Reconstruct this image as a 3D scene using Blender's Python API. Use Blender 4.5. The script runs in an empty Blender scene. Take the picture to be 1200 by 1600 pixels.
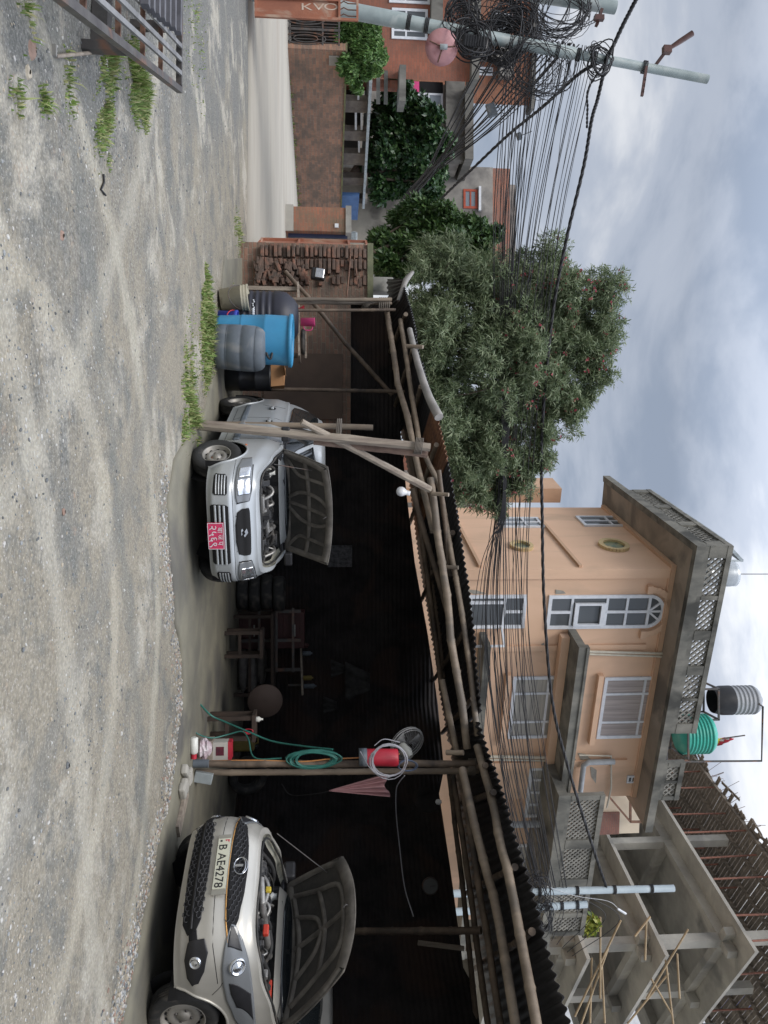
import bpy, bmesh, math, random
import numpy as np
from mathutils import Vector, Matrix
from mathutils.bvhtree import BVHTree
R = math.radians
random.seed(7); np.random.seed(7)
sc = bpy.context.scene
COL = sc.collection
# ---------------------------------------------------------------- camera
FPX = 1200.0; PITCH = R(4.3); EYE = Vector((0, 0, 1.5))
cd = bpy.data.cameras.new("camera"); cam = bpy.data.objects.new("camera", cd); COL.objects.link(cam)
cd.sensor_fit = 'VERTICAL'; cd.sensor_height = 36; cd.lens = 36*FPX/1600; cd.clip_end = 3000; cd.clip_start = .05
Fv = Vector((0, math.cos(PITCH), math.sin(PITCH))); Uv = Vector((0, -math.sin(PITCH), math.cos(PITCH))); Rv = Vector((1, 0, 0))
m = Matrix((Uv, -Rv, -Fv)).transposed().to_4x4(); m.translation = EYE
cam.matrix_world = m
sc.camera = cam
# ---------------------------------------------------------------- sky, sun, exposure
SUN_EL, SUN_AZ = R(52), R(205)      # azimuth measured clockwise from +Y: sun behind the camera, a little to the left
w = bpy.data.worlds.new("World"); sc.world = w; w.use_nodes = True
nt = w.node_tree; nt.nodes.clear()
N = nt.nodes.new; L = nt.links.new
out = N('ShaderNodeOutputWorld'); bg = N('ShaderNodeBackground'); sky = N('ShaderNodeTexSky')
sky.sky_type = 'NISHITA'; sky.sun_disc = False; sky.sun_elevation = SUN_EL; sky.sun_rotation = SUN_AZ; sky.dust_density = 2.5
tc = N('ShaderNodeTexCoord'); mp = N('ShaderNodeMapping'); mp.inputs['Scale'].default_value = (1.2, 1.2, 3.0); mp.inputs['Rotation'].default_value = (0, R(18), R(10))
L(tc.outputs['Generated'], mp.inputs['Vector'])
n1 = N('ShaderNodeTexNoise'); n1.inputs['Scale'].default_value = 2.3; n1.inputs['Detail'].default_value = 6; n1.inputs['Roughness'].default_value = .55; n1.inputs['Distortion'].default_value = .35
L(mp.outputs[0], n1.inputs['Vector'])
r1 = N('ShaderNodeValToRGB'); r1.color_ramp.interpolation = 'EASE'
r1.color_ramp.elements[0].position = .34; r1.color_ramp.elements[0].color = (3.7, 4.35, 5.5, 1)
r1.color_ramp.elements[1].position = .68; r1.color_ramp.elements[1].color = (9.6, 9.8, 10.2, 1)
e = r1.color_ramp.elements.new(.5); e.color = (5.6, 6.15, 7.2, 1)
L(n1.outputs['Fac'], r1.inputs['Fac'])
mx = N('ShaderNodeMix'); mx.data_type = 'RGBA'; mx.inputs[0].default_value = .86
L(sky.outputs[0], mx.inputs[6]); L(r1.outputs[0], mx.inputs[7])
# overcast sky: brighter overhead than near the horizon
sz = N('ShaderNodeSeparateXYZ'); L(tc.outputs['Generated'], sz.inputs[0])
zr1 = N('ShaderNodeMapRange'); zr1.inputs['From Min'].default_value = .42; zr1.inputs['From Max'].default_value = 1; zr1.inputs['To Min'].default_value = 1; zr1.inputs['To Max'].default_value = 4.2; L(sz.outputs['Z'], zr1.inputs['Value'])
mz = N('ShaderNodeVectorMath'); mz.operation = 'SCALE'; L(mx.outputs[2], mz.inputs[0]); L(zr1.outputs[0], mz.inputs['Scale']); L(mz.outputs[0], bg.inputs['Color'])
bg.inputs['Strength'].default_value = .08
L(bg.outputs[0], out.inputs['Surface'])
sd = bpy.data.lights.new("sun", 'SUN'); sd.energy = 1.5; sd.angle = R(26); sd.color = (1, .95, .88)
so = bpy.data.objects.new("sun", sd); COL.objects.link(so)
sdir = Vector((math.sin(SUN_AZ)*math.cos(SUN_EL), math.cos(SUN_AZ)*math.cos(SUN_EL), math.sin(SUN_EL)))
so.rotation_euler = sdir.to_track_quat('Z', 'Y').to_euler(); so.location = (0, -5, 20)
vs = sc.view_settings; vs.view_transform = 'Standard'; vs.look = 'None'; vs.gamma = 1; vs.exposure = 0.2; vs.use_curve_mapping = False
sc.cycles.max_bounces = 6; sc.cycles.diffuse_bounces = 3; sc.cycles.transparent_max_bounces = 8
# ---------------------------------------------------------------- photo pixel -> direction (real distances are always given)
def ray(px, py):
    b = (px-600)/FPX; a = (py-800)/FPX
    return Vector((a, math.cos(PITCH)-b*math.sin(PITCH), math.sin(PITCH)+b*math.cos(PITCH)))
def P(px, py, Y):
    d = ray(px, py); return EYE + d*(Y/d.y)
def G(px, py, z=0.0):
    d = ray(px, py); return EYE + d*((z-EYE.z)/d.z)
class Face:
    """a vertical wall plane through point o with horizontal direction d (s metres along, z up, n outwards to the viewer)"""
    def __init__(s, o, d):
        s.o = Vector((o[0], o[1], 0)); s.d = Vector((d[0], d[1], 0)).normalized(); s.n = Vector((s.d.y, -s.d.x, 0))
        if s.n.dot(EYE-s.o) < 0: s.n = -s.n
    def hit(s, px, py, n=0):
        d = ray(px, py); o = s.o + s.n*n; t = (o-EYE).dot(s.n)/d.dot(s.n); p = EYE+d*t
        return ((p-o).dot(s.d), p.z)
    def pt(s, a, z, n=0): return s.o + s.d*a + s.n*n + Vector((0, 0, z))
    def rect(s, x0, x1, y0, y1, n=0):
        """pixel box -> s0,s1,z0,z1 (averaged)"""
        ym = (y0+y1)/2; xm = (x0+x1)/2
        a0 = s.hit(xm, y0, n)[0]; a1 = s.hit(xm, y1, n)[0]; return min(a0, a1), max(a0, a1), s.hit(x0, ym, n)[1], s.hit(x1, ym, n)[1]
# ---------------------------------------------------------------- materials
def newmat(name):
    m = bpy.data.materials.new(name); m.use_nodes = True; nt = m.node_tree; return m, nt, nt.nodes['Principled BSDF']
def c4(c): return (c[0], c[1], c[2], 1)
def M(name, c1, c2=None, scale=3, rough=.8, bump=.1, bscale=40, metal=0, c3=None, sc3=.7, spec=None, coat=0, stretch=None, dist=.01):
    m, nt, b = newmat(name); N = nt.nodes.new; L = nt.links.new
    b.inputs['Roughness'].default_value = rough; b.inputs['Metallic'].default_value = metal
    if spec is not None: b.inputs['Specular IOR Level'].default_value = spec
    if coat: b.inputs['Coat Weight'].default_value = coat; b.inputs['Coat Roughness'].default_value = .08
    tc = N('ShaderNodeTexCoord'); vec = tc.outputs['Object']
    if stretch:
        mp = N('ShaderNodeMapping'); mp.inputs['Scale'].default_value = stretch; L(vec, mp.inputs['Vector']); vec = mp.outputs[0]
    if c2 is None: c2 = tuple(x*.8 for x in c1)
    n = N('ShaderNodeTexNoise'); n.inputs['Scale'].default_value = scale; n.inputs['Detail'].default_value = 8; n.inputs['Roughness'].default_value = .62; L(vec, n.inputs['Vector'])
    r = N('ShaderNodeValToRGB'); r.color_ramp.elements[0].position = .36; r.color_ramp.elements[1].position = .64
    r.color_ramp.elements[0].color = c4(c2); r.color_ramp.elements[1].color = c4(c1); L(n.outputs['Fac'], r.inputs['Fac'])
    col = r.outputs[0]
    if c3:
        n3 = N('ShaderNodeTexNoise'); n3.inputs['Scale'].default_value = sc3; n3.inputs['Detail'].default_value = 5; n3.inputs['Distortion'].default_value = .6; L(vec, n3.inputs['Vector'])
        r3 = N('ShaderNodeValToRGB'); r3.color_ramp.elements[0].position = .52; r3.color_ramp.elements[1].position = .66; L(n3.outputs['Fac'], r3.inputs['Fac'])
        mx = N('ShaderNodeMix'); mx.data_type = 'RGBA'; L(r3.outputs[0], mx.inputs[0]); L(col, mx.inputs[6]); mx.inputs[7].default_value = c4(c3); col = mx.outputs[2]
    L(col, b.inputs['Base Color'])
    if bump:
        nb = N('ShaderNodeTexNoise'); nb.inputs['Scale'].default_value = bscale; nb.inputs['Detail'].default_value = 6; L(vec, nb.inputs['Vector'])
        bu = N('ShaderNodeBump'); bu.inputs['Strength'].default_value = bump; bu.inputs['Distance'].default_value = dist; L(nb.outputs['Fac'], bu.inputs['Height']); L(bu.outputs[0], b.inputs['Normal'])
    return m
def brickmat(name, ang, c1, c2, mortar, w=.23, h=.075, bump=.6, stain=(.12, .1, .08), stain_amt=.5, sscale=.8):
    m, nt, b = newmat(name); N = nt.nodes.new; L = nt.links.new
    b.inputs['Roughness'].default_value = .9
    tc = N('ShaderNodeTexCoord'); mp = N('ShaderNodeMapping'); mp.vector_type = 'POINT'; mp.inputs['Rotation'].default_value = (0, 0, -ang); L(tc.outputs['Object'], mp.inputs['Vector'])
    sx = N('ShaderNodeSeparateXYZ'); L(mp.outputs[0], sx.inputs[0]); cx = N('ShaderNodeCombineXYZ'); L(sx.outputs['X'], cx.inputs['X']); L(sx.outputs['Z'], cx.inputs['Y'])
    nw = N('ShaderNodeTexNoise'); nw.inputs['Scale'].default_value = 2; L(tc.outputs['Object'], nw.inputs['Vector'])
    ad = N('ShaderNodeVectorMath'); ad.operation = 'MULTIPLY_ADD'; L(nw.outputs['Color'], ad.inputs[0]); ad.inputs[1].default_value = (.02, .03, 0); L(cx.outputs[0], ad.inputs[2])
    br = N('ShaderNodeTexBrick'); L(ad.outputs[0], br.inputs['Vector']); br.inputs['Scale'].default_value = 1
    br.inputs['Brick Width'].default_value = w; br.inputs['Row Height'].default_value = h; br.inputs['Mortar Size'].default_value = .007; br.inputs['Mortar Smooth'].default_value = .3
    br.inputs['Color1'].default_value = c4(c1); br.inputs['Color2'].default_value = c4(c2); br.inputs['Mortar'].default_value = c4(mortar); br.inputs['Bias'].default_value = -.1
    ns = N('ShaderNodeTexNoise'); ns.inputs['Scale'].default_value = sscale; ns.inputs['Detail'].default_value = 7; ns.inputs['Roughness'].default_value = .7; L(tc.outputs['Object'], ns.inputs['Vector'])
    rs = N('ShaderNodeValToRGB'); rs.color_ramp.elements[0].position = .42; rs.color_ramp.elements[1].position = .66; rs.color_ramp.elements[1].color = (stain_amt,)*3+(1,); L(ns.outputs['Fac'], rs.inputs['Fac'])
    mx = N('ShaderNodeMix'); mx.data_type = 'RGBA'; L(rs.outputs[0], mx.inputs[0]); L(br.outputs['Color'], mx.inputs[6]); mx.inputs[7].default_value = c4(stain)
    L(mx.outputs[2], b.inputs['Base Color'])
    nf = N('ShaderNodeTexNoise'); nf.inputs['Scale'].default_value = 30; nf.inputs['Detail'].default_value = 5; L(tc.outputs['Object'], nf.inputs['Vector'])
    mm = N('ShaderNodeMath'); mm.operation = 'MULTIPLY_ADD'; L(br.outputs['Fac'], mm.inputs[0]); mm.inputs[1].default_value = -1; L(nf.outputs['Fac'], mm.inputs[2])
    bu = N('ShaderNodeBump'); bu.inputs['Strength'].default_value = bump; bu.inputs['Distance'].default_value = .012; L(mm.outputs[0], bu.inputs['Height']); L(bu.outputs[0], b.inputs['Normal'])
    return m
def leafmat(name, cols, trans=.25, rough=.45):
    m, nt, b = newmat(name); N = nt.nodes.new; L = nt.links.new
    g = N('ShaderNodeNewGeometry'); r = N('ShaderNodeValToRGB'); cr = r.color_ramp
    for i, c in enumerate(cols):
        p = i/(len(cols)-1)
        if i == 0: cr.elements[0].color = c4(c); cr.elements[0].position = 0
        elif i == len(cols)-1: cr.elements[1].color = c4(c); cr.elements[1].position = 1
    for i, c in enumerate(cols[1:-1]):
        e = cr.elements.new((i+1)/(len(cols)-1)); e.color = c4(c)
    L(g.outputs['Random Per Island'], r.inputs['Fac'])
    L(r.outputs[0], b.inputs['Base Color']); b.inputs['Roughness'].default_value = rough
    if trans:
        t = N('ShaderNodeBsdfTranslucent'); L(r.outputs[0], t.inputs['Color']); mx = N('ShaderNodeMixShader'); mx.inputs[0].default_value = trans
        L(b.outputs[0], mx.inputs[1]); L(t.outputs[0], mx.inputs[2]); L(mx.outputs[0], nt.nodes['Material Output'].inputs['Surface'])
    return m
def glassmat(name, c, rough=.08, metal=0):
    m, nt, b = newmat(name); b.inputs['Base Color'].default_value = c4(c); b.inputs['Roughness'].default_value = rough; b.inputs['Metallic'].default_value = metal
    b.inputs['Specular IOR Level'].default_value = .6
    N = nt.nodes.new; L = nt.links.new
    tc = N('ShaderNodeTexCoord'); nb = N('ShaderNodeTexNoise'); nb.inputs['Scale'].default_value = 1.3; L(tc.outputs['Object'], nb.inputs['Vector'])
    bu = N('ShaderNodeBump'); bu.inputs['Strength'].default_value = .05; bu.inputs['Distance'].default_value = .05; L(nb.outputs['Fac'], bu.inputs['Height']); L(bu.outputs[0], b.inputs['Normal'])
    return m
# ---------------------------------------------------------------- mesh helpers
class MB:
    def __init__(s): s.v = []; s.f = []; s.m = []; s.sm = []
    def add(s, vs, fs, mi=0, smooth=False):
        n = len(s.v); s.v.extend([tuple(v) for v in vs]); s.f.extend([tuple(i+n for i in f) for f in fs]); s.m.extend([mi]*len(fs)); s.sm.extend([smooth]*len(fs)); return s
    def hexa(s, p, mi=0):
        """8 points: bottom ring 0-3, top ring 4-7"""
        return s.add(p, [(3, 2, 1, 0), (4, 5, 6, 7), (0, 1, 5, 4), (1, 2, 6, 5), (2, 3, 7, 6), (3, 0, 4, 7)], mi)
    def box(s, c, size, rot=None, mi=0):
        hx, hy, hz = size[0]/2, size[1]/2, size[2]/2
        ps = [Vector(q) for q in ((-hx, -hy, -hz), (hx, -hy, -hz), (hx, hy, -hz), (-hx, hy, -hz), (-hx, -hy, hz), (hx, -hy, hz), (hx, hy, hz), (-hx, hy, hz))]
        if rot is not None: ps = [rot @ q for q in ps]
        return s.hexa([q+Vector(c) for q in ps], mi)
    def fbox(s, F, s0, s1, z0, z1, n0, n1, mi=0):
        """box on a wall plane"""
        return s.hexa([F.pt(s0, z0, n0), F.pt(s1, z0, n0), F.pt(s1, z0, n1), F.pt(s0, z0, n1), F.pt(s0, z1, n0), F.pt(s1, z1, n0), F.pt(s1, z1, n1), F.pt(s0, z1, n1)], mi)
    def beam(s, a, b, w, h, up=(0, 0, 1), mi=0):
        a = Vector(a); b = Vector(b); d = (b-a).normalized(); u = Vector(up)
        if abs(d.dot(u)) > .98: u = Vector((0, 1, 0))
        r = d.cross(u).normalized(); u = r.cross(d).normalized(); r *= w/2; u *= h/2
        return s.hexa([a-r-u, b-r-u, b+r-u, a+r-u, a-r+u, b-r+u, b+r+u, a+r+u], mi)
    def tube(s, pts, r, n=8, caps=True, mi=0, smooth=True):
        pts = [Vector(p) for p in pts]; k = len(pts)
        rs = r if hasattr(r, '__len__') else [r]*k
        t = (pts[1]-pts[0]).normalized(); u = Vector((0, 0, 1)) if abs(t.z) < .9 else Vector((1, 0, 0)); nrm = t.cross(u).normalized()
        vs = []
        for i, p in enumerate(pts):
            t = (pts[min(i+1, k-1)]-pts[max(i-1, 0)])
            if t.length < 1e-9: t = Vector((0, 0, 1))
            t.normalize(); nrm = (nrm-t*nrm.dot(t))
            if nrm.length < 1e-6: nrm = t.orthogonal()
            nrm.normalize(); bn = t.cross(nrm)
            for j in range(n):
                a = 2*math.pi*j/n; vs.append(p+(nrm*math.cos(a)+bn*math.sin(a))*rs[i])
        fs = []
        for i in range(k-1):
            for j in range(n):
                j2 = (j+1) % n; fs.append((i*n+j, i*n+j2, (i+1)*n+j2, (i+1)*n+j))
        s.add(vs, fs, mi, smooth)
        if caps and n > 2:
            s.add(vs[:n], [tuple(range(n-1, -1, -1))], mi); s.add(vs[-n:], [tuple(range(n))], mi)
        return s
    def lathe(s, prof, c=(0, 0, 0), axis=(0, 0, 1), n=24, mi=0, smooth=True, sx=1, sy=1):
        """prof: list of (r, h)"""
        ax = Vector(axis).normalized(); u = ax.orthogonal().normalized() if abs(ax.z) < .99 else Vector((1, 0, 0)); v = ax.cross(u); c = Vector(c)
        vs = []
        for r_, h in prof:
            for j in range(n):
                a = 2*math.pi*j/n; vs.append(c+ax*h+(u*math.cos(a)*sx+v*math.sin(a)*sy)*r_)
        fs = [(i*n+j, i*n+(j+1) % n, (i+1)*n+(j+1) % n, (i+1)*n+j) for i in range(len(prof)-1) for j in range(n)]
        return s.add(vs, fs, mi, smooth)
    def prism(s, poly, ext, mi=0):
        """poly: 3D points, ext: extrusion vector"""
        poly = [Vector(p) for p in poly]; e = Vector(ext); n = len(poly)
        vs = poly+[p+e for p in poly]; fs = [tuple(range(n)), tuple(range(2*n-1, n-1, -1))]+[(i, i+n, (i+1) % n+n, (i+1) % n) for i in range(n)]
        return s.add(vs, fs, mi)
    def grid(s, pts, mi=0, smooth=True, closed=False):
        """pts: rows of points"""
        nr, nc = len(pts), len(pts[0]); vs = [p for r_ in pts for p in r_]
        fs = [(i*nc+j, i*nc+(j+1) % nc, (i+1)*nc+(j+1) % nc, (i+1)*nc+j) for i in range(nr-1) for j in range(nc if closed else nc-1)]
        return s.add(vs, fs, mi, smooth)
    def mesh(s, name, mats, shift=(0, 0, 0)):
        me = bpy.data.meshes.new(name); sh = Vector(shift)
        me.from_pydata([tuple(Vector(v)-sh) for v in s.v], [], s.f)
        for mt in (mats if isinstance(mats, (list, tuple)) else [mats]): me.materials.append(mt)
        me.polygons.foreach_set('material_index', s.m); me.polygons.foreach_set('use_smooth', s.sm)
        me.update()
        bm = bmesh.new(); bm.from_mesh(me); bmesh.ops.recalc_face_normals(bm, faces=bm.faces); bm.to_mesh(me); bm.free()
        return me
    def build(s, name, mats, parent=None, local=False, bevel=0, solid=0):
        """world-coordinate mesh as a child of parent (or top-level, origin at its base)"""
        if parent is None:
            v = np.array(s.v); o = Vector(((v[:, 0].min()+v[:, 0].max())/2, (v[:, 1].min()+v[:, 1].max())/2, v[:, 2].min()))
            if local: o = Vector((0, 0, 0))
            ob = bpy.data.objects.new(name, s.mesh(name, mats, o)); ob.location = o
        else:
            o = Vector((0, 0, 0))
            if not local:
                q = parent
                while q is not None: o += q.location; q = q.parent
            ob = bpy.data.objects.new(name, s.mesh(name, mats, o)); ob.parent = parent
        COL.objects.link(ob)
        if solid:
            md = ob.modifiers.new('s', 'SOLIDIFY'); md.thickness = solid; md.offset = 0
        if bevel:
            md = ob.modifiers.new('b', 'BEVEL'); md.width = bevel; md.segments = 2; md.limit_method = 'ANGLE'; md.angle_limit = R(40)
        return ob
def tag(o, label, cat=None, group=None, kind=None):
    if label: o['label'] = label
    if cat: o['category'] = cat
    if group: o['group'] = group
    if kind: o['kind'] = kind
    return o
def T(name, label, cat, loc, rotz=0, group=None):
    o = bpy.data.objects.new(name, None); COL.objects.link(o); o.location = loc; o.rotation_euler = (0, 0, rotz); o.empty_display_size = .1
    return tag(o, label, cat, group)
def S(o): o['kind'] = 'structure'; return o
def copy_tree(o, parent=None):
    c = o.copy(); COL.objects.link(c); c.parent = parent
    for ch in o.children: copy_tree(ch, c)
    return c
def smooth_pts(pts, k=6):
    """Catmull-Rom through pts"""
    pts = [Vector(p) for p in pts]; q = [pts[0]*2-pts[1]]+pts+[pts[-1]*2-pts[-2]]; o = []
    for i in range(1, len(q)-2):
        for j in range(k):
            t = j/k; a, b, c, d = q[i-1], q[i], q[i+1], q[i+2]
            o.append(.5*((2*b)+(c-a)*t+(2*a-5*b+4*c-d)*t*t+(3*b-a-3*c+d)*t**3))
    o.append(pts[-1]); return o
def text(body, size, name, mat, parent, loc, rot, ext=.002, align='CENTER', sx=1):
    cu = bpy.data.curves.new(name, 'FONT'); cu.body = body; cu.size = size; cu.extrude = ext; cu.align_x = align; cu.align_y = 'CENTER'; cu.resolution_u = 3
    t = bpy.data.objects.new(name+'_tmp', cu); COL.objects.link(t)
    bpy.context.view_layer.update()
    me = bpy.data.meshes.new_from_object(t.evaluated_get(bpy.context.evaluated_depsgraph_get())); bpy.data.objects.remove(t)
    me.materials.clear(); me.materials.append(mat); me.name = name
    o = bpy.data.objects.new(name, me); COL.objects.link(o); o.parent = parent; o.location = loc; o.rotation_euler = rot; o.scale = (sx, 1, 1); return o
# ---------------------------------------------------------------- shared materials
m_conc = M('weathered_concrete', (.34, .33, .30), (.17, .165, .155), 1.2, .9, .4, 14, c3=(.11, .11, .1), sc3=.8)
m_conc_new = M('fresh_concrete', (.44, .42, .37), (.31, .295, .265), .8, .9, .3, 10, c3=(.21, .205, .19), sc3=.5)
m_steel = M('dark_steel', (.09, .085, .08), (.05, .045, .045), 6, .5, .2, 30, c3=(.16, .08, .05), sc3=4)
m_rust = M('rusty_steel', (.2, .11, .075), (.1, .055, .04), 8, .8, .3, 40)
m_white = M('white_paint', (.72, .74, .76), (.6, .62, .66), 5, .5, .05)
m_black = M('black_plastic', (.025, .025, .028), (.015, .015, .017), 4, .45, .1)
m_rubber = M('black_rubber', (.03, .03, .03), (.018, .018, .018), 12, .75, .3, 60, c3=(.09, .08, .07), sc3=5)
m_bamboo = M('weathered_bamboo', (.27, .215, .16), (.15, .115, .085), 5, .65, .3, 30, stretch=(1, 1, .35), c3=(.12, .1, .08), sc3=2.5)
m_bamboo_d = M('dark_bamboo', (.17, .125, .09), (.08, .06, .045), 5, .7, .3, 30, c3=(.05, .04, .035), sc3=2.5)  # darker brown bamboo for some posts and the inner poles
m_timber = M('weathered_timber', (.36, .31, .25), (.21, .17, .14), 4, .85, .5, 30, stretch=(3, 3, .4))
m_cable = M('black_cable', (.02, .02, .024), (.012, .012, .014), 8, .6, 0)
m_galv = M('galvanised_steel', (.45, .5, .52), (.34, .38, .4), 5, .5, .15, 20, metal=.3, c3=(.25, .27, .27), sc3=3)
m_glass = glassmat('dark_window_glass', (.10, .11, .12))
m_glass_l = glassmat('pale_window_glass', (.2, .23, .26), .12)
# ================================================================ ground, apron, road
def ground_mat():
    m, nt, b = newmat('dusty_ground'); N = nt.nodes.new; L = nt.links.new
    b.inputs['Roughness'].default_value = .95; b.inputs['Specular IOR Level'].default_value = .2
    tc = N('ShaderNodeTexCoord'); v = tc.outputs['Object']
    def noise(s, d=8, r=.6, dist=0, vec=v):
        n = N('ShaderNodeTexNoise'); n.inputs['Scale'].default_value = s; n.inputs['Detail'].default_value = d; n.inputs['Roughness'].default_value = r; n.inputs['Distortion'].default_value = dist; L(vec, n.inputs['Vector']); return n.outputs['Fac']
    def ramp(f, p0, p1, a=(0, 0, 0), c=(1, 1, 1)):
        r = N('ShaderNodeValToRGB'); r.color_ramp.elements[0].position = p0; r.color_ramp.elements[1].position = p1; r.color_ramp.elements[0].color = c4(a); r.color_ramp.elements[1].color = c4(c); L(f, r.inputs['Fac']); return r.outputs[0]
    def mix(f, a, c, mode='MIX'):
        x = N('ShaderNodeMix'); x.data_type = 'RGBA'; x.blend_type = mode
        for k, q in ((0, f), (6, a), (7, c)):
            if isinstance(q, (float, int)): x.inputs[k].default_value = q
            elif isinstance(q, tuple): x.inputs[k].default_value = c4(q)
            else: L(q, x.inputs[k])
        return x.outputs[2]
    sx = N('ShaderNodeSeparateXYZ'); L(v, sx.inputs[0])
    def math_(op, a, c, d=None):
        x = N('ShaderNodeMath'); x.operation = op; x.use_clamp = False
        for k, q in enumerate((a, c, d)):
            if q is None: continue
            if isinstance(q, (float, int)): x.inputs[k].default_value = q
            else: L(q, x.inputs[k])
        return x.outputs[0]
    # grey crushed stone lies at the near left, pale brown dust further on, the two mingle in drags and ruts
    mp = N('ShaderNodeMapping'); mp.inputs['Rotation'].default_value = (0, 0, R(-35)); mp.inputs['Scale'].default_value = (.75, 1.5, 1); L(v, mp.inputs['Vector'])
    big = noise(.62, 9, .66, .2, mp.outputs[0]); mid = noise(2.3, 9, .74, .1, mp.outputs[0]); fine = noise(26, 7, .75)
    f1 = math_('MULTIPLY_ADD', sx.outputs['Y'], .065, big)          # further = dust
    f2 = math_('MULTIPLY_ADD', sx.outputs['X'], .105, f1)
    f3 = math_('MULTIPLY_ADD', mid, .5, f2)
    dust = mix(ramp(fine, .3, .7), (.205, .184, .145), (.365, .328, .258))
    stone = mix(ramp(fine, .35, .66), (.09, .092, .087), (.275, .272, .252))
    base = mix(ramp(f3, .80, 1.08), stone, dust)
    base = mix(ramp(noise(1.7, 9, .75, .2), .49, .62), base, (.17, .17, .155))
    base = mix(ramp(noise(.9, 9, .76, .3), .52, .62), base, (.43, .40, .335))
    base = mix(ramp(noise(3.3, 8, .75, .3), .62, .72), base, (.40, .29, .21))
    # worn pale wheel tracks curving over the yard (real marks in the dust)
    def track(cx, cy, r_, w_):
        vm = N('ShaderNodeVectorMath'); vm.operation = 'DISTANCE'; L(v, vm.inputs[0]); vm.inputs[1].default_value = (cx, cy, 0)
        d = math_('ABSOLUTE', math_('SUBTRACT', vm.outputs['Value'], r_), 0); d = math_('ADD', d, math_('MULTIPLY', math_('SUBTRACT', mid, .5), .5)); return ramp(d, w_*.3, w_, (1, 1, 1), (0, 0, 0))
    for cx, cy, r_, w_, c in ((.85, 3.5, 2.08, .16, (.46, .42, .335)), (.85, 3.5, 3.45, .15, (.45, .42, .34)), (-9, -3, 11.2, .16, (.43, .40, .33)), (-9, -3, 12.6, .16, (.20, .195, .175)), (6, -9, 14.5, .18, (.44, .41, .34)), (6, -9, 15.9, .18, (.19, .19, .17))):
        base = mix(math_('MULTIPLY', track(cx, cy, r_, w_), .55), base, c)
    vo = N('ShaderNodeTexVoronoi'); vo.inputs['Scale'].default_value = 42; L(v, vo.inputs['Vector'])
    base = mix(.5, base, mix(1.0, base, ramp(vo.outputs['Distance'], .1, .75, (1.15, 1.13, 1.1), (.62, .62, .62)), 'MULTIPLY'))
    base = mix(ramp(noise(70, 3, .6), .56, .72), base, mix(.5, base, (.6, .58, .55)))
    L(base, b.inputs['Base Color'])
    h = math_('ADD', math_('MULTIPLY', fine, .6), math_('MULTIPLY', mid, 1.0)); h = math_('ADD', h, math_('MULTIPLY', big, 1.5)); h = math_('ADD', h, math_('MULTIPLY', vo.outputs['Distance'], -.5))
    bu = N('ShaderNodeBump'); bu.inputs['Strength'].default_value = .75; bu.inputs['Distance'].default_value = .028; L(h, bu.inputs['Height']); L(bu.outputs[0], b.inputs['Normal'])
    return m
m_ground = ground_mat()
xs = sorted(set([-400, -150, -60, -30, -18] + [round(x, 3) for x in np.arange(-12, 8.01, .16)] + [14, 30, 60, 150, 400]))
ys = sorted(set([-400, -100, -20, -5] + [round(y, 3) for y in np.arange(-1, 15.2, .16)] + [18, 22, 30, 60, 150, 400]))
from mathutils import noise as mn
def gz(x, y):
    if y > 14.6 or x < -12 or x > 8: return 0
    z = .030*mn.noise(Vector((x*.7, y*.7, 0)))+.016*mn.noise(Vector((x*2.3, y*2.3, 5)))
    k = max(0, min(1, (7.6-y)/2)) if x > 1 else max(0, min(1, (8.4-y)/1.5))
    return z*k
mb = MB(); rows = [[(x, y, gz(x, y)) for x in xs] for y in ys]; mb.grid(rows)
o = mb.build('ground', m_ground, local=True); S(o)
# concrete apron and shop floor, slightly raised and ragged edge
m_apron = M('oily_concrete_floor', (.215, .20, .15), (.125, .118, .095), 1.1, .85, .35, 25, c3=(.10, .095, .085), sc3=.9)
edge_px = [(350, 400), (332, 560), (318, 640), (285, 690), (262, 760), (262, 860), (272, 960), (285, 1060), (277, 1160), (268, 1230), (245, 1330), (228, 1420), (205, 1530), (188, 1600), (165, 1680)]
edge = [G(x, y) for x, y in edge_px]; edge = smooth_pts(edge, 8)
edge = [p+Vector((mn.noise(p*3)*.07, mn.noise(p*3+Vector((9, 0, 0)))*.09, 0)) for p in edge]
back = [Vector((-5 + i*(20/(len(edge)-1)), 15.2 if i < len(edge)*.6 else 14, 0)) for i in range(len(edge))]
mb = MB(); r0 = [Vector((p.x, p.y, -.02)) for p in edge]; r1 = [Vector((p.x, p.y, .018)) for p in edge]; r2 = [p+(Vector((0, .12, 0)))+Vector((0, 0, .05)) for p in edge]; r2 = [Vector((p.x+.02, p.y, .035)) for p in r2]
r3 = [Vector((p.x, p.y, .035)) for p in back]
mid_ = [a.lerp(b, .5) for a, b in zip(r2, r3)]
mb.grid([r0, r1, r2, mid_, r3]); o = mb.build('shop_floor', m_apron); S(o)
# road
m_road = M('pale_concrete_road', (.37, .345, .295), (.30, .28, .245), .5, .9, .3, 12, stretch=(.3, 1, 1), c3=(.3, .27, .23), sc3=.5)
mb = MB()
near = [(-45, 15.1), (-30, 15.0), (-14, 14.95), (-10, 14.9), (-8, 14.95), (-5.6, 14.7), (-4.2, 14.6)]
far = [(-80, 26), (-40, 28), (-18.2, 29.9), (-17.2, 35), (-16.1, 40.5), (-11, 46), (-3, 46)]
a = [Vector((x, y, -.02)) for x, y in near]; b_ = [Vector((x, y, .07)) for x, y in near]; c = [Vector((x, y, .07)) for x, y in far]
mb.grid([a, b_, c]); o = mb.build('road', m_road); S(o)
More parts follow.
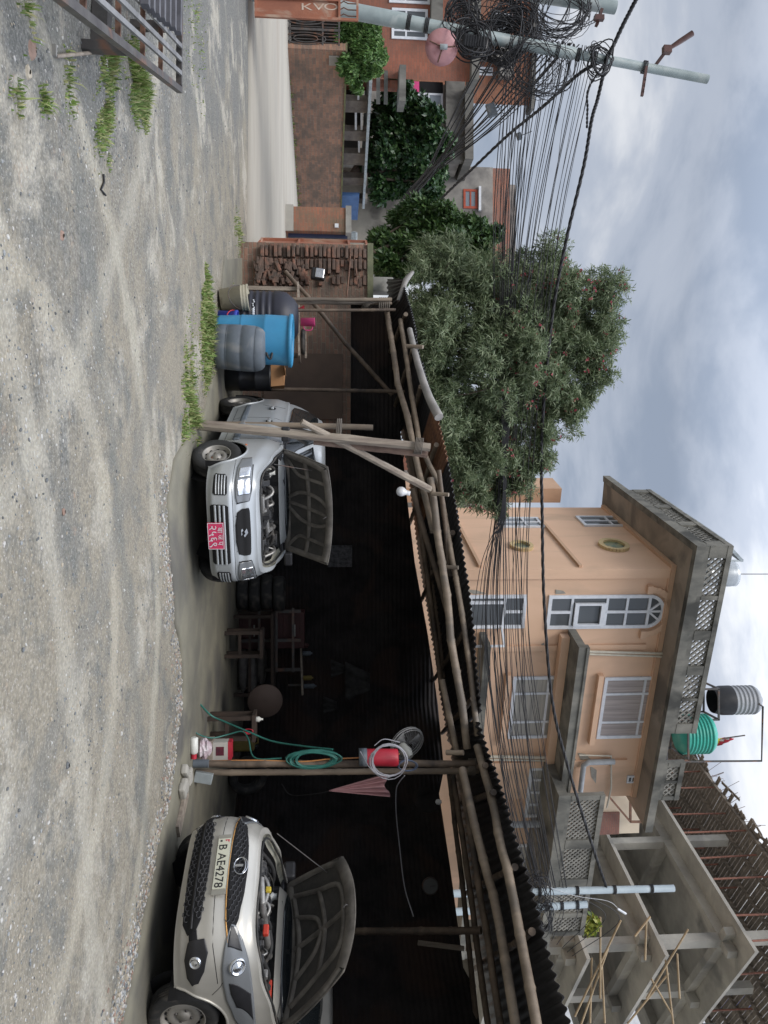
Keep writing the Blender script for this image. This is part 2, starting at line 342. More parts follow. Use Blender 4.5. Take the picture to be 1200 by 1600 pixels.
# loose stones: far more than one could count
def pebble_field(name, spots, mats, label):
    V = []; F = []; MI = []; n = 0
    ico = [Vector(v) for v in ((0, 0, 1), (.89, 0, .45), (.28, .85, .45), (-.72, .53, .45), (-.72, -.53, .45), (.28, -.85, .45), (.72, .53, -.45), (-.28, .85, -.45), (-.89, 0, -.45), (-.28, -.85, -.45), (.72, -.53, -.45), (0, 0, -1))]
    fi = [(0, 1, 2), (0, 2, 3), (0, 3, 4), (0, 4, 5), (0, 5, 1), (1, 6, 2), (2, 7, 3), (3, 8, 4), (4, 9, 5), (5, 10, 1), (6, 7, 2), (7, 8, 3), (8, 9, 4), (9, 10, 5), (10, 6, 1), (11, 7, 6), (11, 8, 7), (11, 9, 8), (11, 10, 9), (11, 6, 10)]
    for (x, y, s) in spots:
        z = gz(x, y); a = random.random()*6.3; ca, sa = math.cos(a), math.sin(a); e1, e2, e3 = random.uniform(.7, 1.4), random.uniform(.6, 1), random.uniform(.35, .7)
        for v in ico:
            k = random.uniform(.85, 1.15); px, py, pz = v.x*e1*k, v.y*e2*k, v.z*e3*k
            V.append((x+s*(px*ca-py*sa), y+s*(px*sa+py*ca), z+s*pz+s*.15))
        mi = random.randrange(len(mats))
        for f in fi: F.append(tuple(i+n for i in f)); MI.append(mi)
        n += 12
    mb = MB(); mb.v = V; mb.f = F; mb.m = MI; mb.sm = [False]*len(F)
    o = mb.build(name, mats, local=True); tag(o, label, 'gravel', kind='stuff'); return o
m_peb = [M('grey_stone', (.3, .31, .31), (.2, .21, .21), 20, .9, 0), M('dark_stone', (.15, .16, .165), (.1, .1, .1), 20, .9, 0), M('tan_stone', (.42, .37, .29), (.3, .26, .2), 20, .9, 0), M('pale_stone', (.5, .49, .46), (.4, .38, .36), 20, .9, 0), M('brick_chip', (.30, .20, .155), (.24, .165, .13), 20, .9, 0)]
spots = []
for _ in range(21000):        # general scatter, denser near
    d = 1.9*math.exp(random.random()*1.9); a = random.uniform(-.72, .72); x = d*math.tan(a) if False else d*random.uniform(-.72, .72); y = d
    if y > 14.2: continue
    q = mn.noise(Vector((x*.9, y*.9, 2)))
    if q < random.uniform(-.5, .35): continue
    # keep off the apron
    if x > -2 and y > 7.2: continue
    if x > 2.0 and y > 5.8: continue
    spots.append((x, y, abs(random.gauss(.003, .004))+.0018))
pebble_field('gravel', spots, m_peb[:4], 'small grey and tan stones scattered over the dusty yard')
spots = []
for i in range(5200):         # ridge of rubble along the apron edge
    k = random.uniform(.28*len(edge), len(edge)-1); p = edge[int(k)]; q = edge[min(int(k)+1, len(edge)-1)]; t = (q-p); nrm = Vector((-t.y, t.x, 0)).normalized() if t.length > 0 else Vector((0, 1, 0))
    pp = p.lerp(q, random.random())-nrm*random.gauss(.10, .16)
    spots.append((pp.x, pp.y, abs(random.gauss(.006, .006))+.002))
pebble_field('rubble_ridge', spots, m_peb[:4]+[m_peb[0], m_peb[2], m_peb[3], m_peb[4]], 'ridge of loose rubble along the edge of the concrete floor')
for x, y, s, mi, lb in ((45, 78, .045, 4, 'broken brick lump among the small stones near the frame leg'), (40, 112, .035, 2, 'tan stone paired beside another tan stone on grey gravel'), (82, 160, .028, 3, 'pale pinkish stone in the open grey gravel at left'), (94, 368, .03, 4, 'reddish stone alone on the grey gravel'), (165, 100, .03, 3, 'pale stone beside the thin stake'), (100, 800, .018, 4, 'small reddish stone on pale dust in the middle of the yard'), (106, 1196, .018, 1, 'small dark stone on the pale dust nearest the camera right')):
    p = G(x, y); mb = MB(); n = 10
    prof = [(0.01, 0), (s*.9, s*.15), (s, s*.45), (s*.7, s*.85), (0.01, s)]
    mb.lathe(prof, p-Vector((0, 0, .01)), n=9, sx=1.25)
    mb.v = [tuple(Vector(v)+Vector((mn.noise(Vector(v)*40), mn.noise(Vector(v)*40+Vector((5, 5, 5))), mn.noise(Vector(v)*37)))*s*.25) for v in mb.v]
    mb.sm = [False]*len(mb.sm)
    tag(mb.build('stone', m_peb[mi]), lb, 'stone', 'larger loose stones in the yard')
# ---- grass
m_grass = leafmat('grass_blades', [(.14, .24, .05), (.22, .33, .08), (.42, .40, .20), (.26, .31, .12), (.10, .18, .04)], .3, .7)
def grass(spots, name, label, hmin=.05, hmax=.16, w=.006):
    V = []; F = []
    for (cx, cy, rx, ry, n, hs, z0) in spots:
        for _ in range(n):
            a = random.random()*6.283; q = 1.35*random.random()**.75; x = cx+math.cos(a)*rx*q; y = cy+math.sin(a)*ry*q; h = random.uniform(hmin, hmax)*hs*max(.25, 1.15-.6*q)*random.choice((.5, .8, 1, 1.3))
            if mn.noise(Vector((x*5, y*5, 3)))+.35*mn.noise(Vector((x*17, y*17, 3))) < -.25+.35*q*random.random(): continue
            an = random.random()*6.283; lean = random.uniform(.1, .8)*h; dx, dy = math.cos(an), math.sin(an); px, py = -dy*w, dx*w
            k = len(V); z = gz(x, y)+z0
            V += [(x-px, y-py, z), (x+px, y+py, z), (x+dx*lean*.4+px*.7, y+dy*lean*.4+py*.7, z+h*.6), (x+dx*lean*.4-px*.7, y+dy*lean*.4-py*.7, z+h*.6), (x+dx*lean, y+dy*lean, z+h*random.uniform(.7, 1))]
            F += [(k, k+1, k+2, k+3), (k+3, k+2, k+4)]
    mb = MB(); mb.v = V; mb.f = F; mb.m = [0]*len(F); mb.sm = [True]*len(F)
    return tag(mb.build(name, m_grass, local=True), label, 'grass', kind='stuff')
def gs(px, py, rx, ry, n, hs=1, z0=0): p = G(px, py); return (p.x, p.y, rx, ry, n, hs, z0)
grass([gs(170, 90, .17, .17, 700, .75), gs(212, 130, .28, .30, 1800, .8), gs(225, 150, .22, .14, 700, .6), gs(165, 178, .30, .16, 1100, .45), gs(152, 208, .2, .1, 300, .35), gs(103, 128, .22, .08, 160, .5), gs(65, 158, .07, .07, 120, .5), gs(24, 148, .08, .08, 80, .5), gs(36, 10, .2, .1, 150, .6), gs(372, 365, .3, .5, 500, .8), gs(305, 20, .8, .8, 500, .35)], 'grass_patch', 'tufts of green grass growing round the steel frame')
grass([gs(322, 510, .6, .30, 3200, 1.0), gs(318, 540, .5, .3, 900, .5), gs(330, 548, .4, .25, 900, .6), gs(292, 620, .5, .25, 900, .6), gs(300, 590, .7, .35, 600, .4), gs(300, 660, .28, .25, 1000, .9), gs(288, 685, .22, .14, 500, .6), gs(360, 470, .4, .3, 300, .6)], 'grass_strip', 'low weeds along the ground before the drums and the post', w=.009)
sp = []
for i in range(60):
    t = i/59; sp.append((-17.7+t*1.7, 30.2+t*9.6, .5, .4, 110, 3.2*random.uniform(.5, 1.2), .05))
grass(sp, 'verge_weeds', 'green weeds growing along the foot of the far brick wall', w=.03)
# ================================================================ peach house
A1, A2 = R(69.5), R(-17.5)
C0 = P(900, 888, 19.0); FR = Face((C0.x, C0.y), (math.sin(A1), math.cos(A1))); FL = Face((C0.x, C0.y), (math.sin(A2), math.cos(A2)))
m_peach = M('peach_plaster', (.74, .50, .35), (.69, .46, .315), .9, .9, .2, 8, c3=(.58, .40, .28), sc3=.9, stretch=(1, 1, .3))
m_peach_d = M('peach_trim', (.60, .40, .27), (.52, .34, .23), 1, .9, .1, 8)
m_cornice = M('streaked_cornice_concrete', (.24, .23, .20), (.10, .10, .09), 1.6, .9, .4, 12, stretch=(1, 1, .5), c3=(.055, .055, .05), sc3=1.1)
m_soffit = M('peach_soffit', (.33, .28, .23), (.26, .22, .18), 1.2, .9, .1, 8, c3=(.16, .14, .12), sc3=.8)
m_lattice = M('pale_lattice_block', (.30, .29, .26), (.17, .165, .15), 3, .9, .2, 20)
m_curtain = M('curtain_cloth', (.46, .40, .38), (.30, .27, .26), 3, .9, .2, 10, stretch=(6, 6, .2))
m_curtain_w = M('pale_slatted_blind', (.50, .47, .42), (.3, .29, .27), 2, .9, .4, 4, stretch=(.3, .3, 9))
house = T('peach_house', 'three storey peach plastered house with lattice roof parapet behind the shed', 'house', (C0.x, C0.y, 0))
zt = FR.hit(1054, 888)[1]           # wall top
sR = FR.hit(1030, 1242)[0]; sL = FL.hit(940, 793)[0]
sEnd = sR+5.2
def ring(F1, F2, s1, s2, n): return [F1.pt(s1, 0, n), F1.pt(0, 0, n) if n == 0 else None, F2.pt(s2, 0, n)]
def corner_out(n):   # intersection of the two offset planes
    a, b = FR.n, FL.n; p = FR.o; det = a.x*b.y-a.y*b.x; c1 = a.dot(p)+n; c2 = b.dot(p)+n
    return Vector(((c1*b.y-a.y*c2)/det, (a.x*c2-c1*b.x)/det, 0))
def footprint(n, sr, sl, depth=None):
    e1 = FR.pt(sr, 0, n); c = corner_out(n); e2 = FL.pt(sl, 0, n); e3 = e1+FL.d*sl
    return [e1, c, e2, Vector((e3.x, e3.y, 0))]
def slab(mb, fp, z0, z1, mi=0): mb.prism([Vector((p.x, p.y, z0)) for p in fp], (0, 0, z1-z0), mi)
mb = MB(); slab(mb, footprint(0, sR, sL), 0, zt); mb.build('wall', m_peach, house)
mb = MB(); w2 = [FR.pt(sR, 0, -.6), FR.pt(sEnd, 0, -.6), FR.pt(sEnd, 0, -.6)+FL.d*7, FR.pt(sR, 0, -.6)+FL.d*7]; slab(mb, w2, 0, FR.hit(875, 1300)[1]+.6); mb.build('side_wing', m_peach, house)
# corner pilaster and sunk upper panels
mb = MB(); s14 = FR.hit(900, 903)[0]; mb.fbox(FR, 0, s14, 0, zt-.02, .001, .06); mb.fbox(FR, s14, sR, zt-.14, zt-.02, .001, .06)
sp7 = FR.hit(900, 1007)[0]; mb.fbox(FR, sp7-.0, sp7+.16, 0, zt-.43, .001, .05); s19 = FR.hit(900, 1187)[0]; mb.fbox(FR, s19, s19+.2, 0, zt-.43, .001, .07)
mb.build('pilaster', m_peach, house)
# cornice: stepped moulding + slab + parapet
mb = MB(); slab(mb, footprint(.10, sR-.02, sL-.02), zt-.12, zt-.003); mb.build('moulding', m_peach_d, house)
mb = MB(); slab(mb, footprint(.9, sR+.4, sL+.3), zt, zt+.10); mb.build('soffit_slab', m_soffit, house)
zc = zt+.103; mb = MB(); fp0, fp1 = footprint(.96, sR+.45, sL+.35), footprint(.78, sR+.4, sL+.3)
def rim(mb, fo, fi, z0, z1):
    for i in (0, 1):
        a, b, c, d = fo[i], fo[i+1], fi[i+1], fi[i]
        mb.hexa([Vector((p.x, p.y, z0)) for p in (a, b, c, d)]+[Vector((p.x, p.y, z1)) for p in (a, b, c, d)])
rim(mb, fp0, fp1, zt-.025, zt+.19); mb.build('cornice', m_cornice, house)
mb = MB(); slab(mb, footprint(.75, sR+.35, sL+.25), zc+.001, zc+.08); mb.build('roof', m_conc, house)
def lattice(F, s0, s1, z0, z1, n, parent, cell=.17, name='lattice_panel'):
    """diamond lattice between two rails: crossed square bars"""
    mb = MB(); k = int((s1-s0)/cell)+1; h = z1-z0
    if s1-s0 < .2: return
    def clip(a, b):
        # clip segment in (s,z) to rect
        t0, t1 = 0, 1; dx, dz = b[0]-a[0], b[1]-a[1]
        for p_, q in ((-dx, a[0]-s0), (dx, s1-a[0]), (-dz, a[1]-z0), (dz, z1-a[1])):
            if abs(p_) < 1e-9:
                if q < 0: return None
            else:
                r = q/p_
                if p_ < 0: t0 = max(t0, r)
                else: t1 = min(t1, r)
        if t1-t0 < .02: return None
        return (a[0]+dx*t0, a[1]+dz*t0), (a[0]+dx*t1, a[1]+dz*t1)
    x = s0-h
    while x < s1+h:
        for q, off in (((x, z0), (x+h, z1)), 0), (((x+h, z0), (x, z1)), .012):
            c = clip(*q)
            if c: mb.beam(F.pt(c[0][0], c[0][1], n+off), F.pt(c[1][0], c[1][1], n+off), .045, .05, up=F.n)
        x += cell
    mb.build(name, m_lattice, parent)
def parapet(F, s0, s1, n, z0, h, parent, bays, cell=.17, frame=.12, rail=.13):
    """concrete posts and rails with lattice panels in the bays (list of fractions)"""
    mb = MB(); mb.fbox(F, s0, s1, z0, z0+rail, n-.12, n); mb.fbox(F, s0, s1, z0+h-rail, z0+h, n-.14, n+.02)
    for b in bays:
        for (f0, f1, kind) in (b,):
            a, c = s0+(s1-s0)*f0, s0+(s1-s0)*f1
            if kind == 'post': mb.fbox(F, a, c, z0+rail+.001, z0+h-rail-.001, n-.12, n+.01)
    mb.build('parapet_frame', m_cornice, parent)
    for (f0, f1, kind) in bays:
        if kind == 'lat': lattice(F, s0+(s1-s0)*f0, s0+(s1-s0)*f1, z0+rail, z0+h-rail, n-.07, parent, cell)
zp = zt+.192; n = .93
hp = FR.hit(1128, 879, n)[1]-FR.hit(1086, 879, n)[1]; hp = max(.7, min(1.3, hp))
s_a = (corner_out(n)-FR.o).dot(FR.d)-.02; s_la = (corner_out(n)-FL.o).dot(FL.d)+.16; s_b = FR.hit(1060, 1146, n)[0]
parapet(FR, s_a, s_b, n, zp, hp, house, [(0, .06, 'post'), (.06, .25, 'lat'), (.25, .27, 'post'), (.27, .43, 'lat'), (.43, .48, 'post'), (.48, .62, 'lat'), (.62, .67, 'post'), (.67, .80, 'lat'), (.80, .815, 'post'), (.815, .945, 'lat'), (.945, 1, 'post')])
s_c = FR.hit(1050, 1192, n)[0]; s_d = FR.hit(1045, 1250, n)[0]
parapet(FR, s_c, s_d, n, zp-.02, hp*.85, house, [(0, .1, 'post'), (.1, .48, 'lat'), (.48, .54, 'post'), (.54, .9, 'lat'), (.9, 1, 'post')])
s_e = FL.hit(1085, 870, n)[0]; s_f = FL.hit(1020, 800, n)[0]
parapet(FL, s_la, sL-1.2, n, zp, hp, house, [(0, .05, 'post'), (.05, .3, 'lat'), (.3, .36, 'post'), (.36, .62, 'lat'), (.62, .68, 'post'), (.68, .94, 'lat'), (.94, 1, 'post')], cell=.2)
# windows --------------------------------------------------
def window(F, parent, s0, s1, z0, z1, vs_=(.5,), hs_=(), fw=.09, n=.0, back='glass', seg=(), arch=0, name='window', extra=None, sill=None, col=None):
    """white framed window: outer frame, vertical bars vs_, horizontal bars hs_ (fractions), extra bars seg (f0x,f0z,f1x,f1z)"""
    w_, h_ = s1-s0, z1-z0; mb = MB()
    mb.fbox(F, s0, s0+fw, z0, z1, n+.001, n+.05); mb.fbox(F, s1-fw, s1, z0, z1, n+.001, n+.05)
    mb.fbox(F, s0+fw, s1-fw, z0, z0+fw, n+.001, n+.05)
    if not arch: mb.fbox(F, s0+fw, s1-fw, z1-fw, z1, n+.001, n+.05)
    else: mb.fbox(F, s0+fw, s1-fw, z1-fw*.4, z1+fw*.4, n+.001, n+.05)
    for f in vs_: mb.fbox(F, s0+w_*f-fw*.35, s0+w_*f+fw*.35, z0+fw, z1-fw*(.4 if arch else 1), n+.001, n+.045)
    for f in hs_: mb.fbox(F, s0+fw, s1-fw, z0+h_*f-fw*.35, z0+h_*f+fw*.35, n+.001, n+.042)
    for (a, b, c, d, t) in seg: mb.beam(F.pt(s0+w_*a, z0+h_*b, n+.03), F.pt(s0+w_*c, z0+h_*d, n+.03), fw*t, .045, up=F.n)
    if arch:
        pa = [F.pt(s0+w_/2-math.cos(t)*(w_/2-fw/2), z1+math.sin(t)*(arch-fw/2), n+.025) for t in np.linspace(0, math.pi, 15)]
        for p, q in zip(pa[:-1], pa[1:]): mb.beam(p, q, fw, .05, up=F.n)
        for t in (math.pi*.3, math.pi*.7, math.pi/2): mb.beam(F.pt(s0+w_/2, z1, n+.025), F.pt(s0+w_/2-math.cos(t)*(w_/2-fw/2), z1+math.sin(t)*(arch-fw/2), n+.025), fw*.6, .04, up=F.n)
    fr = mb.build(name, col or m_winframe, parent)
    mb = MB(); mb.fbox(F, s0+.01, s1-.01, z0+.01, z1-.005, n+.0005, n+.012)
    if arch:
        poly = [F.pt(s0+w_/2-math.cos(t)*(w_/2-.01), z1+math.sin(t)*(arch-.01), n+.0005) for t in np.linspace(0, math.pi, 15)]; mb.prism(poly, F.n*.011)
    mb.build('pane', {'glass': m_glass, 'pale': m_glass_l, 'curtain': m_curtain, 'blind': m_curtain_w}[back], fr)
    if sill:
        mb = MB(); mb.fbox(F, s0-.12, s1+.12, z0-.22, z0-.08, n+.001, n+.16); mb.build('sill', m_peach, fr)
    return fr
m_winframe = M('grey_white_frame', (.74, .76, .80), (.62, .65, .70), 5, .5, .05)
def wpx(F, x0, x1, y0, y1, **k): s0, s1, z0, z1 = F.rect(x0, x1, y0, y1); return window(F, house, s0, s1, z0, z1, **k)
s0, s1, z0, z1 = FR.rect(855, 1012, 929, 981); ar = FR.hit(1037, 955)[1]-z1
wf = window(FR, house, s0, s1, z0, z1, vs_=(), hs_=(.235, .58, .78), seg=[(.5, 0, .5, .235, .8), (.5, .58, .5, 1, .8)], arch=ar)
mb = MB(); mb.fbox(FR, s0+.22*(s1-s0), s0+.9*(s1-s0), z0+.26*(z1-z0), z0+.3*(z1-z0), .03, .1); mb.fbox(FR, s0+.22*(s1-s0), s0+.9*(s1-s0), z0+.52*(z1-z0), z0+.56*(z1-z0), .03, .1); mb.fbox(FR, s0+.22*(s1-s0), s0+.28*(s1-s0), z0+.3*(z1-z0), z0+.52*(z1-z0), .03, .1); mb.fbox(FR, s0+.84*(s1-s0), s0+.9*(s1-s0), z0+.3*(z1-z0), z0+.52*(z1-z0), .03, .1)
mb.build('casement', m_winframe, wf)
mb = MB(); c = (s0+s1)/2; w_ = (s1-s0)/2
pa = [(c-math.cos(t)*(w_+.16), z1+math.sin(t)*(ar+.14)) for t in np.linspace(0, math.pi, 17)]
for p, q in zip(pa[:-1], pa[1:]): mb.beam(FR.pt(p[0], p[1], .05), FR.pt(q[0], q[1], .05), .16, .10, up=FR.n)
mb.fbox(FR, c-w_-.28, c-w_-.06, z1-.14, z1+.0, .001, .13); mb.fbox(FR, c+w_+.06, c+w_+.28, z1-.14, z1+.0, .001, .13); mb.build('arch_moulding', m_peach, wf)
s0, s1, z0, z1 = FR.rect(700, 821, 929, 981); f = window(FR, house, s0, s1, z0, z1, vs_=(), hs_=(.28, .72), seg=[(.5, .72, .5, 1, .8), (.5, 0, .5, .28, .8), (.22, .28, .22, .72, .9)])
# opened casement leaf of the lower window, swung out at the right
mb = MB(); a = FR.pt(s1-.05, z0+.30*(z1-z0), .05); d = (FR.n*.75+FR.d*.45).normalized()
hh = (z1-z0)*.40
for q0, q1 in (((0, 0), (0, hh)), ((.55, 0), (.55, hh)), ((0, 0), (.55, 0)), ((0, hh), (.55, hh))): mb.beam(a+d*q0[0]+Vector((0, 0, q0[1])), a+d*q1[0]+Vector((0, 0, q1[1])), .06, .05)
lf = mb.build('casement', m_winframe, f); mb = MB(); mb.prism([a+d*.03, a+d*.52, a+d*.52+Vector((0, 0, hh)), a+d*.03+Vector((0, 0, hh))], d.cross(Vector((0, 0, 1)))*.01); 
tag(lf, 'pale opened casement leaf')
wpx(FR, 938, 1023, 1057, 1152, vs_=(.27, .73), hs_=(.74,), back='curtain', sill=True)
wpx(FR, 797, 878, 1056, 1152, vs_=(.27, .73), hs_=(.68,), back='blind', sill=True)
wpx(FR, 823, 858, 1198, 1275, vs_=(.25, .5, .75), hs_=(), back='blind')
s0, s1, z0, z1 = FR.rect(979, 994, 1211, 1222); window(FR, house, s0, s1, z0, z1, vs_=(), hs_=(.5,), fw=.05, name='vent')
Fw = Face((w2[0].x, w2[0].y), FR.d); s0, s1, z0, z1 = Fw.rect(800, 848, 1318, 1396); window(Fw, house, s0, s1, z0, z1, vs_=(.33, .66), hs_=(.6,), back='blind')
wpx(FL, 906, 981, 808, 823, vs_=(.5,), hs_=(.6,)); wpx(FL, 780, 846, 810, 825, vs_=(.5,), hs_=(.6,), back='pale')
m_oval = M('ochre_oval_rim', (.62, .48, .26), (.5, .38, .2), 3, .8, .1); m_stained = M('green_patterned_glass', (.12, .2, .12), (.3, .26, .12), 9, .3, .1, c3=(.05, .07, .07), sc3=8)
for (x, y, hx, hy) in ((959, 854, 23, 9.5), (815, 855, 18, 7.5)):
    s0, s1, z0, z1 = FL.rect(x-hx, x+hx, y-hy, y+hy); cs, cz, rs_, rz = (s0+s1)/2, (z0+z1)/2, (s1-s0)/2, (z1-z0)/2
    rs_ = rz*1.15 if rs_ < rz*.6 or rs_ > rz*1.9 else rs_
    mb = MB(); ts = np.linspace(0, 2*math.pi, 29)
    for t0_, t1_ in zip(ts[:-1], ts[1:]): mb.beam(FL.pt(cs+math.cos(t0_)*rs_*.84, cz+math.sin(t0_)*rz*.84, .04), FL.pt(cs+math.cos(t1_)*rs_*.84, cz+math.sin(t1_)*rz*.84, .04), rz*.3, .09, up=FL.n)
    fr = mb.build('round_window', m_oval, house); mb = MB(); mb.prism([FL.pt(cs+math.cos(t)*rs_*.72, cz+math.sin(t)*rz*.72, .002) for t in ts[:-1]], FL.n*.02); mb.build('pane', m_stained, fr)
# drip bands on the left face (horizontal on the wall)
for (a, b) in (((852, 812), (908, 888)), ((717, 800), (751, 888))):
    sa, za = FL.hit(*b); sb, zb = FL.hit(*a); mb = MB(); mb.fbox(FL, sa+.05, sb, za-.04, za+.04, .001, .07); mb.build('drip_band', m_peach_d, house)
# mid canopy slab (projecting) and lower ledge with drain pipes
nC = 1.0
sa, za = FR.hit(905, 1012, nC); sb = sEnd
mb = MB(); mb.fbox(FR, sa, sb, za, za+.20, .075, nC); mb.fbox(FR, sa, sb, za+.2, za+.27, nC-.15, nC+.03); mb.build('canopy', m_cornice, house)
mb = MB(); mb.fbox(FR, sa+.12, sb, za-.22, za-.003, .075, .3); mb.build('canopy_beam', m_peach, house)
sa2, za2 = FR.hit(757, 1010, .8); mb = MB(); mb.fbox(FR, sa2, sEnd, za2, za2+.17, .075, .8); mb.build('ledge', m_cornice, house)
# balcony with lattice at the right
nb = 1.45; s0b = FR.hit(915, 1243, nb)[0]; s1b = FR.hit(880, 1462, nb)[0]; zb0 = FR.hit(886, 1243, nb)[1]; zb1 = FR.hit(946, 1243, nb)[1]
parapet(FR, s0b, s1b, nb, zb0, zb1-zb0, house, [(0, .03, 'post'), (.03, .30, 'lat'), (.30, .36, 'post'), (.36, .58, 'lat'), (.58, .68, 'post'), (.68, .83, 'lat'), (.83, .86, 'post'), (.86, .97, 'lat'), (.97, 1, 'post')], cell=.14)
mb = MB(); mb.fbox(FR, s0b-.1, s1b+.1, zb0-.25, zb0-.003, -.5, nb+.1); mb.build('balcony_slab', m_cornice, house)
# pipes on the front wall
m_pvc = M('cream_pipe', (.62, .58, .48), (.5, .46, .38), 4, .5, .05); m_pvcg = M('grey_drain_pipe', (.42, .44, .46), (.33, .35, .37), 4, .5, .05)
def wallpipe(F, pts, r, n, mat_): mb = MB(); mb.tube([F.pt(*F.hit(x, y, n), n) for x, y in pts], r, 8); mb.build('pipe', mat_, house)
wallpipe(FR, [(921, 1018), (1040, 1021)], .035, .12, m_pvc); wallpipe(FR, [(921, 1022), (1042, 1026)], .03, .12, m_pvc)
wallpipe(FR, [(765, 1182), (885, 1184)], .045, .14, m_pvc); wallpipe(FR, [(765, 1187), (885, 1189)], .03, .14, m_pvc)
wallpipe(FR, [(907, 1236), (912, 1196), (920, 1191), (960, 1190)], .08, .2, m_pvcg)
wallpipe(FR, [(905, 1180), (955, 1181), (955, 1230), (948, 1262)], .025, .12, m_pvc)
wallpipe(FR, [(760, 1289), (865, 1287)], .10, .35, m_pvcg)
m_patch = M('grey_cement_patch', (.36, .34, .29), (.27, .25, .22), 5, .95, .3)
for pts in ([(903, 1176), (915, 1178), (925, 1188), (922, 1196), (908, 1190)], [(922, 1196), (932, 1203), (931, 1224), (924, 1214)], [(846, 1006), (850, 1004), (851, 1016), (845, 1018)], [(868, 921), (880, 923), (884, 927), (868, 928)], [(728, 921), (744, 922), (760, 927), (740, 928)], [(880, 1184), (900, 1186), (896, 1198), (884, 1196)], [(1000, 1056), (1010, 1058), (1006, 1066)]):
    mb = MB(); mb.prism([FR.pt(*FR.hit(x, y), .002) for x, y in pts], FR.n*.012); mb.build('cement_patch', m_patch, house)
# ---------------- things on the roof
zr = zc+.08
def water_tank(name, label, x0, x1, yc, half, n, mat_, ribs, group='water tanks on the roof of the peach house', taper=.86, lid=True):
    b = FR.pt(*FR.hit(x0, yc, n), n); t = FR.pt(*FR.hit(x1, yc, n), n); rr = abs(FR.hit(x0, yc+half, n)[0]-FR.hit(x0, yc-half, n)[0])/2*.95; h = t.z-b.z
    root = T(name, label, 'water tank', (b.x, b.y, b.z), group=group); prof = [(.01, 0), (rr*.97, 0), (rr, h*.04)]
    for i in range(ribs):
        z0 = h*(.08+.66*i/ribs); dz = h*.66/ribs; prof += [(rr*.96, z0), (rr*.96, z0+dz*.45), (rr, z0+dz*.55), (rr, z0+dz*.9)]
    prof += [(rr*.97, h*.76), (rr*taper, h*.84), (rr*.5, h*.93), (rr*.3, h*.95)]
    mb = MB(); mb.lathe(prof, (0, 0, 0), n=32); mb.build('tank_body', mat_, root, local=True)
    if lid: mb = MB(); mb.lathe([(rr*.3, h*.945), (rr*.32, h*.97), (rr*.3, h), (.01, h)], n=20); mb.build('lid', mat_, root, local=True)
    return root, rr, h
m_tgreen = M('green_tank_plastic', (.03, .38, .29), (.02, .30, .23), 2, .45, .1); m_tgrey = M('grey_tank_plastic', (.33, .35, .37), (.27, .28, .3), 2, .5, .1)
m_tsteel = M('stainless_tank', (.55, .58, .6), (.42, .45, .47), 2, .35, .1, metal=.4)
def stand(root, rr, legs_z, w=.05):
    mb = MB()
    for sx in (-1, 1):
        for sy in (-1, 1): mb.beam((sx*rr, sy*rr, 0), (sx*rr, sy*rr, -legs_z), w, w)
    for q in (-.02, -legs_z*.5):
        for sx in (-1, 1): mb.beam((sx*rr, -rr, q), (sx*rr, rr, q), w, w); mb.beam((-rr, sx*rr, q), (rr, sx*rr, q), w, w)
    for sx in (-1, 1): mb.beam((sx*rr, -rr, -legs_z), (sx*rr, rr, -.05), w*.7, w*.7)
    return mb
r, rr, h = water_tank('water_tank', 'ribbed green plastic water tank on the roof edge beside the flag', 1062, 1117, 1147, 27, -.9, m_tgreen, 7)
st = T('tank_stand', 'dark steel frame under the green roof tank', 'tank stand', r.location, group='tank stands on the peach house roof'); stand(st, rr, max(.3, r.location.z-zr)).build('frame', m_steel, st, local=True)
r, rr, h = water_tank('water_tank', 'ribbed grey plastic water tank with black base, highest on its stand', 1140, 1188, 1094, 20, -1.6, m_tgrey, 5)
mb = MB(); mb.lathe([(rr*.85, -.55), (rr*1.0, -.3), (rr*1.01, .02)], n=28); mb.build('black_base', m_black, r, local=True)
st = T('tank_stand', 'tall thin steel stand lifting the grey roof tank', 'tank stand', r.location-Vector((0, 0, .56)), group='tank stands on the peach house roof'); stand(st, rr*1.05, max(.5, r.location.z-.56-zr)).build('frame', m_steel, st, local=True)
r, rr, h = water_tank('water_tank', 'plain galvanised metal tank at the corner of the peach roof', 1100, 1156, 897, 19, -1.0, m_tsteel, 1, taper=.98, lid=False)
mb = MB(); a = FR.pt(*FR.hit(1150, 897, -1), -1); mb.tube([a, FR.pt(*FR.hit(1215, 897, -1), -1)], .012, 5); tag(mb.build('roof_aerial', m_steel), 'thin straight rod rising above the galvanised roof tank', 'aerial')
mb = MB(); mb.tube([FR.pt(*FR.hit(x, y, -.5), -.5) for x, y in ((1052, 1190), (1190, 1189), (1192, 1104), (1186, 1100))], .03, 6); tag(mb.build('roof_pipe', m_steel), 'tall angular dark pipe arching over the green and grey roof tanks', 'pipe')
# solar panels on the left side of the roof
m_pv = glassmat('dark_solar_panel', (.03, .035, .045), .25)
for i, lb in enumerate(('dark solar panel nearest the roof corner of the peach house', 'dark solar panel at the far end of the peach roof')):
    s0 = -.3+i*2.4; a = FL.pt(s0, zr+hp*1.12, .85); b = FL.pt(s0+2.1, zr+hp*1.12, .85); c = FL.pt(s0+2.1, zr+hp*1.95, .3); d = FL.pt(s0, zr+hp*1.95, .3)
    root = T('solar_panel', lb, 'solar panel', (a.x, a.y, zr), group='solar panels on the peach house roof'); mb = MB(); mb.prism([a, b, c, d], (0, 0, .05)); mb.build('panel', m_pv, root)
    mb = MB()
    for p in (c, d): mb.beam(p, (p.x, p.y, zr), .05, .05)
    for p in (a, b): mb.beam(p, (p.x, p.y, zr), .05, .05)
    for p, q in ((a, b), (b, c), (c, d), (d, a)): mb.beam(p+Vector((0, 0, .03)), q+Vector((0, 0, .03)), .06, .075)
    mb.build('frame', m_galv, root)
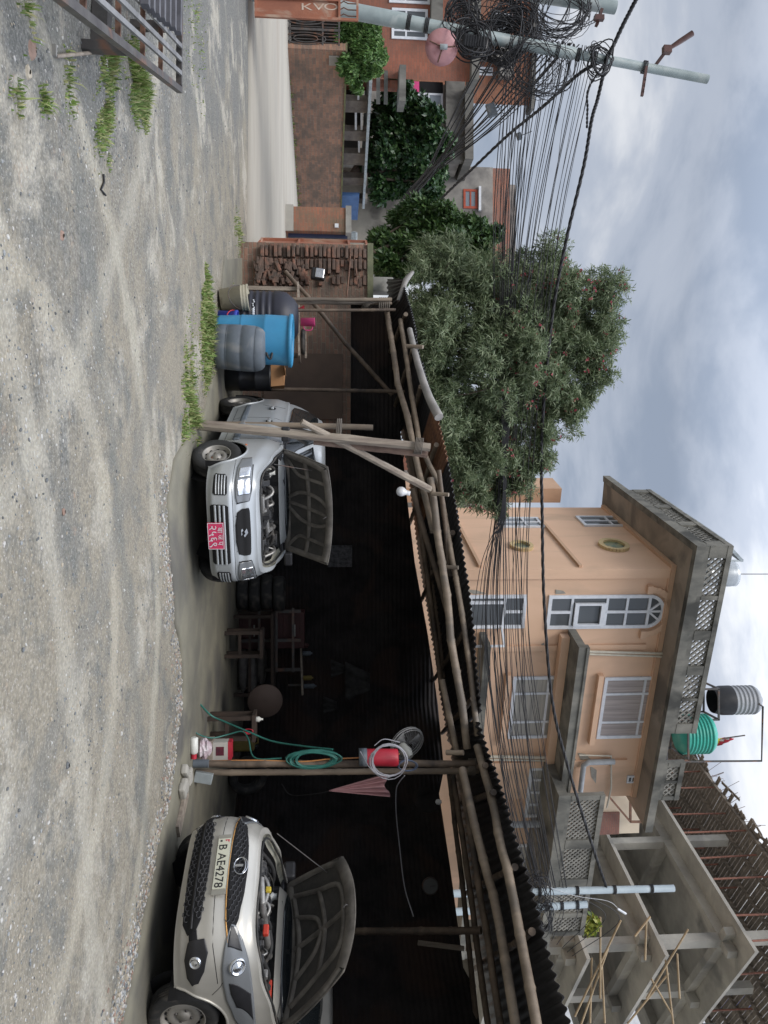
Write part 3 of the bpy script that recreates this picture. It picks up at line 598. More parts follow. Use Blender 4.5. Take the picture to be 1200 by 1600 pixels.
# flag
root = T('flag', 'red white and yellow cloth flag on a short pole by the green tank', 'flag', FR.pt(*FR.hit(1105, 1160, -1.2), -1.2))
mb = MB(); pp = [FR.pt(*FR.hit(x, y, -1.2), -1.2) for x, y in ((1100, 1158), (1164, 1149))]; mb.tube(pp, .02, 6); mb.build('pole', m_steel, root)
m_fr, m_fw, m_fy = M('red_flag_cloth', (.55, .04, .07), bump=.1), M('white_flag_cloth', (.7, .7, .68), bump=.1), M('yellow_flag_cloth', (.65, .6, .08), bump=.1)
mb = MB(); pts = []
for i, x in enumerate((1117, 1122, 1128, 1134, 1140, 1146)):
    pts.append([FR.pt(*FR.hit(x-j*1.6, 1153+j*(3.6-i*.35), -1.2+.05*math.sin(i*1.3+j)), -1.2+.08*math.sin(i*1.4+j)) for j in range(5)])
mb.grid(pts); fs = mb.build('cloth', [m_fr, m_fw, m_fy], root, solid=.01)
for i, pgn in enumerate(fs.data.polygons): pgn.material_index = (0, 1, 0, 1, 0)[(i//4+i % 4) % 5] if i > 6 else 2
# ---------------- bit of brick and cream house between peach house and the frame building
m_cream = M('cream_plaster', (.6, .53, .42), (.5, .44, .35), 1, .9, .1)
m_orange_brick = brickmat('orange_brick', R(12), (.34, .14, .075), (.26, .11, .065), (.2, .14, .1), stain=(.14, .09, .07), stain_amt=.7, w=.4, h=.16)
root = T('neighbour_house', 'cream and brick wall seen between the peach house and the concrete frame', 'house', P(900, 1260, 27).to_2d().to_3d())
Fn = Face(P(900, 1238, 27).to_2d(), (1, .1))
s0, s1, z0, z1 = Fn.rect(945, 1000, 1238, 1290); mb = MB(); mb.fbox(Fn, s0, s1+.3, 0, z1, -3, 0); mb.build('wall', m_cream, root)
s0, s1, z0, z1 = Fn.rect(942, 975, 1268, 1285); mb = MB(); mb.fbox(Fn, s0, s1+.4, 0, z1-.2, .002, .1); mb.build('brick_panel', brickmat('dull_red_brick', 0, (.22, .10, .08), (.17, .08, .07), (.14, .10, .09)), root)
mb = MB(); q = [Fn.pt(*Fn.hit(x, y, .4), .4) for x, y in ((946, 1238), (985, 1240), (1010, 1262), (985, 1284), (1010, 1284))]
for a, b in ((0, 1), (1, 2), (2, 4), (3, 4), (1, 3), (0, 3)): mb.beam(q[a], q[b], .07, .07)
mb.build('roof_truss', m_rust, root)
# ================================================================ concrete frame building
K = P(900, 1500, 25.0); dL = Vector((math.sin(R(-18)), math.cos(R(-18)), 0)); dR = Vector((math.sin(R(52)), math.cos(R(52)), 0)); K = Vector((K.x, K.y, 0))
Lw, Rw = 17.5, 12.0
fb = T('unfinished_building', 'unfinished grey concrete frame of open storeys with timber props on top', 'building', K)
def KP(a, b, z): return K+dL*a+dR*b+Vector((0, 0, z))
FK = Face((K.x, K.y), dL)
levels = [P(x, y, K.y).z for x, y in ((1180, 1504), (1040, 1492), (917, 1496))]; st_h = (levels[0]-levels[2])/2; levels += [levels[2]-st_h, levels[2]-2*st_h]
levels = [levels[0], levels[1], levels[2], levels[3], levels[4]]
colL = [1.1, 6.0, 10.9, 15.8]; colR = [1.1, 5.6, 10.1]
for z in levels:
    mb = MB(); mb.hexa([KP(0, 0, z), KP(Lw, 0, z), KP(Lw, Rw, z), KP(0, Rw, z), KP(0, 0, z+.13), KP(Lw, 0, z+.13), KP(Lw, Rw, z+.13), KP(0, Rw, z+.13)]); mb.build('floor_slab', m_conc_new, fb)
    mb = MB(); bd = .38
    for b in colR: mb.beam(KP(1.0, b, z-bd/2-.002), KP(Lw-.4, b, z-bd/2-.002), .28, bd)
    for a in colL: mb.beam(KP(a, .4 if a == 1.1 else 1.24, z-bd/2-.004), KP(a, Rw-.3, z-bd/2-.004), .276, bd-.01)
    for b in colR: mb.beam(KP(.45, b, z-bd/2-.006), KP(1.0, b, z-bd/2-.006), .30, bd-.02)
    mb.build('beam', m_conc_new, fb)
print('ZT', zt, FR.hit(1037,955), FR.hit(1047,955), FR.hit(1051, 955))
zs = [0]+[l+.13 for l in sorted(levels)]; tops = [l-.38 for l in sorted(levels)]
for a in colL:
    for b in colR:
        mb = MB()
        for z0, z1 in zip(zs, tops+[None]):
            if z1 is None: z1 = z0+2.3 if True else z0
            mb.beam(KP(a, b, z0), KP(a, b, z1), .34, .34, up=dL)
        mb.build('column', m_conc_new, fb)
# partial infill walls deep inside
mb = MB(); zz = levels[1]+.131; mb.hexa([KP(11.2, 10.2, zz), KP(15.6, 10.2, zz), KP(15.6, 10.4, zz), KP(11.2, 10.4, zz), KP(11.2, 10.2, zz+2), KP(15.6, 10.2, zz+2), KP(15.6, 10.4, zz+2), KP(11.2, 10.4, zz+2)]); mb.build('infill_wall', m_conc, fb)
for z in (levels[1], levels[2], levels[3]):
    mb = MB(); zz = z+.132; mb.hexa([KP(17.0, .5, zz), KP(17.2, .5, zz), KP(17.2, 11.5, zz), KP(17.0, 11.5, zz)]+[KP(17.0, .5, zz+st_h-.5), KP(17.2, .5, zz+st_h-.5), KP(17.2, 11.5, zz+st_h-.5), KP(17.0, 11.5, zz+st_h-.5)]); mb.build('infill_wall', m_conc, fb)
# props and formwork deck on top
zd = levels[0]+.131; zf = zd+2.75
m_prop = M('rusty_prop', (.30, .13, .09), (.16, .08, .06), 5, .8, .2); m_plank = M('grey_form_plank', (.26, .22, .18), (.14, .12, .1), 4, .9, .4, stretch=(1, 1, 1))
rnd = random.Random(3); props = []
for a in np.arange(.8, Lw, 1.3):
    for b in (.5, 3.5, 7.5):
        props.append((a+rnd.uniform(-.2, .2), b+rnd.uniform(-.25, .25)))
for i, (a, b) in enumerate(props):
    mb = MB(); j = rnd.uniform(-.14, .14); mb.tube([KP(a, b, zd), KP(a+j, b+j*.4, zf+rnd.uniform(-.05, .25))], .038, 6); o = mb.build('timber_prop', m_prop)
    tag(o, 'rusty brown prop among the many holding up the formwork deck', 'prop', 'props under the formwork deck on the concrete frame building')
root = T('formwork_deck', 'ragged timber formwork deck held by props above the concrete building', 'formwork', KP(0, 0, zf)); mb = MB()
for b in np.arange(.1, Rw, 1.4): mb.beam(KP(-.1, b, zf+.06), KP(Lw+.2, b, zf+.06), .09, .12)
mb.build('bearer', m_plank, root); mb = MB()
for a in np.arange(-.2, Lw+.3, .23): e_ = rnd.uniform(-.5, .25); mb.beam(KP(a, e_, zf+.15+rnd.uniform(0, .03)), KP(a, Rw+rnd.uniform(-.2, .4), zf+.15+rnd.uniform(0, .03)), .19, .035, up=(0, 0, 1))
mb.build('deck_boards', m_plank, root); mb = MB()
for i in range(34):
    if i: mb.build('starter_bar', m_rust, root); mb = MB()
    a = rnd.uniform(0, Lw); mb.tube([KP(a, rnd.uniform(-.1, .8), zf+.16), KP(a+rnd.uniform(-.3, .3), rnd.uniform(-.3, .6), zf+.16+rnd.uniform(.4, 1.0))], .012, 4)
mb.build('starter_bar', m_rust, root); mb = MB()
for i in range(16):
    if i: mb.build('loose_board', m_plank, root); mb = MB()
    a = rnd.uniform(0, Lw); mb.beam(KP(a, rnd.uniform(-.6, .2), zf+rnd.uniform(.2, .3)), KP(a+rnd.uniform(.8, 2), rnd.uniform(-.5, .6), zf+rnd.uniform(.22, .4)), .12, .03)
mb.build('loose_board', m_plank, root)
# bamboo scaffold poles lashed on the right face
sc_px = [((1016, 1432), (992, 1463)), ((938, 1433), (938, 1560)), ((970, 1438), (898, 1588)), ((950, 1482), (908, 1600)), ((1010, 1440), (1008, 1500)), ((925, 1497), (922, 1598)), ((940, 1500), (945, 1598)), ((1075, 1452), (1010, 1560)), ((1040, 1500), (1052, 1600)), ((1058, 1490), (1062, 1560)), ((1018, 1530), (1050, 1585)), ((1045, 1520), (980, 1600))]
m_scaf = M('yellow_bamboo', (.40, .30, .18), (.28, .21, .13), 3, .7, .1)
for i, (a, b) in enumerate(sc_px):
    Y = K.y-.8+i*.06; pa, pb = P(a[0], a[1], Y+.2), P(b[0], b[1], Y-.1+(b[1]-a[1])/1200*3); mb = MB(); mb.tube([pa, pb], .034, 7); tag(mb.build('scaffold_pole', m_scaf), 'yellowish bamboo scaffold pole lashed before the corner of the concrete building', 'pole', 'bamboo scaffold poles at the corner of the concrete building')
# plant sprouting at the slab corner
m_weed = leafmat('yellow_green_leaves', [(.25, .3, .06), (.4, .4, .08), (.12, .2, .04)], .3)
# blue tarpaulin and white neighbour at the far right
m_tarp = M('blue_tarpaulin', (.03, .13, .62), (.02, .09, .45), 2, .45, .4, 3); mb = MB(); pts = []
for i in range(7): pts.append([P(1125+i*8+3*math.sin(j*1.9), 1535+j*7.5+2*math.sin(i*1.3), 34+.25*math.sin(i*2.1+j*1.7)) for j in range(7)])
mb.grid(pts); tag(mb.build('blue_tarpaulin', m_tarp, solid=.02), 'bright blue tarpaulin sheet draped beyond the right end of the concrete building', 'tarpaulin')
root = T('white_building', 'white building beyond the concrete frame at the right edge', 'building', P(1130, 1600, 40).to_2d().to_3d()); mb = MB(); Fz = Face(P(1130, 1530, 40).to_2d(), (1, 0)); s0, s1, z0, z1 = Fz.rect(1100, 1172, 1500, 1640); mb.fbox(Fz, s0, s1, 0, z1, -4, 0); mb.build('wall', m_white, root)
mb = MB(); mb.fbox(Fz, s0-.2, s1+.2, z1-.9, z1-.6, .001, .3); mb.fbox(Fz, s0-.2, s1+.2, z1, z1+.3, -4, .3); mb.build('cornice', m_conc, root)
m_alum_ = M('dull_tin', (.36, .36, .34), (.2, .2, .19), 8, .45, .1, metal=.5)
# ================================================================ bamboo and iron workshop shed
m_iron_gloom = M('gloom_dark_iron', (.040, .036, .036), (.016, .015, .016), 1.5, .9, .3, 12, spec=.2, c3=(.05, .035, .03), sc3=1.2)  # gloom of the shed interior put into a near-black iron colour
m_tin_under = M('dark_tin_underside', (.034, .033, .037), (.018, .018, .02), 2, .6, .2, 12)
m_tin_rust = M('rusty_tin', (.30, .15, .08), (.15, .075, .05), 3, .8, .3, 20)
shed = T('workshop_shed', 'long open fronted bamboo shed with corrugated iron roof over the two cars', 'shed', (2.8, 9, 0))
def bamboo(mb, pts, r, seg=.36, n=9, cap=True):
    pts = [Vector(p) for p in pts]; P_, R_ = [], []
    for i in range(len(pts)-1):
        a, b = pts[i], pts[i+1]; d = (b-a).length; k = max(1, int(d/seg)); ax = (b-a).normalized()
        for j in range(k):
            q = a.lerp(b, j/k); w_ = Vector((mn.noise(q*1.3), mn.noise(q*1.3+Vector((7, 0, 0))), mn.noise(q*1.3+Vector((0, 7, 0)))))*r*.35
            P_ += [q-ax*.03+w_, q+w_, q+ax*.03+w_] if (i or j) else [q+w_, q+ax*.03+w_]; R_ += [r, r*1.13, r] if (i or j) else [r, r]
            P_.append(a.lerp(b, (j+.5)/k)+w_); R_.append(r*.97)
    P_.append(pts[-1]); R_.append(r*.98); mb.tube(P_, R_, n, caps=cap); return mb
def pole(pts, r, name='pole', mat_=None, parent=None, **k):
    r = r*.84
    return bamboo(MB(), pts, r, **k).build(name, mat_ or m_bamboo, parent or shed)
def wrap(mb, c, ax, r, n=4, w=.02, cr=.008):
    """lashing: rings around a pole"""
    ax = Vector(ax).normalized(); u = ax.orthogonal().normalized(); v = ax.cross(u)
    for i in range(n):
        q = Vector(c)+ax*(i-n/2)*w; k = [q+(u*math.cos(t)+v*math.sin(t))*r+ax*.01*math.sin(t) for t in np.linspace(0, 2*math.pi, 13)]; mb.tube(k, cr, 5, caps=False)
# --- eave and back edge of the roof
EAVE = [P(630, 436, 12.2), P(645, 500, 11.2), P(662, 585, 10.4), P(683, 655, 9.9), P(700, 725, 9.6), P(714, 800, 9.35), P(725, 880, 9.15), P(735, 960, 8.95), P(745, 1040, 8.8), P(752, 1110, 8.65)]
EAVE2 = [P(748, 1128, 8.35), P(765, 1180, 8.0), P(800, 1290, 7.2), P(838, 1420, 6.45), P(885, 1590, 5.7), P(960, 1850, 4.9)]
BACK = [P(604, 436, 14.0), P(612, 540, 14.1), P(624, 660, 14.2), P(640, 760, 14.2), P(652, 860, 14.1), P(668, 960, 14.0), P(684, 1060, 13.8), P(700, 1160, 13.4)]
BACK2 = [P(700, 1128, 13.4), P(712, 1240, 12.6), P(728, 1360, 11.6), P(745, 1480, 10.9), P(765, 1620, 10.2), P(800, 1900, 9.4)]
def along(poly, t):
    d = [0]
    for a, b in zip(poly[:-1], poly[1:]): d.append(d[-1]+(b-a).length)
    s = t*d[-1]
    for i in range(len(poly)-1):
        if s <= d[i+1] or i == len(poly)-2: return poly[i].lerp(poly[i+1], (s-d[i])/(d[i+1]-d[i]))
def plen(poly): return sum((b-a).length for a, b in zip(poly[:-1], poly[1:]))
def sheets(E_, B_, nsheet, pitch, amp, matf, name='roof_sheet', lift=.0):
    Lt = plen(E_); rn = random.Random(nsheet)
    for i in range(nsheet):
        t0, t1 = i/nsheet-.004, (i+1)/nsheet+.012; t0 = max(0, t0); t1 = min(1, t1); L_ = (t1-t0)*Lt; k = int(L_/pitch*6)+1; rows = []
        je = rn.uniform(-.05, .05); dz = lift+(i % 2)*.012+rn.uniform(0, .01)
        for q in (-.0, .25, .5, .75, 1):
            row = []
            for j in range(k+1):
                t = t0+(t1-t0)*j/k; a, b = along(E_, t), along(B_, t); d = (b-a); dn = d.normalized(); p = a-dn*je+(d)*q
                row.append(p+Vector((0, 0, dz+amp*math.sin(2*math.pi*(t*Lt)/pitch)+.01*mn.noise(p*1.2))))
            rows.append(row)
        mb = MB(); mb.grid(rows); mb.build(name, matf(i), shed, solid=.004)
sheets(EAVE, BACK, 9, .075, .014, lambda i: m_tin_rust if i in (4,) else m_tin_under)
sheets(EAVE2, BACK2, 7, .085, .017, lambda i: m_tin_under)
# pale curved trunk lying on the eave at the left
m_pale = M('pale_bark', (.32, .30, .28), (.2, .19, .18), 4, .6, .15, 12, stretch=(1, 1, .6))
mb = MB(); tp = smooth_pts([P(640, 515, 11.0), P(652, 565, 10.5), P(668, 615, 10.0), P(686, 652, 9.7)], 6); mb.tube(tp, [.04+.02*i/(len(tp)-1) for i in range(len(tp))], 12); mb.build('edge_log', m_pale, shed)
mb = MB(); mb.tube([P(622, 470, 12.0), P(634, 438, 12.1), P(645, 425, 12.2)], [.03, .05, .03], 6); mb.build('edge_scrap', m_pale, shed)
# --- front purlins (bamboo)
pole([P(605, 483, 11.9), P(622, 600, 10.6), P(637, 650, 10.1), P(660, 760, 9.65), P(677, 831, 9.35)], .05)
pole([P(626, 500, 11.5), P(644, 620, 10.4), P(656, 690, 9.9), P(686, 760, 9.55), P(703, 850, 9.3), P(722, 960, 9.0), P(735, 1050, 8.9), P(746, 1150, 8.7)], .042)
pole([P(672, 748, 9.45), P(684, 830, 9.25), P(698, 930, 9.0), P(705, 1000, 8.9), P(722, 1100, 8.75), P(730, 1170, 8.65)], .056, mat_=m_bamboo)
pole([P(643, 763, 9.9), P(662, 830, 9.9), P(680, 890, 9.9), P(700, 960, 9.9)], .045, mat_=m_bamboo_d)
pole([P(690, 1062, 9.2), P(702, 1120, 9.0), P(715, 1180, 8.8)], .045)
pole([P(685, 735, 9.4), P(692, 790, 9.4), P(700, 860, 9.3), P(704, 900, 9.3)], .035, mat_=m_bamboo_d)
pole([P(722, 1200, 8.2), P(742, 1290, 7.6), P(770, 1400, 7.0), P(790, 1500, 6.5), P(812, 1640, 5.9)], .052)
pole([P(745, 1165, 8.3), P(768, 1250, 7.7), P(792, 1360, 6.9), P(812, 1460, 6.4), P(845, 1640, 5.6)], .052)
# deeper purlins in the dark
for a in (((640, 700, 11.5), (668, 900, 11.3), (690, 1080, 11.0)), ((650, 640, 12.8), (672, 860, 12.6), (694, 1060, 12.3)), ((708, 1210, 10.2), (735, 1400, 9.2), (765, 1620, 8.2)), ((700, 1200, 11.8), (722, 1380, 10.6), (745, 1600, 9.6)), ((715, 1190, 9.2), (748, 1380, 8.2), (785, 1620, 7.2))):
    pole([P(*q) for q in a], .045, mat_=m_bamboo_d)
# rafters: from eave to back wall
for (x, y) in ((612, 488), (634, 540), (650, 602), (684, 693), (700, 830), (718, 985), (735, 1090), (742, 1200), (762, 1245), (795, 1365), (812, 1470)):
    t = None; allE = EAVE if y < 1120 else EAVE2; allB = BACK if y < 1120 else BACK2
    best = min(range(101), key=lambda i: abs((along(allE, i/100).x/along(allE, i/100).y)*1200+800-y)); t = best/100
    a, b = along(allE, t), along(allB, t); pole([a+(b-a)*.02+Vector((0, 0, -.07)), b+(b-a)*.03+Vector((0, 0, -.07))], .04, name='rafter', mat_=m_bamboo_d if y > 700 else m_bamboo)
# stub ends poking out under the eave
for (x, y, Y, r) in ((575+112, 772, 9.3, .03), (710, 1175, 8.4, .035), (702, 886, 9.2, .03), (647, 541, 10.7, .035)):
    pole([P(x-12, y, Y), P(x+14, y+1, Y-.1)], r, name='stub')
# --- posts
m_rope = M('grey_rope', (.15, .13, .11), bump=.3)
def ground_post(xb, yb, xt, yt, r, Y=None, mat_=None, name='post'):
    b = G(xb, yb, .03); Y = Y or b.y; t = P(xt, yt, Y); return pole([b, t], r, name=name, mat_=mat_)
ground_post(302, 1193, 742, 1193, .048, mat_=m_bamboo_d); ground_post(305, 1207, 748, 1204, .042)
ground_post(352, 468, 612, 468, .035, Y=11.6); ground_post(352, 486, 618, 484, .028, Y=11.6, mat_=m_bamboo_d); ground_post(352, 473, 612, 474, .028, Y=11.75)
ground_post(360, 606, 632, 612, .035, Y=11.9, mat_=m_bamboo_d); ground_post(335, 1456, 752, 1454, .05, Y=8.6, mat_=m_bamboo_d)
pole([P(446, 424, 12.6), P(480, 463, 12.5), P(500, 487, 12.4), P(540, 537, 12.3), P(613, 617, 12.1)], .042, name='brace', mat_=m_bamboo_d)
mb = MB(); mb.beam(P(653, 1473, 9.4), P(725, 1482, 9.4), .05, .03); mb.build('strut', m_timber, shed)
# central post: two rough sawn timbers
b0 = G(306, 663, .02); tops_ = P(672, 699, b0.y)
mb = MB()
def rough(mb, a, b, w0, w1, n=14, seed=0):
    a, b = Vector(a), Vector(b); rows = []
    for i in range(n+1):
        p = a.lerp(b, i/n); w_ = w0+(w1-w0)*i/n; rr = []
        for j in range(8):
            t = 2*math.pi*(j+.5)/8; k = w_*(1+.18*mn.noise(Vector((i*.6, j*1.7, seed)))); sq = 1/max(abs(math.cos(t)), abs(math.sin(t)))*.8
            ax = (b-a).normalized(); u = ax.cross(Vector((0, 1, 0))).normalized(); v = ax.cross(u); rr.append(p+(u*math.cos(t)+v*math.sin(t))*k*sq)
        rows.append(rr)
    mb.grid(rows, closed=True, smooth=False); mb.add(rows[0], [tuple(range(7, -1, -1))]); mb.add(rows[-1], [tuple(range(8))])
rough(mb, b0, tops_, .072, .056, seed=1); mb.build('post', m_timber, shed)
mb = MB(); m2 = P(490, 690, b0.y+.1); rough(mb, m2, P(668, 710, b0.y+.1), .045, .05, seed=4); mb.build('post_plate', M('red_brown_timber', (.26, .18, .14), (.15, .10, .08), 4, .85, .4), shed)
mb = MB(); rough(mb, P(471, 659, b0.y-.12), P(672, 765, 9.35), .045, .055, seed=9); mb.build('brace', m_timber, shed)
pole([G(318, 660, .02)+Vector((0, .12, 0)), P(583, 668, 9.45)], .045)
mb = MB(); wrap(mb, P(655, 697, b0.y), tops_-b0, .095, 6, .016, .006); mb.build('rope_lashing', m_rope, shed); mb = MB(); wrap(mb, P(531, 668, b0.y+.05), (0, 0, 1), .1, 3, .02, .008); mb.build('rope_lashing', m_rope, shed); mb = MB(); wrap(mb, P(738, 1198, 8.7), (0, 0, 1), .09, 6, .016, .007); mb.build('rope_lashing', m_rope, shed); mb = MB(); wrap(mb, P(602, 476, 11.7), (0, 0, 1), .10, 6, .03, .012); mb.build('rope_lashing', m_rope, shed); mb = MB(); wrap(mb, P(575, 478, 11.7), (1, 0, 1), .09, 4, .02, .008); mb.build('rope_lashing', m_rope, shed)
# --- walls
m_wallbrick = brickmat('stained_old_brick', 0, (.30, .17, .12), (.17, .12, .095), (.27, .23, .18), bump=1., stain=(.10, .085, .07), stain_amt=.8, sscale=1.4)  # two browns of old brick with dark stain patches
m_mudwall = M('brown_mud_panel', (.15, .105, .08), (.11, .08, .065), 2, .9, .3, 10)
FB = Face((-5, 13.6), (1, .03))
def wx(y, Y=13.6): return FB.hit(500, y)[0]
zb = FB.hit(548, 560)[1]
wall = T('old_brick_wall', 'rough old brick wall with a mossy coping left of the shed', 'wall', (-4.4, 13.6, 0))
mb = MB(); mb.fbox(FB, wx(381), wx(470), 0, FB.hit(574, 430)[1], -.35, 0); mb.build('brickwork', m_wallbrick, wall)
mb = MB(); mb.fbox(FB, wx(381)-.02, wx(470)+.02, FB.hit(574, 430)[1], FB.hit(583, 430)[1], -.38, .05); mb.build('coping', M('mossy_cement', (.20, .20, .12), (.12, .13, .08), 3, .9, .4), wall)
# protruding ragged bricks of the broken wall end
rb = random.Random(5); mb = MB()
for k in range(26):
    z = .35+k*.078+rb.uniform(-.008, .008)
    if z > FB.hit(572, 400)[1]: break
    e_ = rb.uniform(.0, .08); a0 = wx(384)
    mb.fbox(FB, a0+rb.uniform(0, .05), a0+rb.uniform(.18, .24), z, z+rb.uniform(.05, .068), .001, .05+e_); mb.fbox(FB, a0+.25, a0+rb.uniform(.34, .55), z+rb.uniform(-.01, .01), z+rb.uniform(.05, .066), .001, .03+rb.uniform(0, .1))
    if rb.random() < .7: mb.fbox(FB, a0+rb.uniform(.5, .56), a0+rb.uniform(.62, .72), z, z+.062, .001, .02+e_)
m_oldb = M('grimy_loose_brick', (.17, .11, .085), (.08, .065, .055), 9, .95, .4, 30, c3=(.26, .13, .09), sc3=5)
mb.build('toothing_brick', m_oldb, wall, bevel=.012)
mb = MB()
for k in range(90):
    s = rb.uniform(wx(412), wx(446)); z = rb.uniform(.25, 1.15); c = FB.pt(s, z, rb.uniform(.0, .10)); mb.box(c, (rb.uniform(.08, .2), .12, rb.uniform(.04, .08)), Matrix.Rotation(rb.uniform(-.4, .4), 3, 'Y'))
mb.build('rubble_fill', m_oldb, wall, bevel=.01)
mb = MB(); c = G(377, 418, 0); mb.box((c.x-.05, c.y+.25, .19), (.52, .34, .38)); tag(mb.build('stone_block', M('dark_mossy_stone', (.10, .09, .08), (.05, .05, .045), 5, .95, .5), bevel=.04), 'dark weathered stone block at the foot of the brick wall by the gate', 'block')
mb = MB(); mb.box(P(592, 447, 14.2)+Vector((0, 0, -.6)), (.27, .25, 1.7)); tag(mb.build('cement_pillar', m_conc, bevel=.01), 'stubby grey cement pillar rising behind the brick wall', 'pillar')
bw = T('back_wall', 'dark back wall of brick and horizontal corrugated iron behind the cars', 'wall', (0, 13.6, 0))
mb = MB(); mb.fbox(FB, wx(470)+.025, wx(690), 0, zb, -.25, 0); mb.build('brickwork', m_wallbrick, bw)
mb = MB(); mb.fbox(FB, wx(553), wx(655), .4, FB.hit(535, 600)[1], .001, .03); mb.build('mud_panel', m_mudwall, bw)
def corr_h(mb, pts, z0, z1f, pitch=.076, amp=.012, thick=0, step=.6):
    """wall sheet with horizontal corrugation following the plan polyline"""
    rows = []; k = 160
    for j in range(int(3.6/pitch*5)):
        z = z0+j*pitch/5; row = []
        for i in range(len(pts)):
            p = pts[i]; zt_ = z1f(i); zz = min(z, zt_); t = (pts[min(i+1, len(pts)-1)]-pts[max(i-1, 0)]).normalized(); nn = Vector((t.y, -t.x, 0)); row.append(Vector((p.x, p.y, zz))+nn*amp*math.sin(2*math.pi*z/pitch))
        rows.append(row)
    mb.grid(rows)
ztop = [(470, 604), (560, 610), (640, 622), (780, 636), (880, 648), (990, 668), (1100, 684), (1240, 697), (1360, 716), (1480, 733), (1620, 752), (1900, 790)]
plan = []
for i, (y, x) in enumerate(ztop):
    Y = 13.9 if y < 1100 else 13.9-(y-1100)*.0087; plan.append((P(x, y, Y), y))
pl = [p for p, _ in plan]
fine = []
for a, b in zip(pl[:-1], pl[1:]):
    for j in range(4): fine.append(a.lerp(b, j/4))
fine.append(pl[-1])
mb = MB(); corr_h(mb, [Vector((p.x, p.y, 0)) for p in fine], .0, lambda i: fine[i].z-(.0 if 12 < i < 28 else .12 if i < 38 and i >= 28 else -.35 if i < 9 else 0)); mb.build('iron_sheet', m_iron_gloom, bw, solid=.004)
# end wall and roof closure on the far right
mb = MB(); e1 = Vector((EAVE2[-1].x+.3, EAVE2[-1].y-.2, 0)); e2 = Vector((pl[-1].x, pl[-1].y, 0)); corr_h(mb, [e1.lerp(e2, i/8) for i in range(9)], 0, lambda i: 3.55); mb.build('iron_sheet', m_iron_gloom, bw, solid=.004)
# poster on the back wall
m_paper = M('faded_poster', (.12, .12, .13), (.03, .03, .035), 14, .8, 0); mb = MB(); F2 = Face((-5, 13.5), (1, .03)); s0, s1, z0, z1 = F2.rect(512, 550, 852, 886); mb.fbox(F2, s0, s1, z0, z1, 0, .01)
po = mb.build('wall_poster', m_paper); tag(po, 'faded grey poster pinned on the dark wall right of the raised bonnet', 'poster')
# ================================================================ gates at the road
m_gate = M('flaking_red_gate_paint', (.36, .14, .08), (.27, .105, .065), 3, .75, .3, 30, c3=(.44, .33, .25), sc3=2.6, stretch=(1, 1, .6))
gl = T('metal_gate', 'flaking red sheet metal gate leaf with white painted marks at the left edge', 'gate', P(395, 10, 14.6).to_2d().to_3d(), group='two leaves of the red yard gate')
Fg = Face(P(400, 27, 14.5).to_2d(), (-1, -.12)); g1 = 1.9; gz0 = Fg.hit(398, 20)[1]; gz1 = Fg.hit(560, 20)[1]; gm = Fg.hit(532, 20)[1]
mb = MB(); mb.fbox(Fg, 0, g1, gz0, gm, -.02, 0); mb.build('sheet', m_gate, gl)
mb = MB()
for s in (0, .33, .66, 1.0, 1.35, g1-.05): mb.fbox(Fg, s, s+.045, gz0, gz1 if s in (0, g1-.05) else gm, .001, .045)
for z in (gz0, gm-.04, gz1-.04): mb.fbox(Fg, .045, g1-.05, z, z+.04, .002, .043)
mb.build('frame', m_gate, gl); mb = MB()
for i in range(16): s = .09+i*.11; mb.tube([Fg.pt(s, gm, .02), Fg.pt(s+.03, gm+.06, .03), Fg.pt(s, gm+.14, .02), Fg.pt(s, gz1-.04, .02)], .012, 5)
mb.build('bars', m_rust, gl)
m_wp = M('worn_white_lettering', (.62, .54, .45), (.48, .34, .26), 9, .8, 0)
for j, ch in enumerate('OVK'):
    x = 517-j*19; s, z = Fg.hit(x, 13); q = Fg.pt(s+.02, z, .004)
    text(ch, .17, 'painted_letter', m_wp, gl, q-gl.location, Matrix((Vector((0, 0, 1)), -Fg.d*-1, Fg.n)).transposed().to_euler() if False else (Matrix(((0, Fg.d.x, Fg.n.x), (0, Fg.d.y, Fg.n.y), (1, 0, 0)))).to_euler(), ext=.001, sx=2.1)
gr = T('metal_gate', 'narrow edge on view of the open orange red gate leaf against the brick wall', 'gate', P(400, 380, 14.0).to_2d().to_3d(), group='two leaves of the red yard gate')
a = P(400, 391, 13.75); b = P(405, 375, 15.3); Fr = Face(a.to_2d(), (b-a).to_2d()); gl_ = (b-a).to_2d().length; z0 = .22; z1 = P(578, 385, 14.2).z; zm = P(545, 385, 14.2).z
mb = MB(); mb.fbox(Fr, 0, gl_, z0, zm, -.02, 0); mb.build('sheet', m_gate, gr); mb = MB()
for s in (0, gl_/2, gl_-.05): mb.fbox(Fr, s, s+.05, z0, z1, .001, .05)
for z in (z0, .95, zm, z1-.05): mb.fbox(Fr, .05, gl_-.05, z, z+.04, .002, .048)
mb.build('frame', m_gate, gr)
mb = MB(); mb.tube([P(548, 392, 13.6), P(545, 430, 13.4), P(541, 470, 13.2)], .015, 5); mb.tube([P(552, 392, 13.6), P(560, 450, 13.4)], .01, 5); tag(mb.build('red_rod', m_rust), 'thin rusty red rod hung slanting along the brick wall', 'rod')
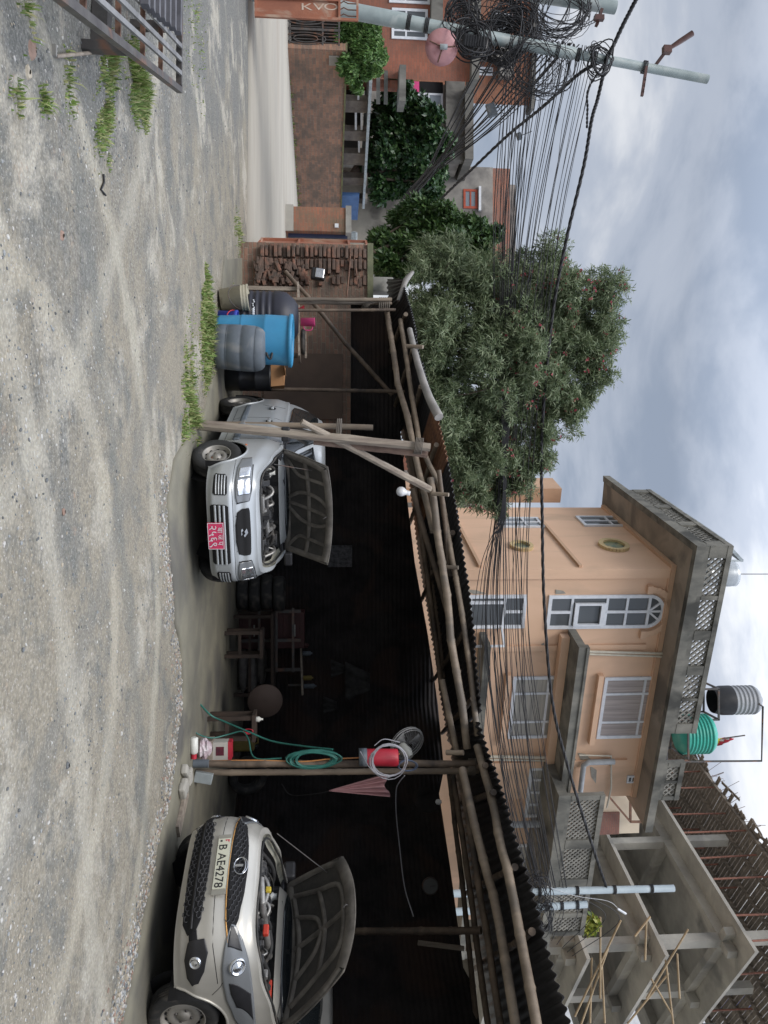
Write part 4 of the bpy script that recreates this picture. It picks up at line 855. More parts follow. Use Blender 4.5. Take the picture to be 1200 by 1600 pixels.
# ================================================================ steel rack at the near left
rack = T('steel_rack', 'low rusty black steel rack of long flat bars at the left yard edge', 'rack', G(100, 60))
zr_ = .32
ca, cb = G(280, 140, zr_), G(100, 0, zr_)
ld = (cb-ca).normalized(); wd = Vector((-1, .0, 0)); wd = (G(281, 0, zr_)-ca).normalized()
def rk(a, b, dz=0): return ca+ld*a+wd*b+Vector((0, 0, dz))
Lr = 3.6; mb = MB(); mb.beam(rk(-.03, 0), rk(Lr, 0), .045, .045); mb.beam(rk(0, .03), rk(0, 2.6), .045, .045); mb.beam(rk(.03, .50), rk(Lr, .50), .06, .05); mb.build('frame', m_steel, rack)
for b in (.13, .24, .35):
    mb = MB(); mb.beam(rk(.04, b, .02), rk(Lr, b, .02), .032, .018); mb.build('flat_bar', M('worn_grey_steel', (.24, .24, .24), (.14, .14, .14), 5, .5, .1) if b == .13 else bpy.data.materials['worn_grey_steel'], rack)
for a in (.55, 1.15, 1.8, 2.5, 3.2): mb = MB(); mb.beam(rk(a, .03, -.04), rk(a, .48, -.04), .022, .03); mb.build('cross_bar', m_rust, rack)
for (a, b) in ((.25, .46), (1.55, .04), (3.3, .04), (.2, 1.5)):
    mb = MB(); mb.beam(rk(a, b, -.05), rk(a, b, -zr_-.01), .06, .06); mb.build('leg', m_steel, rack)
mb = MB(); mb.beam(rk(1.3, .1, -.27), rk(1.3, 1.4, -.25), .10, .10); mb.build('leg', m_steel, rack)
m_slat = M('stacked_grey_slats', (.13, .13, .145), (.08, .08, .09), 5, .5, .15)
for i in range(7):
    mb = MB(); b = 1.05+i*.02; z = .06; p0, p1 = ca+wd*(.52+i*.03)+ld*(.10)+Vector((0, 0, .05)), 0
    x_ = 278-i*8.5; q0 = G(x_, 52-i*7, zr_+.06); mb.beam(q0, q0+wd*2.0, .05, .05); mb.build('slat', m_slat, rack)
mb = MB(); mb.tube([G(88, 88, .03), G(130, 84, .04), G(165, 80, .06)], .011, 6); tag(mb.build('wooden_stake', m_timber), 'pale thin wooden stake lying on the grey gravel by the steel rack', 'stake')
mb = MB(); mb.beam(G(84, 70, .02), G(84, 88, .02), .022, .03); tag(mb.build('iron_offcut', m_conc), 'short grey iron offcut on the gravel beside the stake', 'scrap')
mb = MB(); mb.tube([G(x, y, .015) for x, y in ((162, 272), (163, 285), (158, 296), (165, 305))], .008, 5); tag(mb.build('twig', m_black), 'dark bent twig lying on the dusty ground', 'twig')
# ================================================================ drums and buckets
def vessel(name, label, cat, xb, yb, xt, half, prof_f, mat_, Y=None, part='body', group=None, tilt=0, z0=.035):
    b = G(xb, yb, z0) if Y is None else Vector((P(xb, yb, Y).x, Y, z0)); top_ = P(xt, yb, b.y).z-b.z; r = half/1200*b.y
    root = T(name, label, cat, b, group=group); root.rotation_euler = (0, tilt, 0); mb = MB(); mb.lathe(prof_f(r, top_), n=36); mb.build(part, mat_, root, local=True); return root, r, top_
m_blue = M('blue_drum_plastic', (.045, .27, .48), (.04, .22, .40), 2, .45, .1, 8, c3=(.09, .33, .50), sc3=1.5)
m_navy = M('dusty_black_tank_plastic', (.025, .026, .04), (.016, .017, .026), 3, .5, .1)
m_gdrum = M('grey_drum_plastic', (.13, .155, .18), (.09, .105, .125), 3, .6, .2, 20, c3=(.2, .2, .2), sc3=3)
root, r, h = vessel('blue_drum', 'open topped bright blue plastic drum standing behind the grey drum', 'drum', 345, 527, 458, 38, lambda r, h: [(.01, 0), (r*.84, 0), (r*.88, .04), (r*.93, h*.3), (r*.93, h*.31), (r*.95, h*.32), (r*.95, h*.335), (r*.94, h*.35), (r*.99, h*.62), (r*1.01, h*.63), (r*1.0, h*.65), (r, h*.94)], m_blue, Y=10.55, tilt=R(2))
mb = MB(); mb.lathe([(r, h*.94), (r*1.07, h*.945), (r*1.08, h*.99), (r*.98, h), (r*.95, h*.96), (r*.93, h*.5)], n=36); mb.build('rim', m_blue, root, local=True)
mb = MB(); mb.lathe([(.01, h*.86), (r*.94, h*.86)], n=36); mb.build('dark_water', glassmat('dark_water', (.01, .012, .014), .05), root, local=True)
root, r, h = vessel('grey_drum', 'scuffed dark grey closed plastic drum in front of the blue drum', 'drum', 337, 541, 416, 35, lambda r, h: [(.01, 0), (r*.86, 0), (r*.96, .03), (r*.985, h*.22), (r*.972, h*.23), (r*.972, h*.26), (r*.99, h*.27), (r*1.01, h*.5), (r*.995, h*.51), (r*.995, h*.54), (r*1.01, h*.55), (r, h*.78), (r*.98, h*.79), (r*.98, h*.82), (r*.97, h*.85), (r*.9, h*.93), (r*.78, h*.98), (.01, h)], m_gdrum, tilt=R(3))
mb = MB(); mb.tube(smooth_pts([(-.02, 0-r*.1, h), (-.1, -r*.1, h+.03), (-.12, -r*.1, h+.07), (0, -r*.1, h+.085), (.12, -r*.1, h+.07), (.1, -r*.1, h+.03), (.02, -r*.1, h)], 4), .016, 7); mb.build('handle', m_black, root, local=True)
for q in (.24, .52, .80): mb = MB(); mb.lathe([(r*.955, h*q), (r*1.0, h*q+.008), (r*.955, h*q+.016)], n=36); mb.build('band', m_gdrum, root, local=True)
def tankprof(r, h):
    p = [(.01, 0), (r*.97, 0)]
    for i in range(8): z = h*(.06+.66*i/8); p += [(r*.975, z), (r*.975, z+h*.035), (r, z+h*.045), (r, z+h*.075)]
    return p+[(r, h*.76), (r*.96, h*.84), (r*.72, h*.95), (r*.5, h), (.01, h)]
root, r, h = vessel('black_tank', 'ribbed black plastic water tank left of the blue drum', 'water tank', 350, 497, 466, 42, tankprof, m_navy, Y=11.25, part='tank_body')
mb = MB()
for j in range(8):
    an = -math.pi/2-.45+j*.075; rr_ = .012 if j < 5 else .022; mb.lathe([(.003, 0), (rr_, 0), (rr_, .004), (.003, .006)], (math.cos(an)*r*1.001, math.sin(an)*r*1.001, h*.42+(.01*math.sin(j*2) if j < 5 else 0)), axis=(math.cos(an), math.sin(an), 0), n=10)
mb.build('white_marking', m_white, root, local=True)
m_buck = M('dirty_cream_bucket', (.48, .45, .34), (.36, .33, .25), 3, .6, .15, c3=(.25, .22, .16), sc3=4)
root, r, h = vessel('cream_bucket', 'dirty cream paint bucket with ribbed lip, left of the blue pail', 'bucket', 345, 468, 389, 20, lambda r, h: [(.01, 0), (r*.8, 0), (r*.92, h*.72), (r*.98, h*.73), (r*.98, h*.77), (r*.93, h*.78), (r*1.0, h*.84), (r*1.0, h*.88), (r*.95, h*.89), (r*1.03, h*.95), (r*1.03, h), (r*.93, h), (r*.85, h*.5), (.01, h*.5)], m_buck, tilt=R(-5))
mb = MB(); mb.tube([(math.cos(t)*r*.95, -abs(math.sin(t))*r*1.05-.01, h*.75-math.sin(t)*h*.42) for t in np.linspace(0, math.pi, 13)], .006, 5); mb.build('handle', m_steel, root, local=True)
m_bb = M('royal_blue_pail', (.03, .06, .42), (.02, .04, .3), 4, .5, .2)
root, r, h = vessel('blue_pail', 'small royal blue pail with a red band in the weeds before the drums', 'bucket', 341, 497, 371, 14, lambda r, h: [(.01, 0), (r*.85, 0), (r*.95, h*.8), (r*1.1, h*.85), (r*1.1, h), (r*.95, h), (r*.85, h*.4), (.01, h*.4)], m_bb, tilt=R(6))
m_redp = M('red_plastic', (.5, .03, .05), (.4, .02, .04), 4, .5, .05)
mb = MB(); mb.tube([(math.cos(t)*r*1.04, -abs(math.sin(t))*r*1.05, h*.85-math.sin(t)*h*.35) for t in np.linspace(0, math.pi, 11)], .008, 5); mb.build('handle', m_redp, root, local=True)
root, r, h = vessel('black_drum', 'shiny black drum in the gloom with a cardboard box on top', 'drum', 352, 588, 424, 22, lambda r, h: [(.01, 0), (r, 0), (r, h*.3), (r*1.03, h*.32), (r, h*.34), (r, h*.64), (r*1.03, h*.66), (r, h*.68), (r, h*.97), (r*1.03, h), (.01, h*.98)], M('glossy_black_drum', (.02, .022, .026), (.012, .012, .015), 3, .35, .1), Y=11.4)
topz = root.location.z+h
m_card = M('brown_cardboard', (.42, .22, .10), (.36, .19, .09), 3, .85, .1)
root2 = T('cardboard_box', 'open brown cardboard carton on the black drum', 'box', (root.location.x, root.location.y, topz+.002)); mb = MB(); mb.hexa([(-.16, -.14, 0), (.16, -.12, 0), (.15, .14, 0), (-.15, .12, 0), (-.16, -.15, .17), (.14, -.13, .20), (.15, .14, .18), (-.15, .12, .2)]); mb.build('carton', m_card, root2, local=True)
mb = MB(); mb.prism([(-.16, -.15, .172), (.0, -.14, .186), (.02, -.26, .22), (-.13, -.27, .2)], (0, 0, .005)); mb.build('flap', m_card, root2, local=True)
# plank shelf over the tanks with jug and funnel
sh = T('plank_shelf', 'worn plank shelf behind the tanks carrying the pink jug', 'shelf', P(468, 505, 11.9)); mb = MB(); mb.beam(P(466, 448, 12.0), P(468, 562, 11.7), .3, .03); mb.build('plank', m_timber, sh); mb = MB(); mb.beam(P(477, 500, 12.1), P(478, 560, 12.0), .03, .03); mb.build('rail', m_timber, sh)
for y in (452, 556): mb = MB(); q = P(465, y, 11.95); mb.beam((q.x, q.y, .03), q, .06, .06); mb.build('leg', m_timber, sh)
mb = MB(); q = P(470.5, 534, 11.8); mb.lathe([(.02, 0), (.18, .0), (.2, .03), (.18, .06), (.02, .05)], q, n=24); tag(mb.build('rubber_disc', m_rubber), 'flat black round rubber disc lying on the plank shelf', 'disc')
m_pink = M('pink_plastic', (.72, .08, .26), (.62, .06, .21), 3, .45, .05)
q = P(470, 503, 11.8); jr = T('pink_jug', 'bright pink plastic jug standing on the plank shelf', 'jug', q); mb = MB(); mb.lathe([(.01, 0), (.062, 0), (.066, .2), (.073, .215), (.066, .215), (.06, .02)], n=24); mb.build('body', m_pink, jr, local=True); mb = MB(); mb.tube(smooth_pts([(.06, 0, .18), (.12, 0, .16), (.12, 0, .06), (.06, 0, .04)], 4), .009, 6); mb.build('handle', m_pink, jr, local=True)
q = P(466, 482, 11.6); mb = MB(); mb.lathe([(.05, .09), (.052, .085), (.015, .03), (.01, -.0)], q, n=16); tag(mb.build('red_funnel', m_redp), 'small red funnel on the shelf left of the pink jug', 'funnel')
# headlight unit hung on the brick wall
q = P(497, 430, 13.35); hr = T('loose_headlight', 'loose chrome car headlight hanging on the old brick wall', 'headlight', q); m_chrome = M('bright_chrome', (.75, .76, .78), (.55, .56, .6), 6, .15, .1, metal=1)
mb = MB(); mb.box(q+Vector((0, -.04, 0)), (.20, .14, .24), Matrix.Rotation(R(8), 3, 'Y')); mb.build('housing', m_black, hr, bevel=.03); mb = MB(); mb.box(q+Vector((0, -.12, .03)), (.16, .02, .15), Matrix.Rotation(R(8), 3, 'Y')); mb.build('reflector', m_chrome, hr, bevel=.008)
# ================================================================ clutter round the middle post
Yp = 8.75
q = P(640, 771, 9.3); br = T('light_bulb', 'white unlit bulb hanging from the roof bamboo right of the brace', 'bulb', P(619, 768, 9.3)); m_bulb = M('milk_glass', (.75, .76, .78), (.7, .71, .74), 3, .3, 0)
c = P(627, 768, 9.3); mb = MB(); mb.lathe([(.003, -.062), (.03, -.056), (.052, -.035), (.060, 0), (.054, .028), (.034, .055), (.03, .07)], c, axis=(q-c).normalized(), n=20); mb.build('globe', m_bulb, br); mb = MB(); mb.tube([c+(q-c).normalized()*.065, c+(q-c).normalized()*.11, q], [.03, .03, .022], 12); mb.build('socket', m_white, br)
# fan
fc = P(636, 1161, 9.1); fan = T('wall_fan', 'grey and white electric fan tied to the middle bamboo post', 'fan', fc); ax = Vector((.35, -.75, .35)).normalized(); u = ax.orthogonal().normalized(); v = ax.cross(u)
m_fan = M('grey_fan_plastic', (.40, .40, .40), (.3, .3, .3), 5, .4, .05); m_fanw = M('cream_fan_motor', (.6, .6, .55), (.5, .5, .46), 5, .4, .05)
def circ(c, r, n=25): return [c+(u*math.cos(t)+v*math.sin(t))*r for t in np.linspace(0, 2*math.pi, n)]
mb = MB()
for r_, o_ in ((.21, 0), (.205, .03), (.205, -.03)): mb.tube(circ(fc+ax*o_, r_), .005 if o_ else .009, 5, caps=False)
for i in range(40): t = i*math.pi/20; d = u*math.cos(t)+v*math.sin(t); mb.tube([fc+ax*.06+d*.04, fc+ax*.05+d*.15, fc+d*.205], .0015, 3); mb.tube([fc-ax*.06+d*.04, fc-ax*.05+d*.15, fc+d*.205], .0015, 3)
mb.build('cage', m_fan, fan); mb = MB()
for i in range(3):
    t = i*2.094; rows = []
    for rr_ in (.03, .09, .15, .18): rows.append([fc+(u*math.cos(t+w_)+v*math.sin(t+w_))*rr_+ax*w_*.03 for w_ in (-.45*min(1, .2+rr_*5), 0, .45*min(1, .2+rr_*5))])
    mb.grid(rows)
mb.build('blades', m_fan, fan, solid=.003); mb = MB(); mp_ = P(634, 1173, 8.95); mb.tube([mp_-u*.02+ax*.10, mp_+ax*.03, mp_-ax*.09], [.035, .065, .05], 16); mb.build('motor', m_fanw, fan)
# red tub with coiled cable
q = P(562, 1183, Yp-.22); tb = T('red_tub', 'red plastic tub strapped sideways to the middle bamboo post', 'tub', q); e_ = P(622, 1184, Yp-.22); mb = MB(); L_ = (e_-q).length; mb.lathe([(.01, 0), (.085, 0), (.09, .01), (.097, L_*.98), (.088, L_), (.08, L_*.7), (.01, L_*.7)], q, axis=(e_-q).normalized(), n=26); mb.build('tub_wall', m_redp, tb)
mb = MB(); mb.lathe([(.091, .0), (.096, .0), (.099, .09), (.094, .09)], q-Vector((0, 0, .01)), axis=(e_-q).normalized(), n=26); mb.build('grey_band', m_gdrum, tb)
m_wire = M('grey_wire', (.42, .42, .46), (.3, .3, .33), 8, .5, 0)
rc = random.Random(11)
def coil(name, label, cx, cy, Y, rx, ry, n, r, mat_, jit=.12, cat='cable coil', tails=()):
    mb = MB(); c = P(cx, cy, Y); pts = []
    for i in range(n*18):
        t = i/18*2*math.pi; k = 1+jit*mn.noise(Vector((i*.05, 3, n))); pts.append(c+Vector((math.cos(t)*rx*k, .05*mn.noise(Vector((i*.11, 0, 1)))-.03, math.sin(t)*ry*(1+jit*mn.noise(Vector((i*.04, 8, n))))))+Vector((rx*.2*mn.noise(Vector((i*.013, 1, 1))), 0, ry*.25*mn.noise(Vector((i*.011, 5, 5))))))
    mb.tube(pts, r, 5)
    for tl in tails: mb.tube(smooth_pts([P(*q) for q in tl], 5), r, 5)
    return tag(mb.build(name, mat_), label, cat)
coil('wire_coil', 'loose coil of pale grey wire hung over the red tub', 608, 1187, Yp-.4, .175, .19, 7, .005, m_wire, .3, tails=[[(585, 1165, Yp-.4), (600, 1155, Yp-.4), (625, 1160, Yp-.4)], [(563, 1174, Yp-.35), (578, 1200, Yp-.35), (600, 1216, Yp-.3), (625, 1206, Yp-.3)]])
coil('hose_coil', 'green hose coiled round the middle bamboo post', 490, 1185, Yp-.12, .09, .25, 18, .009, M('green_hose', (.03, .16, .13), (.02, .11, .09), 6, .4, 0), .55)
coil('dark_wire_coil', 'bluish dark wire knotted round the post top below the fan', 636, 1195, Yp-.25, .06, .10, 6, .006, M('slate_wire', (.10, .13, .2), (.07, .09, .14), 6, .5, 0), .3)
m_hose = bpy.data.materials['green_hose']
def line(name, label, cat, pts, r, mat_, k=7, n=7): mb = MB(); mb.tube(smooth_pts([P(*q) for q in pts], k), r, n); return tag(mb.build(name, mat_), label, cat)
gp = lambda x, y, z=.05: tuple(x for x in (x, y, G(x, y, z).y))
line('green_hose_line', 'green hose looping from the floor up to the coil on the post', 'hose', [(298, 1115, 8.9), (296, 1100, 9.0), (301, 1093, 9.1), (312, 1100, 9.1), (330, 1118, 9.2), (352, 1128, 9.2), (385, 1142, 9.1), (425, 1158, 9.0), (475, 1166, 8.8), (520, 1171, 8.6)], .011, m_hose)
line('green_hose_loop', 'slack loop of green hose resting on the floor by the white bottle', 'hose', [(300, 1096, 9.1), (292, 1112, 8.95), (295, 1130, 8.85), (306, 1145, 8.8), (330, 1153, 8.9), (355, 1148, 9.0), (378, 1143, 9.0), (388, 1155, 8.9), (398, 1184, 8.7), (440, 1185, 8.65)], .009, m_hose)
line('brown_hose_end', 'short brown hose loop on the floor behind the white bottle', 'hose', [(300, 1150, 8.9), (299, 1125, 9.0), (303, 1108, 9.1), (308, 1115, 9.1), (306, 1150, 8.9)], .012, M('brown_rubber', (.12, .05, .03), bump=.05))
line('orange_hose', 'thin orange hose running down the middle post', 'hose', [(625, 1178, 8.55), (560, 1184, 8.6), (515, 1186, 8.62), (470, 1190, 8.62), (400, 1188, 8.64), (330, 1189, 8.66)], .008, M('orange_hose_rubber', (.5, .22, .07), (.42, .18, .06), 5, .4, 0))
line('hanging_flex', 'pale flex sagging from the post into the dark right bay', 'wire', [(632, 1212, 8.5), (624, 1222, 8.6), (619, 1235, 8.8), (619, 1270, 9.0), (624, 1320, 9.2), (632, 1385, 9.2), (646, 1432, 9.0)], .006, m_wire)
# pink cloth hung between wires
m_cloth = M('pink_cloth', (.44, .25, .26), (.36, .20, .21), 4, .9, .2, 15)
rows = []
for i in range(13):
    f = i/12; row = []
    for j in range(22):
        g = j/21; x = 514+f*88; yw0 = 1235-f*26; yw1 = 1236+f*9; y = yw0+(yw1-yw0)*g; row.append(P(x+ (3*math.sin(g*9)+6*g*g)*f, y, 8.7-.05*f*math.sin(g*26)-.03*f*math.cos(g*11)))
    rows.append(row)
mb = MB(); mb.grid(rows); cl = tag(mb.build('pink_cloth', m_cloth, solid=.004), 'faded pink cloth hanging gathered beside the middle post', 'cloth')
line('cloth_string', 'dark string tied below the gathered pink cloth', 'string', [(514, 1236, 8.7), (495, 1240, 8.8), (455, 1242, 9.2), (440, 1225, 9.4)], .005, m_cable)
# floor things by the post
q = G(303, 1170, .07); m_bot = M('white_bottle_plastic', (.72, .72, .68), (.65, .65, .6), 4, .4, 0)
bt = T('white_bottle', 'white plastic bottle with red cap lying at the foot of the middle post', 'bottle', (q.x, q.y, .04)); a, b = P(303, 1152, q.y), P(303, 1178, q.y); mb = MB(); mb.tube([a, a.lerp(b, .05), a.lerp(b, .9), b], [.03, .045, .045, .025], 16); mb.build('body', m_bot, bt); mb = MB(); mb.tube([b, b+(b-a).normalized()*.05], .03, 14); mb.build('cap', m_redp, bt)
mb = MB(); rows = []; c = P(318, 1170, 8.75)
for i in range(9):
    row = []
    for j in range(12):
        t = j/12*6.283; r_ = .10*math.sin(math.pi*(i+.3)/9)*(1+.35*mn.noise(Vector((i*.9, math.cos(t)*2, math.sin(t)*2)))); row.append(c+Vector((math.cos(t)*r_*1.2, math.sin(t)*r_, (i-4)*.024)))
    rows.append(row)
mb.grid(rows, closed=True, smooth=False); bg_ = tag(mb.build('plastic_bag', M('pale_crinkled_plastic', (.58, .54, .56), (.42, .30, .34), 14, .4, .3, 20)), 'crumpled pale plastic bag between the bottle and the red white box', 'bag')
q = P(333, 1173, 8.9); bx = T('red_white_box', 'red and white carton with a dark picture beside the middle post', 'box', q); m_carton = M('grey_white_carton', (.5, .48, .44), (.44, .42, .38), 4, .8, .05)
s_ = .20; mb = MB(); mb.box(q+Vector((0, .05, .085)), (s_, .15, .17)); mb.build('carton', m_carton, bx); mb = MB(); mb.box(q+Vector((0, .05, .19)), (s_+.002, .152, .04)); mb.build('red_band', m_redp, bx); mb = MB(); mb.box(q+Vector((0, -.0265, .08)), (.10, .003, .09)); mb.build('printed_picture', M('dark_red_print', (.16, .02, .04), (.06, .02, .03), 20, .5, 0), bx)
mb = MB(); q = P(333, 1173, 8.9); mb.box((q.x, q.y+.06, q.z/2+.015), (.24, .2, q.z-.035)); tag(mb.build('wooden_crate', m_timber, bevel=.005), 'small dark wooden crate under the red and white carton', 'crate')
q = P(308, 1194, 8.6); mb = MB(); mb.tube([P(302, 1193, 8.6), P(326, 1193, 8.6)], .045, 14); tag(mb.build('grey_canister', m_gdrum), 'grey cylindrical canister strapped at the foot of the middle post', 'canister')
mb = MB(); q = P(318, 1215, 8.7); mb.box(q, (.12, .06, .2), Matrix.Rotation(.2, 3, 'Y')); tag(mb.build('pale_block', m_galv, bevel=.008), 'pale metal block at the right foot of the middle post', 'block')
# bench in the gloom + frames
m_dw = M('dark_bench_wood', (.06, .04, .03), (.035, .025, .02), 4, .8, .2)
def bench(name, label, x_top, x_bot, y0, y1, Y, dep, mat_):
    a, b = P(x_top, y0, Y), P(x_top, y1, Y); root = T(name, label, 'bench', (a.x, Y, .03)); mb = MB(); mb.box(((a.x+b.x)/2, Y+dep/2, a.z), (b.x-a.x, dep, .04)); mb.build('top', mat_, root)
    for x in (a.x+.04, b.x-.04):
        for yy in (Y+.04, Y+dep-.04): mb = MB(); mb.beam((x, yy, .036), (x, yy, a.z-.02), .05, .05); mb.build('leg', mat_, root)
    mb = MB(); mb.box(((a.x+b.x)/2, Y+.04, a.z*.45), (b.x-a.x-.13, .03, .04)); mb.build('rail', mat_, root)
bench('wooden_bench', 'small brown wooden bench beside the green hose', 396, 345, 1118, 1160, 9.6, .3, m_dw)
bench('work_bench', 'long dark workbench at the back of the shed', 425, 370, 960, 1090, 12.3, .6, m_dw)
bench('step_stool', 'dark wooden stool right of the silver car bumper', 408, 370, 985, 1030, 11.2, .35, m_dw)
mb = MB(); q = P(428, 1095, 10.6); mb.lathe([(.01, -.02), (.23, -.02), (.24, 0), (.23, .02), (.01, .02)], q-Vector((0, 0, .12)), axis=(.15, -1, .1), n=30); tag(mb.build('round_board', M('brown_disc', (.045, .03, .025), bump=.1)), 'round brown board leaning in the dark behind the bench', 'board')
mb = MB(); q = P(392, 1127, 9.6); mb.lathe([(.01, 0), (.035, 0), (.035, .05), (.012, .08), (.012, .1), (.01, .1)], P(396, 1124, 9.75)+Vector((0, 0, .02)), n=12); tag(mb.build('small_white_bottle', m_bot), 'tiny white bottle standing on the brown bench', 'bottle')
mb = MB(); q = P(388, 1142, 9.5)
for i in range(4): mb.tube([q+Vector((.02*math.cos(t)*(1+i*.2), -.01*i, .06*math.sin(t))) for t in np.linspace(0, 6.28, 14)], .005, 5)
tag(mb.build('red_cable_loop', m_redp), 'little loop of red cable hung at the bench end', 'cable')
root = T('tool_rack', 'dark metal rack of bars standing at the back of the shed', 'rack', P(390, 1000, 12.9).to_2d().to_3d()+Vector((0, 0, .03)))
for y in (955, 1000, 1046): q = P(470, y, 12.9); mb = MB(); mb.beam((q.x, q.y, .04), q, .05, .05); mb.build('upright', m_steel, root)
for x in (405, 432, 458): mb = MB(); mb.beam(P(x, 950, 12.85), P(x, 1050, 12.85), .04, .04); mb.build('shelf_bar', m_steel, root)
# dark round fan and clock in the right bay
q = P(672, 1384, 10.9); ck = T('wall_clock', 'dim round wall clock in the dark right bay', 'clock', q); mb = MB(); mb.lathe([(.01, 0), (.11, 0), (.12, .01), (.12, .03), (.105, .035)], q, axis=(-.3, -1, 0), n=28); mb.build('rim', m_steel, ck)
ca_ = Vector((-.3, -1, 0)).normalized(); cu_ = Vector((1, -.3, 0)).normalized()
mb = MB(); mb.lathe([(.001, .028), (.105, .028)], q, axis=(-.3, -1, 0), n=28); mb.build('dial', M('grey_dial', (.16, .165, .17), bump=0), ck); mb = MB(); mb.beam(q+ca_*.032, q+ca_*.032+Vector((0, 0, .07)), .006, .002); mb.beam(q+ca_*.032, q+ca_*.032+cu_*.045, .008, .002); mb.build('hands', m_black, ck)
q = P(666, 1250, 10.4); f2 = T('hanging_lamp', 'dark round lamp shade near the gap in the back wall', 'lamp', q); mb = MB(); mb.lathe([(.02, .1), (.06, .09), (.19, 0), (.185, 0), (.06, .08)], q, axis=(-.2, 1, .4), n=28); mb.build('shade', m_iron_gloom, f2); mb = MB(); mb.lathe([(.002, -.035), (.03, -.02), (.038, .01), (.02, .05)], P(684, 1253, 10.3), axis=(0, 0, 1), n=16); mb.build('bulb', m_bulb, f2)
mb = MB(); q = G(284, 1270, .05); mb.beam(G(292, 1235, .06), G(278, 1300, .05), .16, .03); tag(mb.build('loose_plank', m_timber), 'loose plank on the floor beside the silver car bumper', 'plank')
mb = MB(); rr = random.Random(2)
for i, (x, y) in enumerate(((288, 1205), (292, 1218), (287, 1228), (294, 1212), (284, 1236))):
    q = G(x, y, .06); mb = MB(); mb.box((q.x, q.y, .07), (.12+rr.random()*.06, .1, .07), Matrix.Rotation(rr.random(), 3, 'Z')); tag(mb.build('rubble_lump', m_conc_new, bevel=.02), 'pale rubble lump in the little heap right of the middle post', 'rubble', 'rubble heap beside the middle post')

# dim workshop clutter against the back wall
m_rag = M('near_black_cloth', (.05, .05, .052), (.02, .02, .02), 7, .9, .3)  # rag colour taken down to near black
m_redcab = M('dark_red_cabinet_paint', (.07, .018, .018), (.04, .012, .012), 3, .6, .1); m_sack = M('grey_woven_sack', (.16, .15, .14), (.09, .085, .08), 8, .9, .4, 40)
cbn = T('red_cabinet', 'dark red tool cabinet half lost in the gloom at the back', 'cabinet', P(440, 985, 13.1).to_2d().to_3d()+Vector((0, 0, .03))); q = cbn.location
mb = MB(); mb.box(q+Vector((0, .2, .55)), (.62, .4, 1.1)); mb.build('case', m_redcab, cbn, bevel=.01)
for i in range(3): mb = MB(); mb.box(q+Vector((0, -.01, .2+i*.34)), (.56, .02, .28)); dw = mb.build('drawer', m_redcab, cbn, bevel=.005); mb = MB(); mb.box(q+Vector((0, -.035, .26+i*.34)), (.2, .02, .02)); mb.build('handle', m_alum_, dw)
def sackpile(name, label, c, n, s, seed):
    rg = random.Random(seed)
    for i in range(n):
        p = Vector(c)+Vector((rg.uniform(-.3, .3), rg.uniform(-.1, .1), .09+i*.15)); mb = MB(); rows = []
        for a in range(9):
            f = a/8; w_ = math.sin(math.pi*(f*.9+.05))**.45; rows.append([p+Vector(((f-.5)*s*1.6, math.cos(t)*s*.5*w_+.03*mn.noise(Vector((a, t, i))), math.sin(t)*.09*w_*(1+.2*mn.noise(Vector((a*.7, t*2, i)))))) for t in np.linspace(0, 6.283, 13)[:-1]])
        mb.grid(rows, closed=True); tag(mb.build(name, m_sack), label % ('lowest', 'middle', 'topmost')[min(i, 2)], 'sack', 'sacks stacked at the back of the shed')
sackpile('grain_sack', 'grey woven sack, %s of the pile at the back wall', P(400, 1060, 13.0).to_2d().to_3d()+Vector((0, 0, .03)), 3, .42, 4)
def tyre_at(c, lb, r=.29, flat=True, ax=(0, 0, 1)):
    mb = MB(); mb.lathe([(r*.58, -.08), (r*.75, -.095), (r*.95, -.085), (r, -.05), (r, .05), (r*.95, .085), (r*.75, .095), (r*.58, .08), (r*.58, -.08)], c, ax, n=30); tag(mb.build('spare_tyre', m_rubber), lb, 'tyre', 'old tyres at the back of the shed')
q = P(372, 925, 12.8).to_2d().to_3d()
for i, w_ in enumerate(('bottom', 'second', 'third', 'top')): tyre_at(q+Vector((.03*(i % 2), 0, .14+i*.195)), 'worn black tyre, %s of the stack behind the silver hatchback' % w_)
tyre_at(P(400, 1215, 11.6).to_2d().to_3d()+Vector((0, .1, .32)), 'worn tyre leaning on the dark back wall right of the middle post', ax=(.1, -1, .3))
root = T('jerrycan', 'faded yellow jerrycan on the floor at the back', 'can', P(372, 1160, 12.2).to_2d().to_3d()+Vector((0, 0, .03))); q = root.location; m_yc = M('faded_yellow_plastic', (.25, .19, .05), (.18, .14, .04), 4, .6, .1)
mb = MB(); mb.box(q+Vector((0, 0, .18)), (.26, .18, .34)); mb.build('body', m_yc, root, bevel=.04); mb = MB(); mb.lathe([(.03, 0), (.03, .05), (.001, .05)], q+Vector((.07, 0, .35)), n=12); mb.build('cap', m_black, root); mb = MB(); mb.tube([q+Vector((-.09, 0, .34)), q+Vector((-.07, 0, .40)), q+Vector((.01, 0, .40)), q+Vector((.03, 0, .34))], .014, 6); mb.build('handle', m_yc, root)
for i, (x, y, lb) in enumerate(((520, 1045, 'pale rag hanging on the dark back wall above the workbench'), (560, 1065, 'dim grey jacket hanging high on the back wall'), (508, 1102, 'small pale rag on the back wall left of the fan'))):
    rows = []
    for a in range(8):
        row = []
        for b in range(9): row.append(P(x+18-a*(5.5 if i == 1 else 3), y+(b-4)*(2.5+a*.5)*(1.3 if i == 1 else .6), 13.2+.05*math.sin(b*2.1+a*.4)))
        rows.append(row)
    mb = MB(); mb.grid(rows); tag(mb.build('hanging_rag', m_rag, solid=.006), lb, 'cloth')
